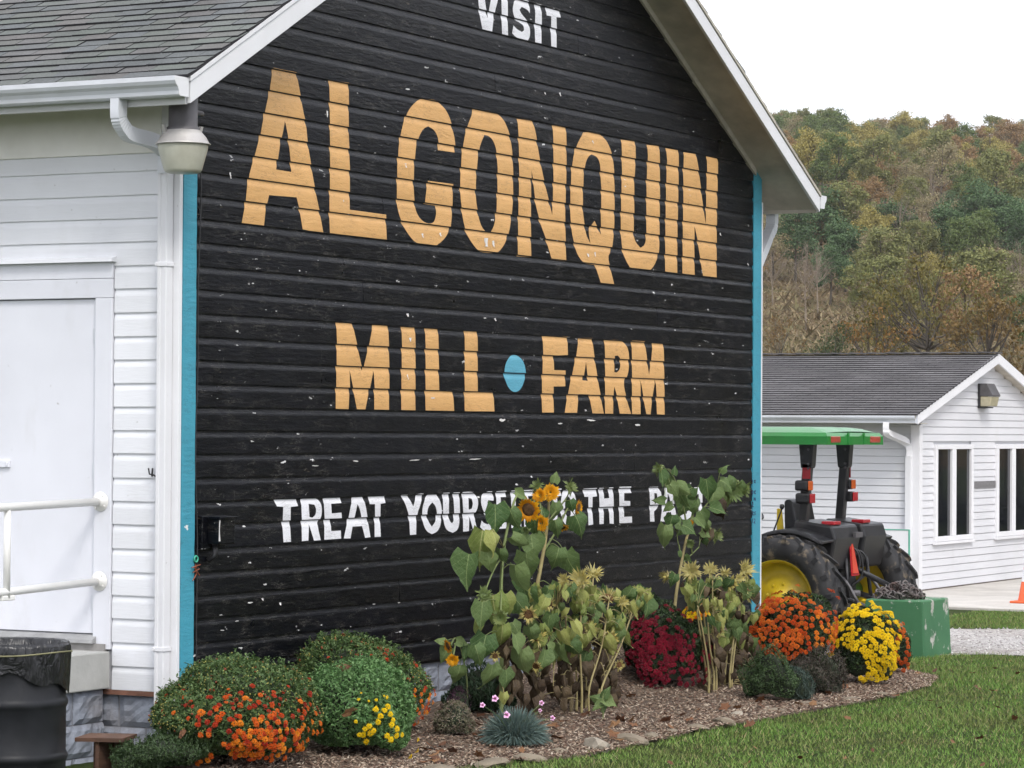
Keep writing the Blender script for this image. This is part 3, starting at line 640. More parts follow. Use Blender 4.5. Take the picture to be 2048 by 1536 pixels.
# ---- foundation: split-faced blocks, each a piece
def split_block(seed, L=0.385, H=0.192, n=9, m=6):
    rr = random.Random(seed); vs = []; fs = []
    for j in range(m+1):
        for i in range(n+1):
            u, v = i/n, j/m; e = min(u, 1-u, v, 1-v)*8
            d = 0.0 if e == 0 else (0.010+0.016*rr.random())*min(1, e)
            vs.append(((u-0.5)*L, -d, (v-0.5)*H))
    for j in range(m):
        for i in range(n): a = j*(n+1)+i; fs.append((a, a+1, a+n+2, a+n+1))
    k = len(vs); c = [0, n, (m+1)*(n+1)-1, m*(n+1)]
    for ci in c: x, y, z = vs[ci]; vs.append((x, 0.06, z))
    fs += [(n, 0, k, k+1), (c[2], n, k+1, k+2), (c[3], c[2], k+2, k+3), (0, c[3], k+3, k)]
    return MB().add(vs, fs).mesh('foundation_block', M['block'], False)
SB = [split_block(i) for i in range(5)]
MB().box(0.03, BW-0.03, 0.03, 0.12, -0.3, 0.40).build('foundation', M['mortar'], barn)
MB().box(0.03, 0.12, 0.125, 12, -0.3, 0.395).build('foundation', M['mortar'], barn)
rb = random.Random(8)
for row in range(3):
    z = 0.30-row*0.2
    x = 0.022+(0.0 if row % 2 == 0 else -0.2)
    while x < BW-0.1:
        a, b = max(x, 0.022), min(x+0.4, BW-0.022)
        if b-a > 0.08: link_mesh('foundation_block', rb.choice(SB), barn, ((a+b)/2, 0.028, z), (0, 0, 0), ((b-a)/0.4, 1, 1))
        x += 0.4
    y = 0.03+(0.0 if row % 2 == 0 else -0.2)
    while y < 0.5:
        a, b = max(y, 0.035), y+0.4
        if b-a > 0.08: link_mesh('foundation_block', rb.choice(SB), barn, (0.026, (a+b)/2, z), (0, 0, -math.pi/2), ((b-a)/0.4, 1, 1))
        y += 0.4
# ---- concrete stoop in front of the door
stoop = thing('concrete_stoop', (-0.8, 1.1, 0), 'grey concrete door stoop on split-faced blocks, partly behind the black drum', 'stoop')
MB().box(-1.75, -0.036, CY-0.005, 2.0, 0.432, 0.655).build('slab', M['concrete'], stoop, bevel=0.008)
MB().box(-1.70, -0.04, CY+0.05, 1.95, -0.2, 0.43).build('core', M['mortar'], stoop)
for row in range(3):
    z = 0.33-row*0.2; x = -1.74+(0 if row % 2 else 0.2)
    while x < -0.1:
        b = min(x+0.4, -0.03)
        if b-x > 0.08: link_mesh('block', rb.choice(SB), stoop, ((x+b)/2, CY+0.045, z), (0, 0, 0), ((b-x)/0.4, 1, 1))
        x += 0.4
# ---- pipe handrail
rail = thing('handrail', (0, 0.535, 0.655), 'white painted pipe handrail running out from the door casing', 'handrail')
M['railwhite'] = simple('rail_enamel', (0.80, 0.79, 0.76), 0.35, 0.05, 5, 0.1, dirt=((0.5, 0.47, 0.42), 0.2))
zt_, zl_ = 1.556, 1.075
MB().tube([(-0.03, 0.537, zt_), (-2.5, 0.537, zt_-0.045)], 0.0245, 14).build('top_rail', M['railwhite'], rail, True)
MB().tube([(-0.03, 0.541, zl_), (-2.5, 0.541, zl_-0.07)], 0.0235, 14).build('lower_rail', M['railwhite'], rail, True)
MB().tube([(-0.94, 0.539, zt_-0.02), (-0.94, 0.539, zl_-0.06)], 0.021, 12).build('picket', M['railwhite'], rail, True)
MB().box(-1.0, -0.88, 0.52, 0.56, zl_-0.075, zl_-0.045).build('stub_plate', M['railwhite'], rail, bevel=0.006)
MB().tube([(-2.45, 0.539, zt_-0.03), (-2.45, 0.539, -0.02)], 0.0245, 12).build('post', M['railwhite'], rail, True)
for z, y in ((zt_, 0.537), (zl_, 0.541)):
    f = MB().lathe([(0.0, 0.03), (0.030, 0.030), (0.034, 0.012), (0.056, 0.008), (0.060, 0.0)], 18, (-0.036, y, z), (-1, 0, 0)).build('flange', M['railwhite'], rail, True)
    for a in (0.6, 2.2, 3.8, 5.3):
        MB().lathe([(0, 0.008), (0.007, 0.006), (0.008, 0)], 8, (-0.043, y+0.044*math.cos(a), z+0.044*math.sin(a)), (-1, 0, 0)).build('bolt', M['railwhite'], f)
# ---- yard light hanging at the corner
yl = np.array((-0.27, -0.20, 0.0)); ypx = atD(366, 288, 17.82); yl = np.array((ypx[0], ypx[1], ypx[2]))   # yl = rim of the reflector
lamp = thing('yard_light', yl, 'weathered yard light with frosted bucket lens under the gutter at the barn corner', 'lamp')
M['lens'] = simple('frosted_lens', (0.50, 0.50, 0.42), 0.35, 0.12, 5, 0.1, spec=0.5, dirt=((0.22, 0.18, 0.12), 0.4))
M['spun'] = simple('spun_aluminium', (0.50, 0.48, 0.46), 0.45, 0.12, 9, 0.15, metal=0.35, dirt=((0.2, 0.18, 0.16), 0.5))
MB().lathe([(0.080, 0.085), (0.085, 0.088), (0.10, 0.080), (0.132, 0.045), (0.155, 0.006), (0.163, 0.0), (0.160, -0.006), (0.15, -0.006)], 32, yl).build('reflector', M['spun'], lamp, True)
ln = MB().lathe([(0.148, -0.006), (0.146, -0.03), (0.128, -0.095), (0.113, -0.15), (0.104, -0.166), (0.085, -0.172), (0, -0.172)], 32, yl).build('lens', M['lens'], lamp, True)
MB().lathe([(0.100, 0.075), (0.098, 0.095), (0.086, 0.104), (0.086, 0.27), (0.078, 0.285), (0.0, 0.287)], 28, yl).build('housing', M['greymetal'], lamp, True)
MB().lathe([(0.0, 0.31), (0.03, 0.31), (0.03, 0.285)], 14, yl).build('photo_eye', M['darkmetal'], lamp, True)
MB().tube([yl+(0, 0, 0.20), (yl+np.array((0.05, -0.03, 3.79+0)))*(1, 1, 0)+np.array((0.17, 0.05, yl[2]+0.20)), (0.10, -0.018, yl[2]+0.20)], 0.017, 10).build('arm', M['greymetal'], lamp, True)
for a in (2.6, 5.9):
    c = yl+np.array((0.118*math.cos(a), 0.118*math.sin(a), 0.08))
    MB().obox(c, (0.012, 0, 0), (0, 0.008, 0), (0.01*math.cos(a), 0.01*math.sin(a), 0.03)).build('clip', M['spun'], lamp)
# ---- black electrical box on the gable, with its little awning and drips
e0 = onY(402, 1030, 0); e1 = onY(440, 1086, 0)
ebx = thing('electrical_box', ((e0[0]+e1[0])/2, -0.03, e1[2]), 'black painted outlet box on the gable beside the teal corner board', 'box')
MB().box(e0[0], e1[0]-0.03, -0.13, -0.012, e1[2], e0[2]-0.02).build('cover', M['black'], ebx, bevel=0.005)
MB().box(e0[0]-0.06, e1[0]-0.01, -0.05, -0.011, e1[2]-0.03, e0[2]-0.005).build('back_plate', M['black'], ebx, bevel=0.004)
MB().box(e0[0]-0.01, e1[0]-0.02, -0.145, -0.011, e0[2]-0.022, e0[2]-0.008).build('hood', M['black'], ebx, bevel=0.003)
MB().tube([(e0[0]+0.05, -0.07, e1[2]), (e0[0]+0.05, -0.07, e1[2]-0.07), (e0[0]+0.03, -0.03, e1[2]-0.10)], 0.018, 10).build('fitting', M['darkmetal'], ebx, True)
MB().tube([(e0[0]+0.004, -0.1335, e0[2]-0.03), (e0[0]+0.0, -0.1335, e0[2]-0.09), (e0[0]+0.003, -0.1335, e1[2]+0.02)], [0.004, 0.0025, 0.006], 6).build('paint_drip', M['flake'], ebx)
cz = thing('wall_cable', (0.2, -0.03, 0.6), 'thin black cable running down the gable along the teal corner board', 'cable')
MB().tube([(0.165+0.012*math.sin(z*2.3)+0.008*math.sin(z*6), -0.028, z) for z in np.arange(0.6, 3.9, 0.11)], 0.0045, 6).build('cable', M['darkmetal'], cz)
# small finds on the walls
c = onY(392, 1118, -0.035)
orn = thing('wire_ornament', c, 'small green ring with rusty wire hanging by the teal corner board', 'ornament')
MB().add(*(lambda N=14, n=6, Rr=0.018, r=0.006: ([tuple(c+np.array(((Rr+r*math.cos(b))*math.cos(a), r*math.sin(b), (Rr+r*math.cos(b))*math.sin(a)))) for a in [6.283*i/N for i in range(N)] for b in [6.283*j/n for j in range(n)]], [(i*n+j, ((i+1) % N)*n+j, ((i+1) % N)*n+(j+1) % n, i*n+(j+1) % n) for i in range(N) for j in range(n)]))()).build('ring', simple('green_plastic', (0.06, 0.42, 0.28), 0.4, 0.1), orn, True)
M['rust'] = simple('rusty_wire', (0.26, 0.07, 0.03), 0.8, 0.3, 20, 0.3)
for q in ([(-0.01, -0.03), (0.0, -0.09), (-0.04, -0.13)], [(-0.05, -0.05), (0.04, -0.035)], [(-0.04, -0.08), (0.03, -0.06)], [(-0.03, -0.045), (0.035, -0.1)]):
    MB().tube([c+np.array((a, -0.004, b)) for a, b in q], 0.003, 5).build('wire', M['rust'], orn)
c = onX(306, 948, -0.03)
hk = thing('wall_hook', c, 'small dark bent metal hook on the white side wall', 'hook')
MB().tube([c+(0, -0.05, -0.03), c+(-0.01, -0.01, -0.005), c+(-0.03, 0.005, 0.0), c+(-0.03, 0.012, 0.035)], 0.005, 6).build('hook', M['darkmetal'], hk)
MB().tube([c+(-0.005, 0.0, 0.035), c+(-0.005, 0.004, -0.015)], 0.006, 6).build('pin', M['darkmetal'], hk)
# faded marker strokes on the right teal board
mk = simple('marker_ink', (0.02, 0.03, 0.10), 0.6, 0.3)
MARKS = {963: [[(-3.5, -1), (-0.5, -1)], [(-2, -4), (-2, 5)], [(1.5, -3), (4, 3)], [(4, -3), (1.5, 3)]], 985: [[(-3, -5), (-3, 4)], [(-3, -5), (-0.5, -2), (-0.5, 1), (-3, 4)], [(2, -4), (2, 3)], [(4.5, -4), (2, -0.5), (4.5, 3)]],
         998: [[(1, 3), (1, -3), (4, 3), (4, -3)]], 1009: [[(-3, -4), (-1, -4), (-1, 0), (-3, 4), (0, 4)]], 1027: [[(-2, 4), (-2, -4), (0, -3), (-2, 0), (0.5, 4)], [(4, -4), (2, -2), (4, 1), (2, 3)]], 1042: [[(-2, -4), (-2, 4)], [(0.5, -4), (3, -4), (3, 0), (0.5, 4), (3.5, 4)]]}
for py, st in MARKS.items():
    mb = MB()
    for s in st:
        pts = [onY(1507+a, py+b, -0.0285) for a, b in s]
        for p0, p1 in zip(pts, pts[1:]): mb.bar(p0, p1, 0.002, 0.007, (0.3, 0, 1) if abs(p1[2]-p0[2]) < 1e-3 else (1, 0, 0.01))
    mb.build('ink_mark', mk, barn)
# ---- trash drum
dc = onZ(22, 1287, 0.88); dc = np.array((dc[0], dc[1], 0.0))
dr = thing('trash_drum', dc, 'black steel drum with a black trash bag liner at the stoop', 'trash can')
def m_drum():
    t = NT('drum_paint'); v = t.pos(); n = t.noise(v, 5, 5)
    c = t.ramp(n, [(0.3, (0.006, 0.0065, 0.008)), (0.7, (0.015, 0.016, 0.02))])
    c = t.mix(t.ramp(t.noise(t.pos((1, 1, 0.3)), 6, 6, 0.65), [(0.6, 0.0), (0.8, 0.3)]), c, (0.07, 0.065, 0.06))
    t.p(Base_Color=c, Roughness=t.ramp(n, [(0.3, 0.35), (0.7, 0.55)])); t.set(t.b, 'Specular IOR Level', 0.3); t.bump(t.noise(v, 9, 3), 0.2, 0.01); return t.m
M['drum'] = m_drum(); RR = 0.286
prof = [(RR-0.02, 0.0), (RR, 0.01)]
for zc in (0.30, 0.58): prof += [(RR, zc-0.03), (RR+0.006, zc-0.018), (RR+0.012, zc), (RR+0.006, zc+0.018), (RR, zc+0.03)]
prof += [(RR, 0.86), (RR+0.008, 0.872), (RR+0.008, 0.882), (RR-0.008, 0.884), (RR-0.012, 0.86), (RR-0.012, 0.1)]
MB().lathe(prof, 48, dc).build('drum', M['drum'], dr, True)
bagm = NT('bag_plastic'); bagm.p(Base_Color=(0.012, 0.012, 0.014, 1), Roughness=0.28); bagm.bump(bagm.noise(bagm.pos((1, 1, 0.4)), 14, 4, dist=1.0), 0.9, 0.03); M['bag'] = bagm.m
n = 72; vs = []; rbg = random.Random(4); prf = [(RR-0.03, 0.62), (RR-0.02, 0.83), (RR-0.012, 0.888), (RR+0.012, 0.894), (RR+0.020, 0.872), (RR+0.022, 0.83), (RR+0.020, 0.77), (RR+0.018, 0.69)]
for i, (r, z) in enumerate(prf):
    for j in range(n):
        a = 2*math.pi*j/n; wv = 0.004*math.sin(a*9+z*20)+0.003*math.sin(a*23+z*9); dz = 0.0
        if i == len(prf)-1: dz = 0.045*math.sin(a*2+0.6)+0.02*math.sin(a*7)
        if i == len(prf)-2: dz = 0.025*math.sin(a*2+0.6)
        vs.append(dc+np.array(((r+wv)*math.cos(a), (r+wv)*math.sin(a), z+dz)))
MB().add(vs, [(i*n+j, i*n+(j+1) % n, (i+1)*n+(j+1) % n, (i+1)*n+j) for i in range(len(prf)-1) for j in range(n)]).build('bag_liner', M['bag'], dr, True)
MB().tube([dc+np.array(((RR+0.027)*math.cos(a), (RR+0.027)*math.sin(a), 0.842+0.006*math.sin(3*a))) for a in [2*math.pi*i/48 for i in range(49)]], 0.0045, 6, False).build('cord', simple('yellowed_cord', (0.20, 0.19, 0.10), 0.7, 0.2), dr, True)
# ---- little brown wooden stand at the foundation
w0 = onZ(212, 1478, 0.235)
ws = thing('wooden_stand', (w0[0], w0[1], 0), 'small weathered brown wooden stand at the foot of the side wall', 'stand')
cx, cy = w0[0], w0[1]
MB().obox((cx, cy, 0.243), (0.10, 0.02, 0.004), (-0.02, 0.15, -0.004), (0, 0, 0.011)).build('top_board', M['wood'], ws)
MB().box(cx-0.085, cx+0.08, cy-0.012, cy+0.012, 0.004, 0.23).build('upright', M['wood'], ws)
MB().box(cx+0.06, cx+0.082, cy-0.13, cy+0.13, 0.0, 0.229).build('back_board', M['wood'], ws)
# ================================================================ drive, pad
def m_gravel():
    t = NT('gravel'); v = t.pos(); vo = t.n('ShaderNodeTexVoronoi', Scale=38.0); t.t.links.new(v, vo.inputs['Vector'])
    c = t.ramp(vo.outputs['Color'], [(0.2, (0.30, 0.28, 0.27)), (0.8, (0.60, 0.57, 0.55))])
    d = t.ramp(t.noise(v, 0.9, 5, 0.6), [(0.42, 0.0), (0.62, 1.0)]); c = t.mix(t.math('MULTIPLY', d, 0.45), c, (0.22, 0.18, 0.14))
    t.p(Base_Color=c, Roughness=0.9); t.bump(vo.outputs['Distance'], 0.9, 0.02); return t.m
M['gravel'] = m_gravel()
def sheet(name, x0, x1, y0, y1, dz, mat, step=0.4, wob=0.07, seed=1):
    rr = random.Random(seed); ys = np.arange(y0, y1+1e-6, step); xs = np.linspace(x0, x1, 9); vs = []
    for y in ys:
        a, b = rr.uniform(-wob, wob), rr.uniform(-wob, wob)
        for i, x in enumerate(xs):
            xx = x+(a if i == 0 else b if i == 8 else 0); vs.append((xx, y, gz(xx, y)+dz))
    n = 9; fs = [(j*n+i, j*n+i+1, (j+1)*n+i+1, (j+1)*n+i) for j in range(len(ys)-1) for i in range(n-1)]
    return tag(MB().add(vs, fs).build(name, mat, fix=False), kind='structure')
sheet('gravel_drive', 11.25, 14.95, -9, 22, 0.006, M['gravel'])
# loose stones on the drive
k = 3500; xy = np.stack([rng.uniform(11.2, 15.0, k), rng.uniform(-4, 3.5, k)], 1); s = rng.uniform(0.008, 0.02, k)
octa = np.array([(1, 0, 0), (-1, 0, 0), (0, 1, 0), (0, -1, 0), (0, 0, .7), (0, 0, -.7)]); of = np.array([(0, 2, 4), (2, 1, 4), (1, 3, 4), (3, 0, 4), (2, 0, 5), (1, 2, 5), (3, 1, 5), (0, 3, 5)])
jit = rng.uniform(0.6, 1.25, (k, 6, 1)); gzz = np.array([gz(a, b) for a, b in xy])
Vp = octa[None]*jit*s[:, None, None]+np.concatenate([xy, (gzz+0.008)[:, None]], 1)[:, None, :]
Fp = of[None]+(np.arange(k)*6)[:, None, None]
t = NT('loose_stone'); t.p(Base_Color=t.ramp(t.rnd_isl(), [(0, (0.24, 0.22, 0.21)), (0.6, (0.45, 0.42, 0.41)), (1, (0.66, 0.64, 0.62))]), Roughness=0.85)
tag(place('loose_gravel', mesh_np('loose_gravel', Vp.reshape(-1, 3), Fp.reshape(-1, 3), t.m)), 'pale loose gravel scattered on the drive', 'gravel', kind='stuff')
pad = tag(MB().box(17.75, 30, -9, 3.1, -0.2, 0.032).build('concrete_pad', simple('pad_concrete', (0.50, 0.47, 0.43), 0.9, 0.12, 2.2, 0.4, dirt=((0.24, 0.21, 0.18), 0.5)), bevel=0.01), kind='structure')

# ================================================================ small white building
BX, BY, BWD = 20.65, 3.08, 5.1; BR = BX+BWD/2; BOV = 0.15; BSL = 0.272
def bz(x): return 2.115+BSL*(min(x, 2*BR-x)-20.2)
sh = thing('white_building', (BX, BY, 0), 'small white vinyl-sided building with grey shingle roof behind the tractor', 'building')
t = NT('vinyl_siding'); v = t.pos()
c = t.ramp(t.noise(v, 1.1, 4), [(0.3, (0.65, 0.655, 0.68)), (0.7, (0.71, 0.71, 0.735))]); c = t.mix(t.ramp(t.noise(t.pos((1, 1, 0.4)), 2.5, 5), [(0.58, 0.0), (0.85, 0.35)]), c, (0.5, 0.48, 0.44))
t.p(Base_Color=c, Roughness=0.42); M['vinyl'] = t.m
M['roofgrey'] = m_shingle('grey_shingle', [(0.118, 0.113, 0.116), (0.142, 0.136, 0.139), (0.13, 0.125, 0.129), (0.155, 0.148, 0.15)], 60, 'isl')
MB().extr([(BX+0.01, 0.02), (BX+BWD-0.01, 0.02), (BX+BWD-0.01, bz(BX)), (BR, bz(BR)-0.02), (BX+0.01, bz(BX))], (0, BY+0.01, 0), (1, 0, 0), (0, 0, 1), (0, 9, 0)).build('wall', M['vinyl'], sh)
SE = 0.0925
WIN = [(21.17, 22.58, 0.63, 1.858), (23.50, 24.91, 0.63, 1.858)]
def vin(a, b, z, plane):
    # double-lap: slanted course with a proud lower edge
    z1 = z+SE+0.004
    p = [(-0.004, z1), (-0.013, z1-0.016), (-0.022, z+0.008), (-0.022, z), (-0.003, z), (0.002, z1)]
    if plane == 'y': return MB().extr([(q[0], q[1]) for q in p], (a, BY+0.0, 0), (0, 1, 0), (0, 0, 1), (b-a, 0, 0))
    return MB().extr([(q[0], q[1]) for q in p], (BX+0.0, a, 0), (1, 0, 0), (0, 0, 1), (0, b-a, 0))
k = 0
while True:
    z = 0.05+k*SE; k += 1
    if z > bz(BR)-0.1: break
    x0, x1 = BX+0.075, BX+BWD-0.075
    if z+SE*0.5 > bz(BX): dx = (z+SE*0.3-bz(BX))/BSL; x0, x1 = BX+dx, BX+BWD-dx
    segs = [(x0, x1)]
    for w in WIN:
        if w[2]-0.05 < z < w[3]-0.03:
            segs = [s for a, b in segs for s in ((a, min(b, w[0])), (max(a, w[1]), b)) if s[1]-s[0] > 0.02]
    for a, b in segs: vin(a, b, z, 'y').build('siding_course', M['vinyl'], sh)
    if z < bz(BX)-0.12: vin(BY+0.075, BY+8.9, z, 'x').build('siding_course', M['vinyl'], sh)
MB().box(BX-0.036, BX+0.004, BY-0.038, BY+0.078, 0.03, 2.10).box(BX+0.0045, BX+0.078, BY-0.038, BY+0.004, 0.03, 2.10).build('corner_trim', M['trim'], sh)
MB().box(BX+BWD-0.075, BX+BWD+0.02, BY-0.022, BY+0.01, 0.03, 2.12).build('corner_trim', M['trim'], sh)
MB().box(BX-0.012, BX+BWD+0.012, BY-0.013, BY+9, -0.05, 0.046).build('base_strip', simple('base_strip', (0.20, 0.17, 0.15), 0.9, 0.3, 8), sh)
gm = NT('dark_glass'); gm.p(Base_Color=(0.008, 0.009, 0.013, 1), Roughness=0.04); gm.set(gm.b, 'Specular IOR Level', 0.5); M['glass'] = gm.m
for x0, x1, z0, z1 in WIN:
    xm0, xm1 = x0+(x1-x0)*0.515-0.0, x0+(x1-x0)*0.515
    f = MB()
    for a, b, c0, c1 in ((x0, x1, z0, z0+0.065), (x0, x1, z1-0.06, z1), (x0, x0+0.075, z0+0.065, z1-0.06), (x1-0.09, x1, z0+0.065, z1-0.06), (x0+0.60, x0+0.745, z0+0.065, z1-0.06)):
        f.box(a, b, BY-0.055, BY+0.02, c0, c1)
    wf = f.build('window', M['trim'], sh, bevel=0.006)
    MB().box(x0-0.03, x1+0.03, BY-0.06, BY-0.02, z0-0.035, z0-0.002).build('sill', M['trim'], wf)
    for a, b in ((x0+0.075, x0+0.60), (x0+0.745, x1-0.09)):
        MB().box(a, b, BY-0.02, BY-0.012, z0+0.065, z1-0.06).build('pane', M['glass'], wf)
# roof with courses of tabs
for s in (-1, 1):
    m = (lambda x: x) if s < 0 else (lambda x: 2*BR-x)
    MB().extr([(m(x), z) for x, z in [(20.2, bz(20.2)+0.01), (BR, bz(BR)+0.01), (BR, bz(BR)+0.12), (20.17, bz(20.2)+0.11)]], (0, BY-BOV+0.005, 0), (1, 0, 0), (0, 0, 1), (0, 9.4, 0)).build('roof_deck', M['soffit'], sh)
    MB().extr([(m(x), z) for x, z in [(20.2, bz(20.2)-0.005), (BR, bz(BR)-0.005), (BR, bz(BR)+0.125), (20.2, bz(20.2)+0.118)]], (0, BY-BOV-0.02, 0), (1, 0, 0), (0, 0, 1), (0, 0.024, 0)).build('rake_board', M['trim'], sh)
bcs, bsn = 1/math.hypot(1, BSL), BSL/math.hypot(1, BSL); mb = MB(); rq = random.Random(12)
BE = 0.115
for kk in range(40):
    u = kk*BE+BE/2
    xx = 20.15+u*bcs
    if xx > BR: break
    y = BY-BOV-0.03-(kk % 2)*0.13
    while y < BY+9.2:
        y1 = y+0.26; a = max(y, BY-BOV-0.03)
        z = bz(20.2)+0.118+(xx-20.2)*BSL
        mb.obox((xx, (a+y1)/2, z+0.004), (0.062*bcs, 0, 0.062*bsn-0.006), (0, (y1-a)/2-0.003, 0), (-0.006*bsn, 0, 0.006*bcs)); y = y1
    mb.obox((2*BR-xx, BY+4.5, bz(20.2)+0.118+(xx-20.2)*BSL+0.004), (0.062*bcs, 0, -0.062*bsn+0.003), (0, 4.66, 0), (0.004*bsn, 0, 0.004*bcs))
rfp = tag(mb.build('roof_shingles', M['roofgrey'], sh), kind='stuff'); rfp.data.materials.append(M['asphalt'])
for f in rfp.data.polygons:
    if f.normal.z < 0.5: f.material_index = 1
mb = MB()
for i in range(36):
    mb.obox((BR, BY-BOV+0.1+i*0.26, bz(BR)+0.138), (0.10, 0, 0), (0, 0.135, 0.004), (0, 0, 0.008))
mb.build('ridge_cap', M['roofgrey'], sh)
bg = MB().extr([(a*0.8, b*0.85) for a, b in GP], (20.195, BY-BOV-0.02, bz(20.2)+0.004), (1, 0, 0), (0, 0, 1), (0, 9.3, 0), caps=True).build('gutter', M['metalwhite'], sh)
MB().box(20.2, BX, BY-BOV+0.02, BY+9, bz(20.2)+0.0, bz(20.2)+0.008).build('soffit', M['soffit'], sh)
pipe_run.nrm = np.array((1.0, 0, 0))
q0 = np.array((20.13, 3.30, bz(20.2)+0.02))
pipe_run.nrm = np.array((0.4, -0.9, 0.0))
bd = pipe_run(arc([q0, q0+(0, 0, -0.09), q0+(0.04, -0.01, -0.14), q0+(0.40, -0.10, -0.24), (BX-0.06, 3.17, 1.80), (BX-0.06, 3.17, 1.70)], 6), 0.075, 0.075).build('downspout', M['trim'], sh)
MB().box(BX-0.10, BX-0.025, 3.13, 3.21, 0.06, 1.72).build('downspout_pipe', M['trim'], bd, bevel=0.006)
MB().box(22.60, 23.49, BY-0.030, BY-0.005, 1.282, 1.376).build('grey_strip', simple('grey_strip', (0.17, 0.165, 0.17), 0.9, 0.4, 40, 0.6), sh)
# wall lamp of that building
lx0, lx1, lz0, lz1 = 22.80, 23.12, 2.345, 2.655
wl_ = thing('wall_lamp', ((lx0+lx1)/2, BY-0.02, lz0), 'boxy wall lamp with yellowed lens on the white building gable', 'lamp')
MB().box(lx0, lx1, BY-0.05, BY-0.018, lz0-0.015, lz1).build('back_box', M['darkmetal'], wl_, bevel=0.006)
MB().extr([(0.0, 2.49), (0.0, lz1+0.0), (-0.09, lz1-0.0), (-0.175, 2.50), (-0.17, 2.485)], (lx0+0.005, BY-0.05, 0), (0, 1, 0), (0, 0, 1), (lx1-lx0-0.01, 0, 0)).build('hood', M['greymetal'], wl_, bevel=0.006)
MB().extr([(0.0, lz0+0.01), (0.0, 2.485), (-0.160, 2.484), (-0.13, lz0+0.012)], (lx0+0.012, BY-0.051, 0), (0, 1, 0), (0, 0, 1), (lx1-lx0-0.024, 0, 0)).build('lens', simple('yellowed_lens', (0.42, 0.38, 0.26), 0.3, 0.15, 12), wl_, bevel=0.008)
MB().box(lx0+0.02, lx1-0.05, BY-0.14, BY-0.05, lz0-0.012, lz0+0.004).build('lower_lip', M['darkmetal'], wl_)
# white sheet with green edging leaning by that wall
s0 = onX(1817, 1180, 20.25)
sg = thing('leaning_sign_board', (20.25, s0[1]+0.4, 0), 'blank white board with thin green edging standing between tractor and white building', 'board')
MB().box(20.24, 20.262, s0[1], s0[1]+1.0, 0.0, 0.80).build('sheet', M['trim'], sg)
M['edge_green'] = simple('edging_green', (0.10, 0.38, 0.27), 0.5, 0.1)
MB().box(20.235, 20.265, s0[1]-0.014, s0[1], 0.0, 0.812).build('edging', M['edge_green'], sg)
MB().box(20.235, 20.265, s0[1]+0.001, s0[1]+1.0, 0.801, 0.813).build('edging', M['edge_green'], sg)
# traffic cone
cc = onZ(2055, 1206, 0.032)
cn = thing('traffic_cone', cc, 'orange traffic cone with white collar on the concrete pad', 'traffic cone')
M['cone'] = simple('cone_orange', (0.75, 0.12, 0.03), 0.45, 0.08, 6)
MB().obox(cc+(0, 0, 0.014), (0.165, 0, 0), (0, 0.165, 0), (0, 0, 0.014)).build('base', M['cone'], cn, bevel=0.012)
MB().lathe([(0.115, 0.028), (0.108, 0.04), (0.026, 0.50), (0.018, 0.50)], 24, cc).build('cone', M['cone'], cn, True)
MB().lathe([(0.0715, 0.25), (0.0465, 0.39)], 24, cc).build('collar', M['trim'], cn, True)

# ================================================================ tractor (rear toward -y, nose to +y)
W0 = atD(1565, 1203, 28.5); TX, TY = W0[0], W0[1]; TR = 0.595; TZ = 0.445; TC = TX+0.945; GZ0 = gz(TX, TY)
tr = thing('tractor', (TC, TY, GZ0), 'green farm tractor with canopy parked behind the barn corner', 'tractor')
t = NT('tyre_rubber'); n = t.noise(t.pos(), 7, 5, 0.6)
c = t.ramp(n, [(0.3, (0.009, 0.009, 0.011)), (0.6, (0.028, 0.027, 0.028))]); c = t.mix(t.ramp(t.noise(t.pos((1, 1, 1), (2, 3, 1)), 9, 4), [(0.56, 0.0), (0.68, 0.85)]), c, (0.20, 0.155, 0.10))
t.p(Base_Color=c, Roughness=0.75); M['rubber'] = t.m
M['jgreen'] = simple('tractor_green', (0.018, 0.20, 0.035), 0.3, 0.1, 5, 0.03, dirt=((0.08, 0.10, 0.05), 0.3))
M['jyellow'] = simple('wheel_yellow', (0.62, 0.44, 0.015), 0.4, 0.12, 8, 0.05, dirt=((0.22, 0.16, 0.05), 0.55))
M['tblack'] = simple('tractor_black', (0.011, 0.011, 0.013), 0.42, 0.25, 7, 0.1, dirt=((0.06, 0.052, 0.045), 0.4))
M['red'] = simple('red_lens', (0.33, 0.012, 0.02), 0.25, 0.08); M['amber'] = simple('amber_lens', (0.50, 0.09, 0.01), 0.25, 0.08); M['smv'] = simple('reflector_orange', (0.55, 0.06, 0.03), 0.45, 0.05)
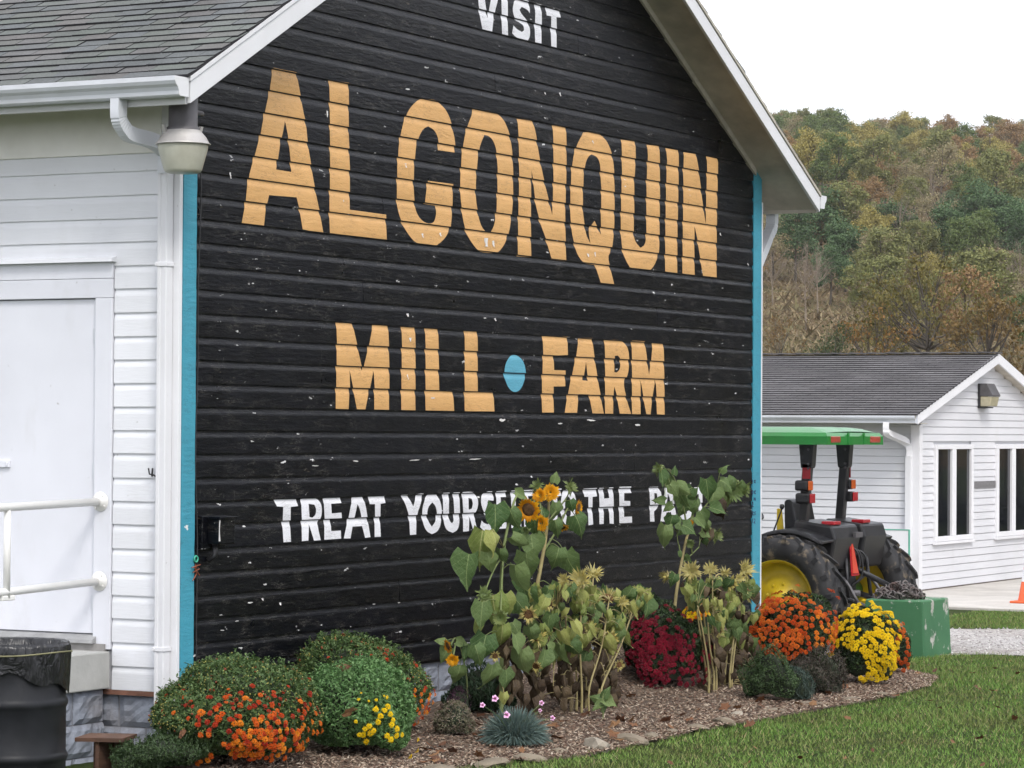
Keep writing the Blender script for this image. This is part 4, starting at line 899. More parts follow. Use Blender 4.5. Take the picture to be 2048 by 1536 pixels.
def wheel(x, y, z, R, wd, side, lugs=19, rimr=0.6):
    """side: -1 = outer face toward -x"""
    sd = wd/2
    prof = [(R*rimr, -sd*0.72), (R*(rimr+0.05), -sd*0.86), (R*0.78, -sd*1.0), (R*0.90, -sd*0.95), (R*0.945, -sd*0.8), (R*0.955, 0), (R*0.945, sd*0.8), (R*0.90, sd*0.95), (R*0.78, sd), (R*(rimr+0.05), sd*0.86), (R*rimr, sd*0.72)]
    wh = MB().lathe(prof, 56, (x, y, z), (1, 0, 0)).build('wheel', M['rubber'], tr, True)
    # chevron lugs, each a piece
    lm = MB()
    def rp(a, r, xx): return (xx, r*math.cos(a), r*math.sin(a))
    vs = []
    for (u, xx) in ((0.0, 0.02*wd), (0.10, 0.22*wd), (0.22, 0.40*wd), (0.26, 0.50*wd)):
        for da in (-0.045, 0.045):
            r1 = R*1.0 if xx < 0.45*wd else R*0.965; r0 = R*0.93 if xx < 0.45*wd else R*0.86
            vs += [rp(u+da, r0, xx), rp(u+da*0.7, r1, xx)]
    fs = []
    for i in range(3):
        o = i*4; fs += [(o, o+1, o+5, o+4), (o+1, o+3, o+7, o+5), (o+3, o+2, o+6, o+7)]
    fs += [(0, 2, 3, 1), (12, 13, 15, 14)]
    meR = MB().add(vs, fs).mesh('lug', M['rubber']); meL = MB().add([(-a, b, c) for a, b, c in vs], fs).mesh('lug', M['rubber'])
    for i in range(lugs):
        for me, o in ((meR, 0), (meL, 0.5)):
            link_mesh('lug', me, wh, (x, y, z), (2*math.pi*(i+o)/lugs, 0, 0))
    o = side*1.0
    rim = MB().lathe([(R*(rimr+0.012), sd*0.70), (R*(rimr+0.02), sd*0.76), (R*rimr, sd*0.74), (R*(rimr-0.035), sd*0.6), (R*(rimr-0.05), sd*0.25), (R*(rimr-0.06), sd*0.05), (R*0.36, sd*0.0), (R*0.30, sd*0.22), (R*0.16, sd*0.25), (R*0.13, sd*0.42), (0, sd*0.42)], 40, (x, y, z), (o, 0, 0)).build('rim', M['jyellow'], wh, True)
    MB().lathe([(R*(rimr+0.01), sd*0.72), (R*(rimr-0.05), sd*0.3), (R*(rimr-0.06), 0), (R*0.2, 0.0), (0, 0)], 40, (x, y, z), (-o, 0, 0)).build('rim', M['jyellow'], wh, True)
    for i in range(8):
        a = 2*math.pi*i/8+0.2
        MB().lathe([(0, 0.018), (0.016, 0.014), (0.018, 0)], 6, (x+o*sd*0.2, y+R*0.23*math.cos(a), z+R*0.23*math.sin(a)), (o, 0, 0)).build('bolt', M['jyellow'], wh)
    return wh
wheel(TX, TY, TZ, TR, 0.40, -1); wheel(TX+1.89, TY, TZ, TR, 0.40, 1)
wheel(TX+0.16, TY+1.65, 0.33, 0.37, 0.24, -1, 14); wheel(TX+1.73, TY+1.65, 0.33, 0.37, 0.24, 1, 14)
# chassis, axle, hood
MB().tube([(TX+0.1, TY, TZ), (TX+1.79, TY, TZ)], 0.10, 14).build('rear_axle', M['jgreen'], tr, True)
MB().box(TC-0.2, TC+0.2, TY-0.24, TY+0.9, 0.28, 0.80).build('transmission', M['tblack'], tr, bevel=0.03)
MB().box(TC-0.17, TC+0.17, TY-0.30, TY-0.24, 0.30, 0.62).build('rear_plate', M['tblack'], tr, bevel=0.02)
MB().extr([(0.75, 0.55), (2.15, 0.55), (2.22, 0.75), (2.12, 1.02), (1.2, 1.16), (0.75, 1.18)], (TC-0.27, TY, 0), (0, 1, 0), (0, 0, 1), (0.54, 0, 0)).build('hood', M['jgreen'], tr, bevel=0.05)
MB().tube([(TX+0.2, TY+1.65, 0.33), (TX+1.69, TY+1.65, 0.33)], 0.06, 10).build('front_axle', M['jgreen'], tr, True)
MB().box(TC-0.52, TC+0.52, TY-0.02, TY+0.95, 0.60, 0.66).build('platform', M['tblack'], tr, bevel=0.01)
# fenders: an arched shell over each rear tyre plus its inner cheek
def fender(s):
    xo = TX+0.05 if s < 0 else TX+1.84; xi = TC+s*0.42
    a0, a1 = R_(54), R_(160); n = 16; vs = []
    for i in range(n+1):
        a = a0+(a1-a0)*i/n; r = TR+0.055+(0.02 if i in (0, n) else 0)
        for x, rr in ((xo, r-0.045), (xo+0.015, r-0.008), (xi, r+0.006), (xi, r-0.014)): vs.append((x, TY-rr*math.cos(a), TZ+rr*math.sin(a)))
    fs = [(i*4+j, (i+1)*4+j, (i+1)*4+(j+1) % 4, i*4+(j+1) % 4) for i in range(n) for j in range(4)]+[(3, 2, 1, 0), (n*4, n*4+1, n*4+2, n*4+3)]
    fo = MB().add(vs, fs).build('fender', M['tblack'], tr, bevel=0.012)
    pl = [(-(TR+0.05)*math.cos(a), (TR+0.05)*math.sin(a)) for a in [a0+(a1-a0)*i/n for i in range(n+1)]]+[(0.5, 0.25), (0.3, 0.22), (-0.20, 0.22)]
    MB().extr(pl, (xi-0.01, TY, TZ), (0, 1, 0), (0, 0, 1), (0.02, 0, 0)).build('fender_cheek', M['tblack'], tr)
    return fo
fender(-1); fender(1)
# black consoles standing on the fenders at the rear
for s in (-1, 1):
    x0, x1 = (TC-0.62, TC+0.02) if s < 0 else (TC+0.14, TC+0.72)
    cb = MB().extr([(-0.34, 0.70), (-0.40, 1.0), (-0.36, 1.12), (0.02, 1.17), (0.08, 0.9), (0.05, 0.70)], (x0, TY, 0), (0, 1, 0), (0, 0, 1), (x1-x0, 0, 0)).build('rear_panel', M['tblack'], tr, bevel=0.025)
    MB().box(x0+0.08, x0+0.26, TY-0.35, TY-0.22, 1.125, 1.16).build('tail_light', M['red'], tr, bevel=0.008)
MB().box(TC-0.22, TC+0.2, TY-0.30, TY-0.1, 0.66, 0.98).build('rear_wall', M['tblack'], tr, bevel=0.02)
# slow-vehicle triangle with its red border
tx0 = TC-0.16
MB().extr([(-0.07, 0.0), (0.07, 0.0), (-0.01, 0.36)], (tx0, TY-0.418, 0.66), (1, 0, 0.0), (0, 0.13, 1), (0, -0.006, 0)).build('warning_triangle', M['smv'], tr)
MB().extr([(-0.10, -0.02), (0.10, -0.02), (0.01, 0.40), (-0.04, 0.40)], (tx0, TY-0.412, 0.655), (1, 0, 0.0), (0, 0.13, 1), (0, -0.005, 0)).build('triangle_border', M['red'], tr)
# seat, steering wheel, lever
MB().extr([(-0.06, 0.95), (0.02, 1.33), (0.07, 1.36), (0.11, 1.34), (0.10, 0.97)], (TC-0.30, TY+0.16, 0), (0, 1, 0), (0, 0, 1), (0.50, 0, 0)).build('seat_back', M['tblack'], tr, bevel=0.035)
MB().box(TC-0.24, TC+0.24, TY+0.2, TY+0.62, 0.90, 1.0).build('seat', M['jyellow'], tr, bevel=0.04)
MB().extr([(-0.03, 0.97), (0.0, 1.26), (0.05, 1.27), (0.05, 0.97)], (TC-0.33, TY+0.28, 0), (0, 1, 0), (0, 0, 1), (0.03, 0, 0)).build('seat_side', M['jyellow'], tr, bevel=0.01)
stc = np.array((TC-0.05, TY+0.78, 1.27)); e1 = np.array((1.0, 0, 0)); e2 = unit(np.array((0, 0.8, 0.55)))
MB().tube([stc+0.20*(math.cos(a)*e1+math.sin(a)*e2) for a in [2*math.pi*i/28 for i in range(29)]], 0.013, 8, False).build('steering_wheel', M['tblack'], tr, True)
MB().tube([stc, stc+(0, 0.22, -0.35)], 0.03, 8).build('steering_column', M['tblack'], tr, True)
MB().tube([stc-0.19*e1, stc+0.19*e1], 0.011, 6).build('steering_spoke', M['tblack'], tr)
lv = MB().tube([(TC-0.50, TY+0.30, 1.02), (TC-0.50, TY+0.20, 1.27)], 0.008, 6).build('lever', M['tblack'], tr)
MB().lathe([(0, 0.03), (0.02, 0.024), (0.024, 0.0), (0.014, -0.02), (0, -0.022)], 10, (TC-0.50, TY+0.20, 1.285)).build('knob', M['tblack'], lv, True)
# roll bar posts with plates and lamps
for s in (-1, 1):
    px = TC+s*0.465-0.01
    po = MB().bar((px, TY+0.02, 0.75), (px, TY-0.07, 1.86), 0.085, 0.085, (0, 1, 0)).build('roll_post', M['tblack'], tr, bevel=0.01)
    MB().extr([(-0.10, 1.885), (0.05, 1.885), (0.03, 1.68), (0.025, 1.66), (-0.075, 1.66), (-0.085, 1.68)], (px-0.05, TY-0.03, 0), (0, 1, 0), (0, 0, 1), (0.10, 0, 0)).build('bracket', M['tblack'], po, bevel=0.006)
    for zz_ in (1.84, 1.70, 1.66): MB().lathe([(0, 0.012), (0.013, 0.010), (0.014, 0)], 6, (px-0.05, TY-0.08, zz_), (-1, 0, 0)).build('bolt', M['greymetal'], po)
    yl_ = TY-0.02; xs = px+s*0.08
    MB().box(xs-0.055, xs+0.055, yl_-0.09, yl_+0.05, 1.445, 1.545).build('lamp_housing', M['tblack'], po, bevel=0.022)
    MB().box(xs-0.052, xs+0.052, yl_-0.102, yl_-0.091, 1.45, 1.54).build('amber_lamp', M['amber'], po, bevel=0.008)
    MB().box(xs-0.065, xs+0.065, yl_-0.11, yl_+0.04, 1.325, 1.425).build('lamp_housing', M['tblack'], po, bevel=0.022)
    MB().box(xs-0.062, xs+0.062, yl_-0.122, yl_-0.111, 1.33, 1.42).build('red_lamp', M['red'], po, bevel=0.008)
    MB().box(px+s*0.044, px+s*0.05, TY-0.1, TY-0.02, 1.56, 1.70).build('reflector', M['red'], po)
# canopy: shallow moulded roof with ribs and rear recesses
CX0, CX1, CY0, CY1 = TC-0.735, TC+0.70, TY-0.36, TY+1.35
gn = 15; vs = []; 
for j in range(gn+1):
    for i in range(gn+1):
        u, v_ = i/gn, j/gn; e = min(u, 1-u, v_, 1-v_)
        z = 2.00+0.035*min(1, e/0.10)+0.012*(math.cos((u-0.5)*math.pi))
        if 0.12 < u < 0.30 or 0.44 < u < 0.56 or 0.70 < u < 0.88: z += 0.008 if 0.06 < v_ < 0.94 else 0
        ins = 0.03
        vs.append((CX0+ins+(CX1-CX0-2*ins)*u, CY0+ins+(CY1-CY0-2*ins)*v_, z))
fs = [(j*(gn+1)+i, j*(gn+1)+i+1, (j+1)*(gn+1)+i+1, (j+1)*(gn+1)+i) for j in range(gn) for i in range(gn)]
cap = MB().add(vs, fs)
ring = [(CX0+0.03, CY0+0.03), (CX1-0.03, CY0+0.03), (CX1-0.03, CY1-0.03), (CX0+0.03, CY1-0.03)]; ro = [(CX0, CY0), (CX1, CY0), (CX1, CY1), (CX0, CY1)]
def skirt(mb, a, za, b, zb_):
    n = len(a); mb.add([(*p, za) for p in a]+[(*p, zb_) for p in b], [(i, (i+1) % n, n+(i+1) % n, n+i) for i in range(n)])
skirt(cap, ring, 2.0, ro, 1.965); skirt(cap, ro, 1.965, ro, 1.885); skirt(cap, ro, 1.885, ring, 1.885); cap.box(CX0+0.03, CX1-0.03, CY0+0.03, CY1-0.03, 1.89, 1.90)
canopy = cap.build('canopy', M['jgreen'], tr)
for a, b in ((0.06, 0.22), (0.76, 0.94)):
    x0, x1 = CX0+(CX1-CX0)*a, CX0+(CX1-CX0)*b
    MB().box(x0, x1, CY0-0.008, CY0+0.02, 1.905, 1.965).build('canopy_lamp', simple('lamp_recess', (0.32, 0.05, 0.03), 0.35, 0.2), canopy, bevel=0.008)
for a in (0.36, 0.64): MB().box(CX0+(CX1-CX0)*a-0.012, CX0+(CX1-CX0)*a+0.012, CY0-0.012, CY0+0.01, 1.885, 2.0).build('canopy_rib', M['jgreen'], canopy, bevel=0.005)
# three-point hitch
for s in (-1, 1):
    MB().tube([(TC+s*0.25, TY-0.1, 0.50), (TC+s*0.33, TY-0.62, 0.34)], 0.028, 8).build('lower_link', M['tblack'], tr, True)
    MB().tube([(TC+s*0.24, TY-0.12, 0.86), (TC+s*0.26, TY-0.36, 0.80)], 0.03, 8).build('lift_arm', M['tblack'], tr, True)
    MB().tube([(TC+s*0.26, TY-0.36, 0.80), (TC+s*0.29, TY-0.40, 0.42)], 0.02, 8).build('lift_rod', M['tblack'], tr, True)
MB().tube([(TC+0.02, TY-0.25, 0.74), (TC+0.25, TY-0.62, 0.52)], 0.027, 8).build('top_link', M['tblack'], tr, True)
for hx, hz_, sg_ in ((-0.12, 0.92, 0.10), (-0.04, 0.9, 0.16), (0.08, 0.88, 0.12)):
    MB().tube(arc([(TC+hx, TY-0.30, hz_), (TC+hx+0.03, TY-0.40, hz_-0.05), (TC+hx+0.05, TY-0.42, hz_-sg_-0.1), (TC+hx-0.02, TY-0.32, hz_-sg_-0.22)], 5), 0.011, 6).build('hose', M['darkmetal'], tr, True)
for s in (-1, 1):
    MB().tube(arc([(TC+s*0.30, TY-0.05, 0.72), (TC+s*0.33, TY-0.35, 0.62), (TC+s*0.36, TY-0.52, 0.40)], 5), 0.016, 6).build('stabiliser', M['greymetal'], tr, True)
    MB().box(TC+s*0.40-0.03, TC+s*0.40+0.03, TY-0.12, TY+0.05, 0.42, 0.98).build('fender_strut', M['tblack'], tr, bevel=0.01)
MB().box(TC-0.20, TC-0.02, TY-0.437, TY-0.405, 1.0, 1.05).build('number_plate', M['greymetal'], tr)
MB().tube([(TC, TY-0.2, 0.46), (TC, TY-0.40, 0.46)], 0.03, 8).build('drive_shaft', M['greymetal'], tr, True)
# ================================================================ green concrete block with a heap of chain
b0 = onZ(1848, 1311, 0.0); bx, by = b0[0], b0[1]
bk = thing('green_block', (bx+0.28, by+0.29, 0), 'worn green painted concrete block beside the yellow mums', 'block')
t = NT('worn_green_paint'); v = t.pos(); n1 = t.noise(v, 2.2, 6, 0.62)
c = t.ramp(t.noise(v, 3, 4), [(0.3, (0.035, 0.135, 0.058)), (0.7, (0.055, 0.175, 0.075))])
worn = t.ramp(t.noise(t.pos((1.4, 1.0, 1.0), (1.1, 0.2, 0.4)), 4.2, 7, 0.66), [(0.555, 0.0), (0.585, 1.0)])
c = t.mix(worn, c, t.ramp(t.noise(v, 14, 4), [(0.3, (0.34, 0.33, 0.29)), (0.7, (0.52, 0.51, 0.46))])); t.p(Base_Color=c, Roughness=0.7); t.bump(worn, -0.4, 0.004)
vs = []; H = 0.49
for zf, ins in ((-0.05, 0.0), (0.0, 0.0), (H*0.97, 0.022), (H, 0.03)):
    vs += [(bx+ins, by+ins, zf), (bx+0.72-ins, by+ins, zf), (bx+0.72-ins, by+0.60-ins, zf), (bx+ins, by+0.60-ins, zf)]
MB().add(vs, [(i*4+j, i*4+(j+1) % 4, (i+1)*4+(j+1) % 4, (i+1)*4+j) for i in range(3) for j in range(4)]+[(3, 2, 1, 0), (12, 13, 14, 15)]).build('block_body', t.m, bk, bevel=0.012)
ch = thing('chain_heap', (bx+0.26, by+0.34, H), 'heap of rusty chain piled on the green block', 'chain')
M['chain'] = simple('chain_steel', (0.13, 0.115, 0.11), 0.45, 0.3, 14, 0.2, metal=0.5, dirt=((0.10, 0.035, 0.025), 0.8))
lk = MB(); NN, nn = 12, 5
for i in range(NN):
    a = 2*math.pi*i/NN
    for j in range(nn):
        b = 2*math.pi*j/nn; lk.v.append(((0.027+0.0075*math.cos(b))*math.cos(a)*1.5, (0.027+0.0075*math.cos(b))*math.sin(a), 0.0075*math.sin(b)))
lk.f = [(i*nn+j, ((i+1) % NN)*nn+j, ((i+1) % NN)*nn+(j+1) % nn, i*nn+(j+1) % nn) for i in range(NN) for j in range(nn)]
lme = lk.mesh('chain_link', M['chain'], True); rc = random.Random(9)
for i in range(120):
    r = 0.20*math.sqrt(rc.random()); a = rc.uniform(0, 6.283); hh = 0.13*(1-(r/0.21)**2)*rc.random()+0.012
    link_mesh('chain_link', lme, ch, (bx+0.26+r*math.cos(a), by+0.34+r*math.sin(a)*1.1, H+hh), (rc.uniform(-1.2, 1.2), rc.uniform(-1.2, 1.2), rc.uniform(0, 6.28)))
# ================================================================ flower bed
FRX = [-3.0, -0.9, 0.17, 0.92, 1.6, 2.5, 3.38, 4.93, 6.2, 7.4, 8.3, 8.9, 9.3]
FRY = [-1.25, -1.32, -1.50, -1.66, -1.92, -1.90, -1.86, -1.93, -2.0, -1.95, -1.70, -1.2, -0.2]
def bed_front(x): return float(np.interp(x, FRX, FRY))
def bedz(x, y):
    t = max(0.0, min(1.0, 1-(y/bed_front(x)))); u_ = max(0.0, min(1.0, (x-2.8)/3.5)); return 0.025+0.105*t+0.26*u_*u_*(3-2*u_)*t**4
def m_mulch():
    t = NT('mulch_soil'); v = t.pos(); vo = t.n('ShaderNodeTexVoronoi', Scale=45.0); t.t.links.new(t.pos((1, 1.7, 1)), vo.inputs['Vector'])
    c = t.ramp(vo.outputs['Color'], [(0.15, (0.05, 0.032, 0.022)), (0.6, (0.16, 0.11, 0.075)), (0.9, (0.27, 0.21, 0.15))])
    c = t.mix(t.ramp(t.noise(v, 2.2, 5), [(0.4, 0.0), (0.65, 0.55)]), c, (0.055, 0.035, 0.025)); t.p(Base_Color=c, Roughness=0.95); t.bump(vo.outputs['Distance'], 0.8, 0.015); return t.m
xs = np.arange(-0.9, 9.31, 0.1); nt = 14; vs = []
for x in xs:
    yb = -0.01 if 0 <= x <= BW else (-0.01-(-x)*0.35 if x < 0 else -0.01)
    yf = bed_front(x)
    for j in range(nt+1):
        y = yb+(yf-yb)*j/nt; vs.append((x, y, bedz(x, y)-(0.03 if j == nt else 0)+0.006*math.sin(x*9+y*7)))
n = nt+1; fs = [(i*n+j, (i+1)*n+j, (i+1)*n+j+1, i*n+j+1) for i in range(len(xs)-1) for j in range(nt)]
tag(MB().add(vs, fs).build('flower_bed', m_mulch(), fix=True), kind='structure')
def in_bed(x, y): return -0.9 < x < 9.3 and bed_front(x) < y < 0
# wood chips
k = 17000; x = rng.uniform(-0.6, 9.1, k); yf = np.interp(x, FRX, FRY); y = yf*rng.beta(1.6, 0.9, k)*1.03; tt_ = np.clip(1-y/yf, 0, 1); uu_ = np.clip((x-2.8)/3.5, 0, 1); z = 0.033+0.105*tt_+0.26*uu_*uu_*(3-2*uu_)*tt_**4
L = rng.uniform(0.010, 0.032, k); Wd = rng.uniform(0.004, 0.009, k); H_ = rng.uniform(0.0015, 0.004, k); a = rng.uniform(0, 6.283, k); tl = rng.normal(0, 0.35, k)
d1 = np.stack([np.cos(a)*np.cos(tl), np.sin(a)*np.cos(tl), np.sin(tl)], 1); d2 = np.stack([-np.sin(a), np.cos(a), rng.normal(0, .3, k)], 1); d3 = np.cross(d1, d2)
c0 = np.stack([x, y, z], 1); Vc = np.stack([c0+d1*L[:, None], c0-d1*L[:, None], c0+d2*Wd[:, None], c0-d2*Wd[:, None], c0+d3*H_[:, None], c0-d3*H_[:, None]], 1)
t = NT('wood_chip'); t.p(Base_Color=t.ramp(t.rnd_isl(), [(0, (0.075, 0.042, 0.03)), (0.35, (0.19, 0.115, 0.08)), (0.75, (0.37, 0.28, 0.20)), (1, (0.56, 0.47, 0.37))]), Roughness=0.9)
tag(place('wood_chips', mesh_np('wood_chips', Vc.reshape(-1, 3), (of[None]+(np.arange(k)*6)[:, None, None]).reshape(-1, 3), t.m)), 'brown wood chip mulch covering the flower bed', 'mulch', kind='stuff')
# edging stones
def stone_mesh(seed, q=1.0):
    rr = random.Random(seed); bm = bmesh.new(); bmesh.ops.create_icosphere(bm, subdivisions=2, radius=1.0)
    ph = [(Vector((rr.uniform(-1, 1), rr.uniform(-1, 1), rr.uniform(-1, 1))).normalized(), rr.uniform(0.55, 0.95)) for _ in range(9)]
    for v in bm.verts:
        c = v.co.copy()
        for nrm, lim in ph:
            d = c.dot(nrm)
            if d > lim: c -= nrm*(d-lim)*0.92
        v.co = c*(1+rr.uniform(-0.03, 0.03))
    me = bpy.data.meshes.new('edging_stone'); bm.to_mesh(me); bm.free(); return me
M['stone'] = simple('fieldstone', (0.20, 0.165, 0.12), 0.9, 0.3, 7, 0.7, dirt=((0.13, 0.10, 0.07), 0.6)); M['stone2'] = simple('pale_fieldstone', (0.36, 0.32, 0.26), 0.9, 0.25, 9, 0.7, dirt=((0.25, 0.2, 0.14), 0.5))
SM = [stone_mesh(i) for i in range(7)]
STN = [(1192,1484,62,40,1,'pale angular stone at the bed edge, largest in the flower bed border'),(1262,1474,70,26,0,'flat brown stone beside the large pale one in the bed border'),(1305,1470,40,20,0,None),(1395,1452,50,14,0,None),(1450,1440,56,20,0,None),(1470,1428,40,16,1,None),(1545,1420,50,12,0,None),(1620,1408,46,10,0,None),(1700,1398,44,9,0,None),(980,1522,80,18,0,None),(1060,1512,70,15,0,None),(880,1536,90,26,0,None),(1120,1503,40,12,0,None),(1345,1462,36,12,0,None),(1770,1388,40,8,0,None)]
ro = random.Random(2)
ORD = ['first', 'second', 'third', 'fourth', 'fifth', 'sixth', 'seventh', 'eighth', 'ninth', 'tenth', 'eleventh', 'twelfth', 'thirteenth']; _plain = sorted([q[0] for q in STN if not q[5]], reverse=True)
for i, (px, py, w, h, pale, lab) in enumerate(STN):
    p = onZ(px, py+h*0.35, 0.02); D = float((p-CAM)@AX_F); s = w/2/(CAM_F/D)
    me = SM[i % 7].copy(); me.materials.append(M['stone2'] if pale else M['stone'])
    o = link_mesh('edging_stone', me, None, (p[0], p[1], 0.015+h/2/(CAM_F/D)*0.4), (ro.uniform(-.2, .2), ro.uniform(-.2, .2), ro.uniform(0, 6)), (s*1.25, s*1.0, max(0.03, h/2/(CAM_F/D)*1.1)))
    tag(o, lab or ('low half sunk fieldstone, %s along the bed edge counted from the yellow mum' % ORD[_plain.index(px)]), 'stone', 'fieldstones edging the flower bed')

# ---------------------------------------------------------------- leaf clouds
def leaf_quads(c, nrm, tip, L, W, fold=0.25):
    """diamond leaves: centre, normal, tip direction"""
    tip = unit(tip-nrm*np.sum(tip*nrm, 1, keepdims=True)); sd = np.cross(nrm, tip)
    L = np.asarray(L).reshape(-1, 1); W = np.asarray(W).reshape(-1, 1)
    return np.stack([c-tip*L*0.5, c+sd*W*0.5+nrm*W*fold, c+tip*L*0.5-nrm*L*0.12, c-sd*W*0.5+nrm*W*fold], 1)
def bumpy(d, seed, amp):
    r_ = np.random.default_rng(seed); o = np.zeros(len(d))
    for f in (2.0, 3.7, 6.5):
        for _ in range(3):
            k = unit(r_.normal(size=3)); o += np.sin(d@k*f*2+r_.uniform(0, 6.28))*amp/f*1.6
    return o
def dome_dirs(n, lo=-0.25, seed=0):
    r_ = np.random.default_rng(seed); z = r_.uniform(lo, 1, n); a = r_.uniform(0, 2*math.pi, n); q = np.sqrt(np.maximum(0, 1-z*z)); return np.stack([q*np.cos(a), q*np.sin(a), z], 1)
class Dome:
    """shrub-shaped half ellipsoid standing on the ground"""
    def __init__(s, px, d, wpx, top, seed, ry=None, base=None, amp=0.12):
        s.amp = amp
        b = onY(px, 1430, -d) if base is None else np.asarray(base, float)
        s.b = np.array((b[0], b[1], bedz(b[0], b[1]) if in_bed(b[0], b[1]) else gz(b[0], b[1])))
        D = float((s.b-CAM)@AX_F); s.D = D; s.sc = CAM_F/D
        s.r = wpx/2/s.sc; ztop = CAM[2]+(ray(px, top)[2]/ray(px, top).dot(AX_F))*D
        s.h = ztop-s.b[2]; s.zc = s.b[2]+s.h*0.38; s.rad = np.array((s.r, ry or s.r, s.h*0.62)); s.c = np.array((s.b[0], s.b[1], s.zc)); s.seed = seed
    def pts(s, n, shell=(0.80, 1.03), lo=-0.55, amp=None):
        amp = s.amp if amp is None else amp; r_ = np.random.default_rng(s.seed+n); d = dome_dirs(n, lo, s.seed+n); k = (r_.uniform(0, 1, n)**0.5*(shell[1]-shell[0])+shell[0]+np.where(r_.uniform(0, 1, n) < 0.16, r_.uniform(0, 0.085, n), 0))*(1+bumpy(d, s.seed, amp))
        return s.c+d*s.rad*k[:, None], unit(d/s.rad), r_
    def hit(s, px, py, k=1.055):
        o = (CAM-s.c)/(s.rad*k); d = ray(px, py)/(s.rad*k); A = d@d; B = 2*o@d; C = o@o-1; q = B*B-4*A*C
        if q <= 0: return None
        t = (-B-math.sqrt(q))/(2*A); p = CAM+ray(px, py)*t
        if p[2] < s.b[2]+0.01: return None
        nrm = unit((p-s.c)/s.rad**2); kk = 1+bumpy(((p-s.c)/s.rad/k)[None], s.seed, s.amp)[0]
        return s.c+(p-s.c)*kk, nrm
    def foliage(s, parent, n, L, W, mat, up=0.3, core=None, name='foliage', amp=None, shoots=0, shell=(0.80, 1.03)):
        if amp is not None: s.amp = amp
        amp = s.amp
        p, nr, r_ = s.pts(n, shell, amp=amp)
        keep = p[:, 2] > s.b[2]+0.005; p, nr = p[keep], nr[keep]; m = len(p)
        nn = unit(nr*0.45+r_.normal(0, 0.65, (m, 3))); tip = unit(nr*0.5+r_.normal(0, 0.5, (m, 3))+np.array((0, 0, up)))
        Q = leaf_quads(p, nn, tip, L*r_.uniform(0.6, 1.25, m), W*r_.uniform(0.6, 1.25, m))-base_loc(parent)
        if shoots:
            sp, sn, r3 = s.pts(shoots, (0.93, 1.0), lo=-0.1, amp=amp); ax_ = unit(sn*0.55+np.array((0, 0, 0.8))+r3.normal(0, 0.18, (shoots, 3))); ln_ = r3.uniform(0.012, 0.05, shoots)*(0.6+0.6*(sn[:, 2] > 0.5)); parts_ = [Q]
            w3 = unit(np.cross(ax_, r3.normal(size=(shoots, 3))))*0.0016; b3 = sp-base_loc(parent); parts_.append(np.stack([b3-w3, b3+w3, b3+ax_*ln_[:, None]+w3*0.5, b3+ax_*ln_[:, None]-w3*0.5], 1))
            for f_ in (0.2, 0.45, 0.65, 0.85, 1.0):
                sd3 = unit(np.cross(ax_, r3.normal(size=(shoots, 3)))); tp3 = unit(sd3+ax_*0.7); parts_.append(leaf_quads(b3+ax_*(ln_*f_)[:, None]+tp3*L*0.35, unit(ax_-tp3*0.6+r3.normal(0, .2, (shoots, 3))), tp3, L*r3.uniform(0.5, 0.9, shoots), W*r3.uniform(0.6, 1.0, shoots)))
            Q = np.concatenate(parts_, 0)
        o = place(name, quads_mesh(name, Q, mat), parent)
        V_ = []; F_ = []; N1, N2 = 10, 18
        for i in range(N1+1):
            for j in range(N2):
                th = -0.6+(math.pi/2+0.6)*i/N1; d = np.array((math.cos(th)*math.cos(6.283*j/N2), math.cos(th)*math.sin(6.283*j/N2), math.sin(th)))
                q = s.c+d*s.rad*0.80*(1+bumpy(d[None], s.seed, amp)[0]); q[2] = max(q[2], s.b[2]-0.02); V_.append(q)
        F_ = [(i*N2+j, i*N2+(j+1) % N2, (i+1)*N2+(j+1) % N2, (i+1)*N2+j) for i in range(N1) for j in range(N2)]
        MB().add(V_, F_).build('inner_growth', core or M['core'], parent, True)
        return o
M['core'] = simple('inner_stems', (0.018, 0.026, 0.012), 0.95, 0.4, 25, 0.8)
def bloom_mesh(name, mat, rings=((1.0, 12, 0.0), (0.72, 10, 0.22), (0.42, 8, 0.36)), cup=0.3, tipw=0.36):
    vs = []; fs = []; rr = random.Random(len(name))
    for rad, m_, lift in rings:
        for i in range(m_):
            a = 2*math.pi*(i+rr.uniform(-.2, .2))/m_+lift*3; w = 2*math.pi/m_*tipw*1.25; r1 = rad*rr.uniform(0.9, 1.08)
            k = len(vs); zt = lift+cup*0.5*(1-rad)+rr.uniform(-.05, .05)
            vs += [(0.12*math.cos(a), 0.12*math.sin(a), lift*0.7), (r1*0.72*math.cos(a-w), r1*0.72*math.sin(a-w), zt+0.06), (r1*math.cos(a), r1*math.sin(a), zt-0.10*rad), (r1*0.72*math.cos(a+w), r1*0.72*math.sin(a+w), zt+0.06)]
            fs.append((k, k+1, k+2, k+3))
    me = MB().add(vs, fs).mesh(name, mat, False, fix=False); return me
def petalmat(name, cols): return leafmat(name, cols, 0.6, 0.2, 'obj', 0.25)
PM = {'orange': bloom_mesh('bloom', petalmat('orange_petals', [(0.50, 0.055, 0.008), (0.62, 0.11, 0.012), (0.74, 0.20, 0.02)])),
      'redorange': bloom_mesh('bloom', petalmat('red_orange_petals', [(0.30, 0.018, 0.010), (0.48, 0.045, 0.012)])),
      'amber': bloom_mesh('bloom', petalmat('amber_petals', [(0.66, 0.17, 0.012), (0.80, 0.30, 0.02)])),
      'yellow': bloom_mesh('bloom', petalmat('yellow_petals', [(0.78, 0.52, 0.005), (0.85, 0.62, 0.01)])),
      'rust': bloom_mesh('bloom', petalmat('rust_petals', [(0.40, 0.055, 0.008), (0.52, 0.10, 0.012), (0.60, 0.15, 0.015)])),
      'crimson': bloom_mesh('bloom', petalmat('crimson_petals', [(0.15, 0.005, 0.018), (0.26, 0.009, 0.028)]))}
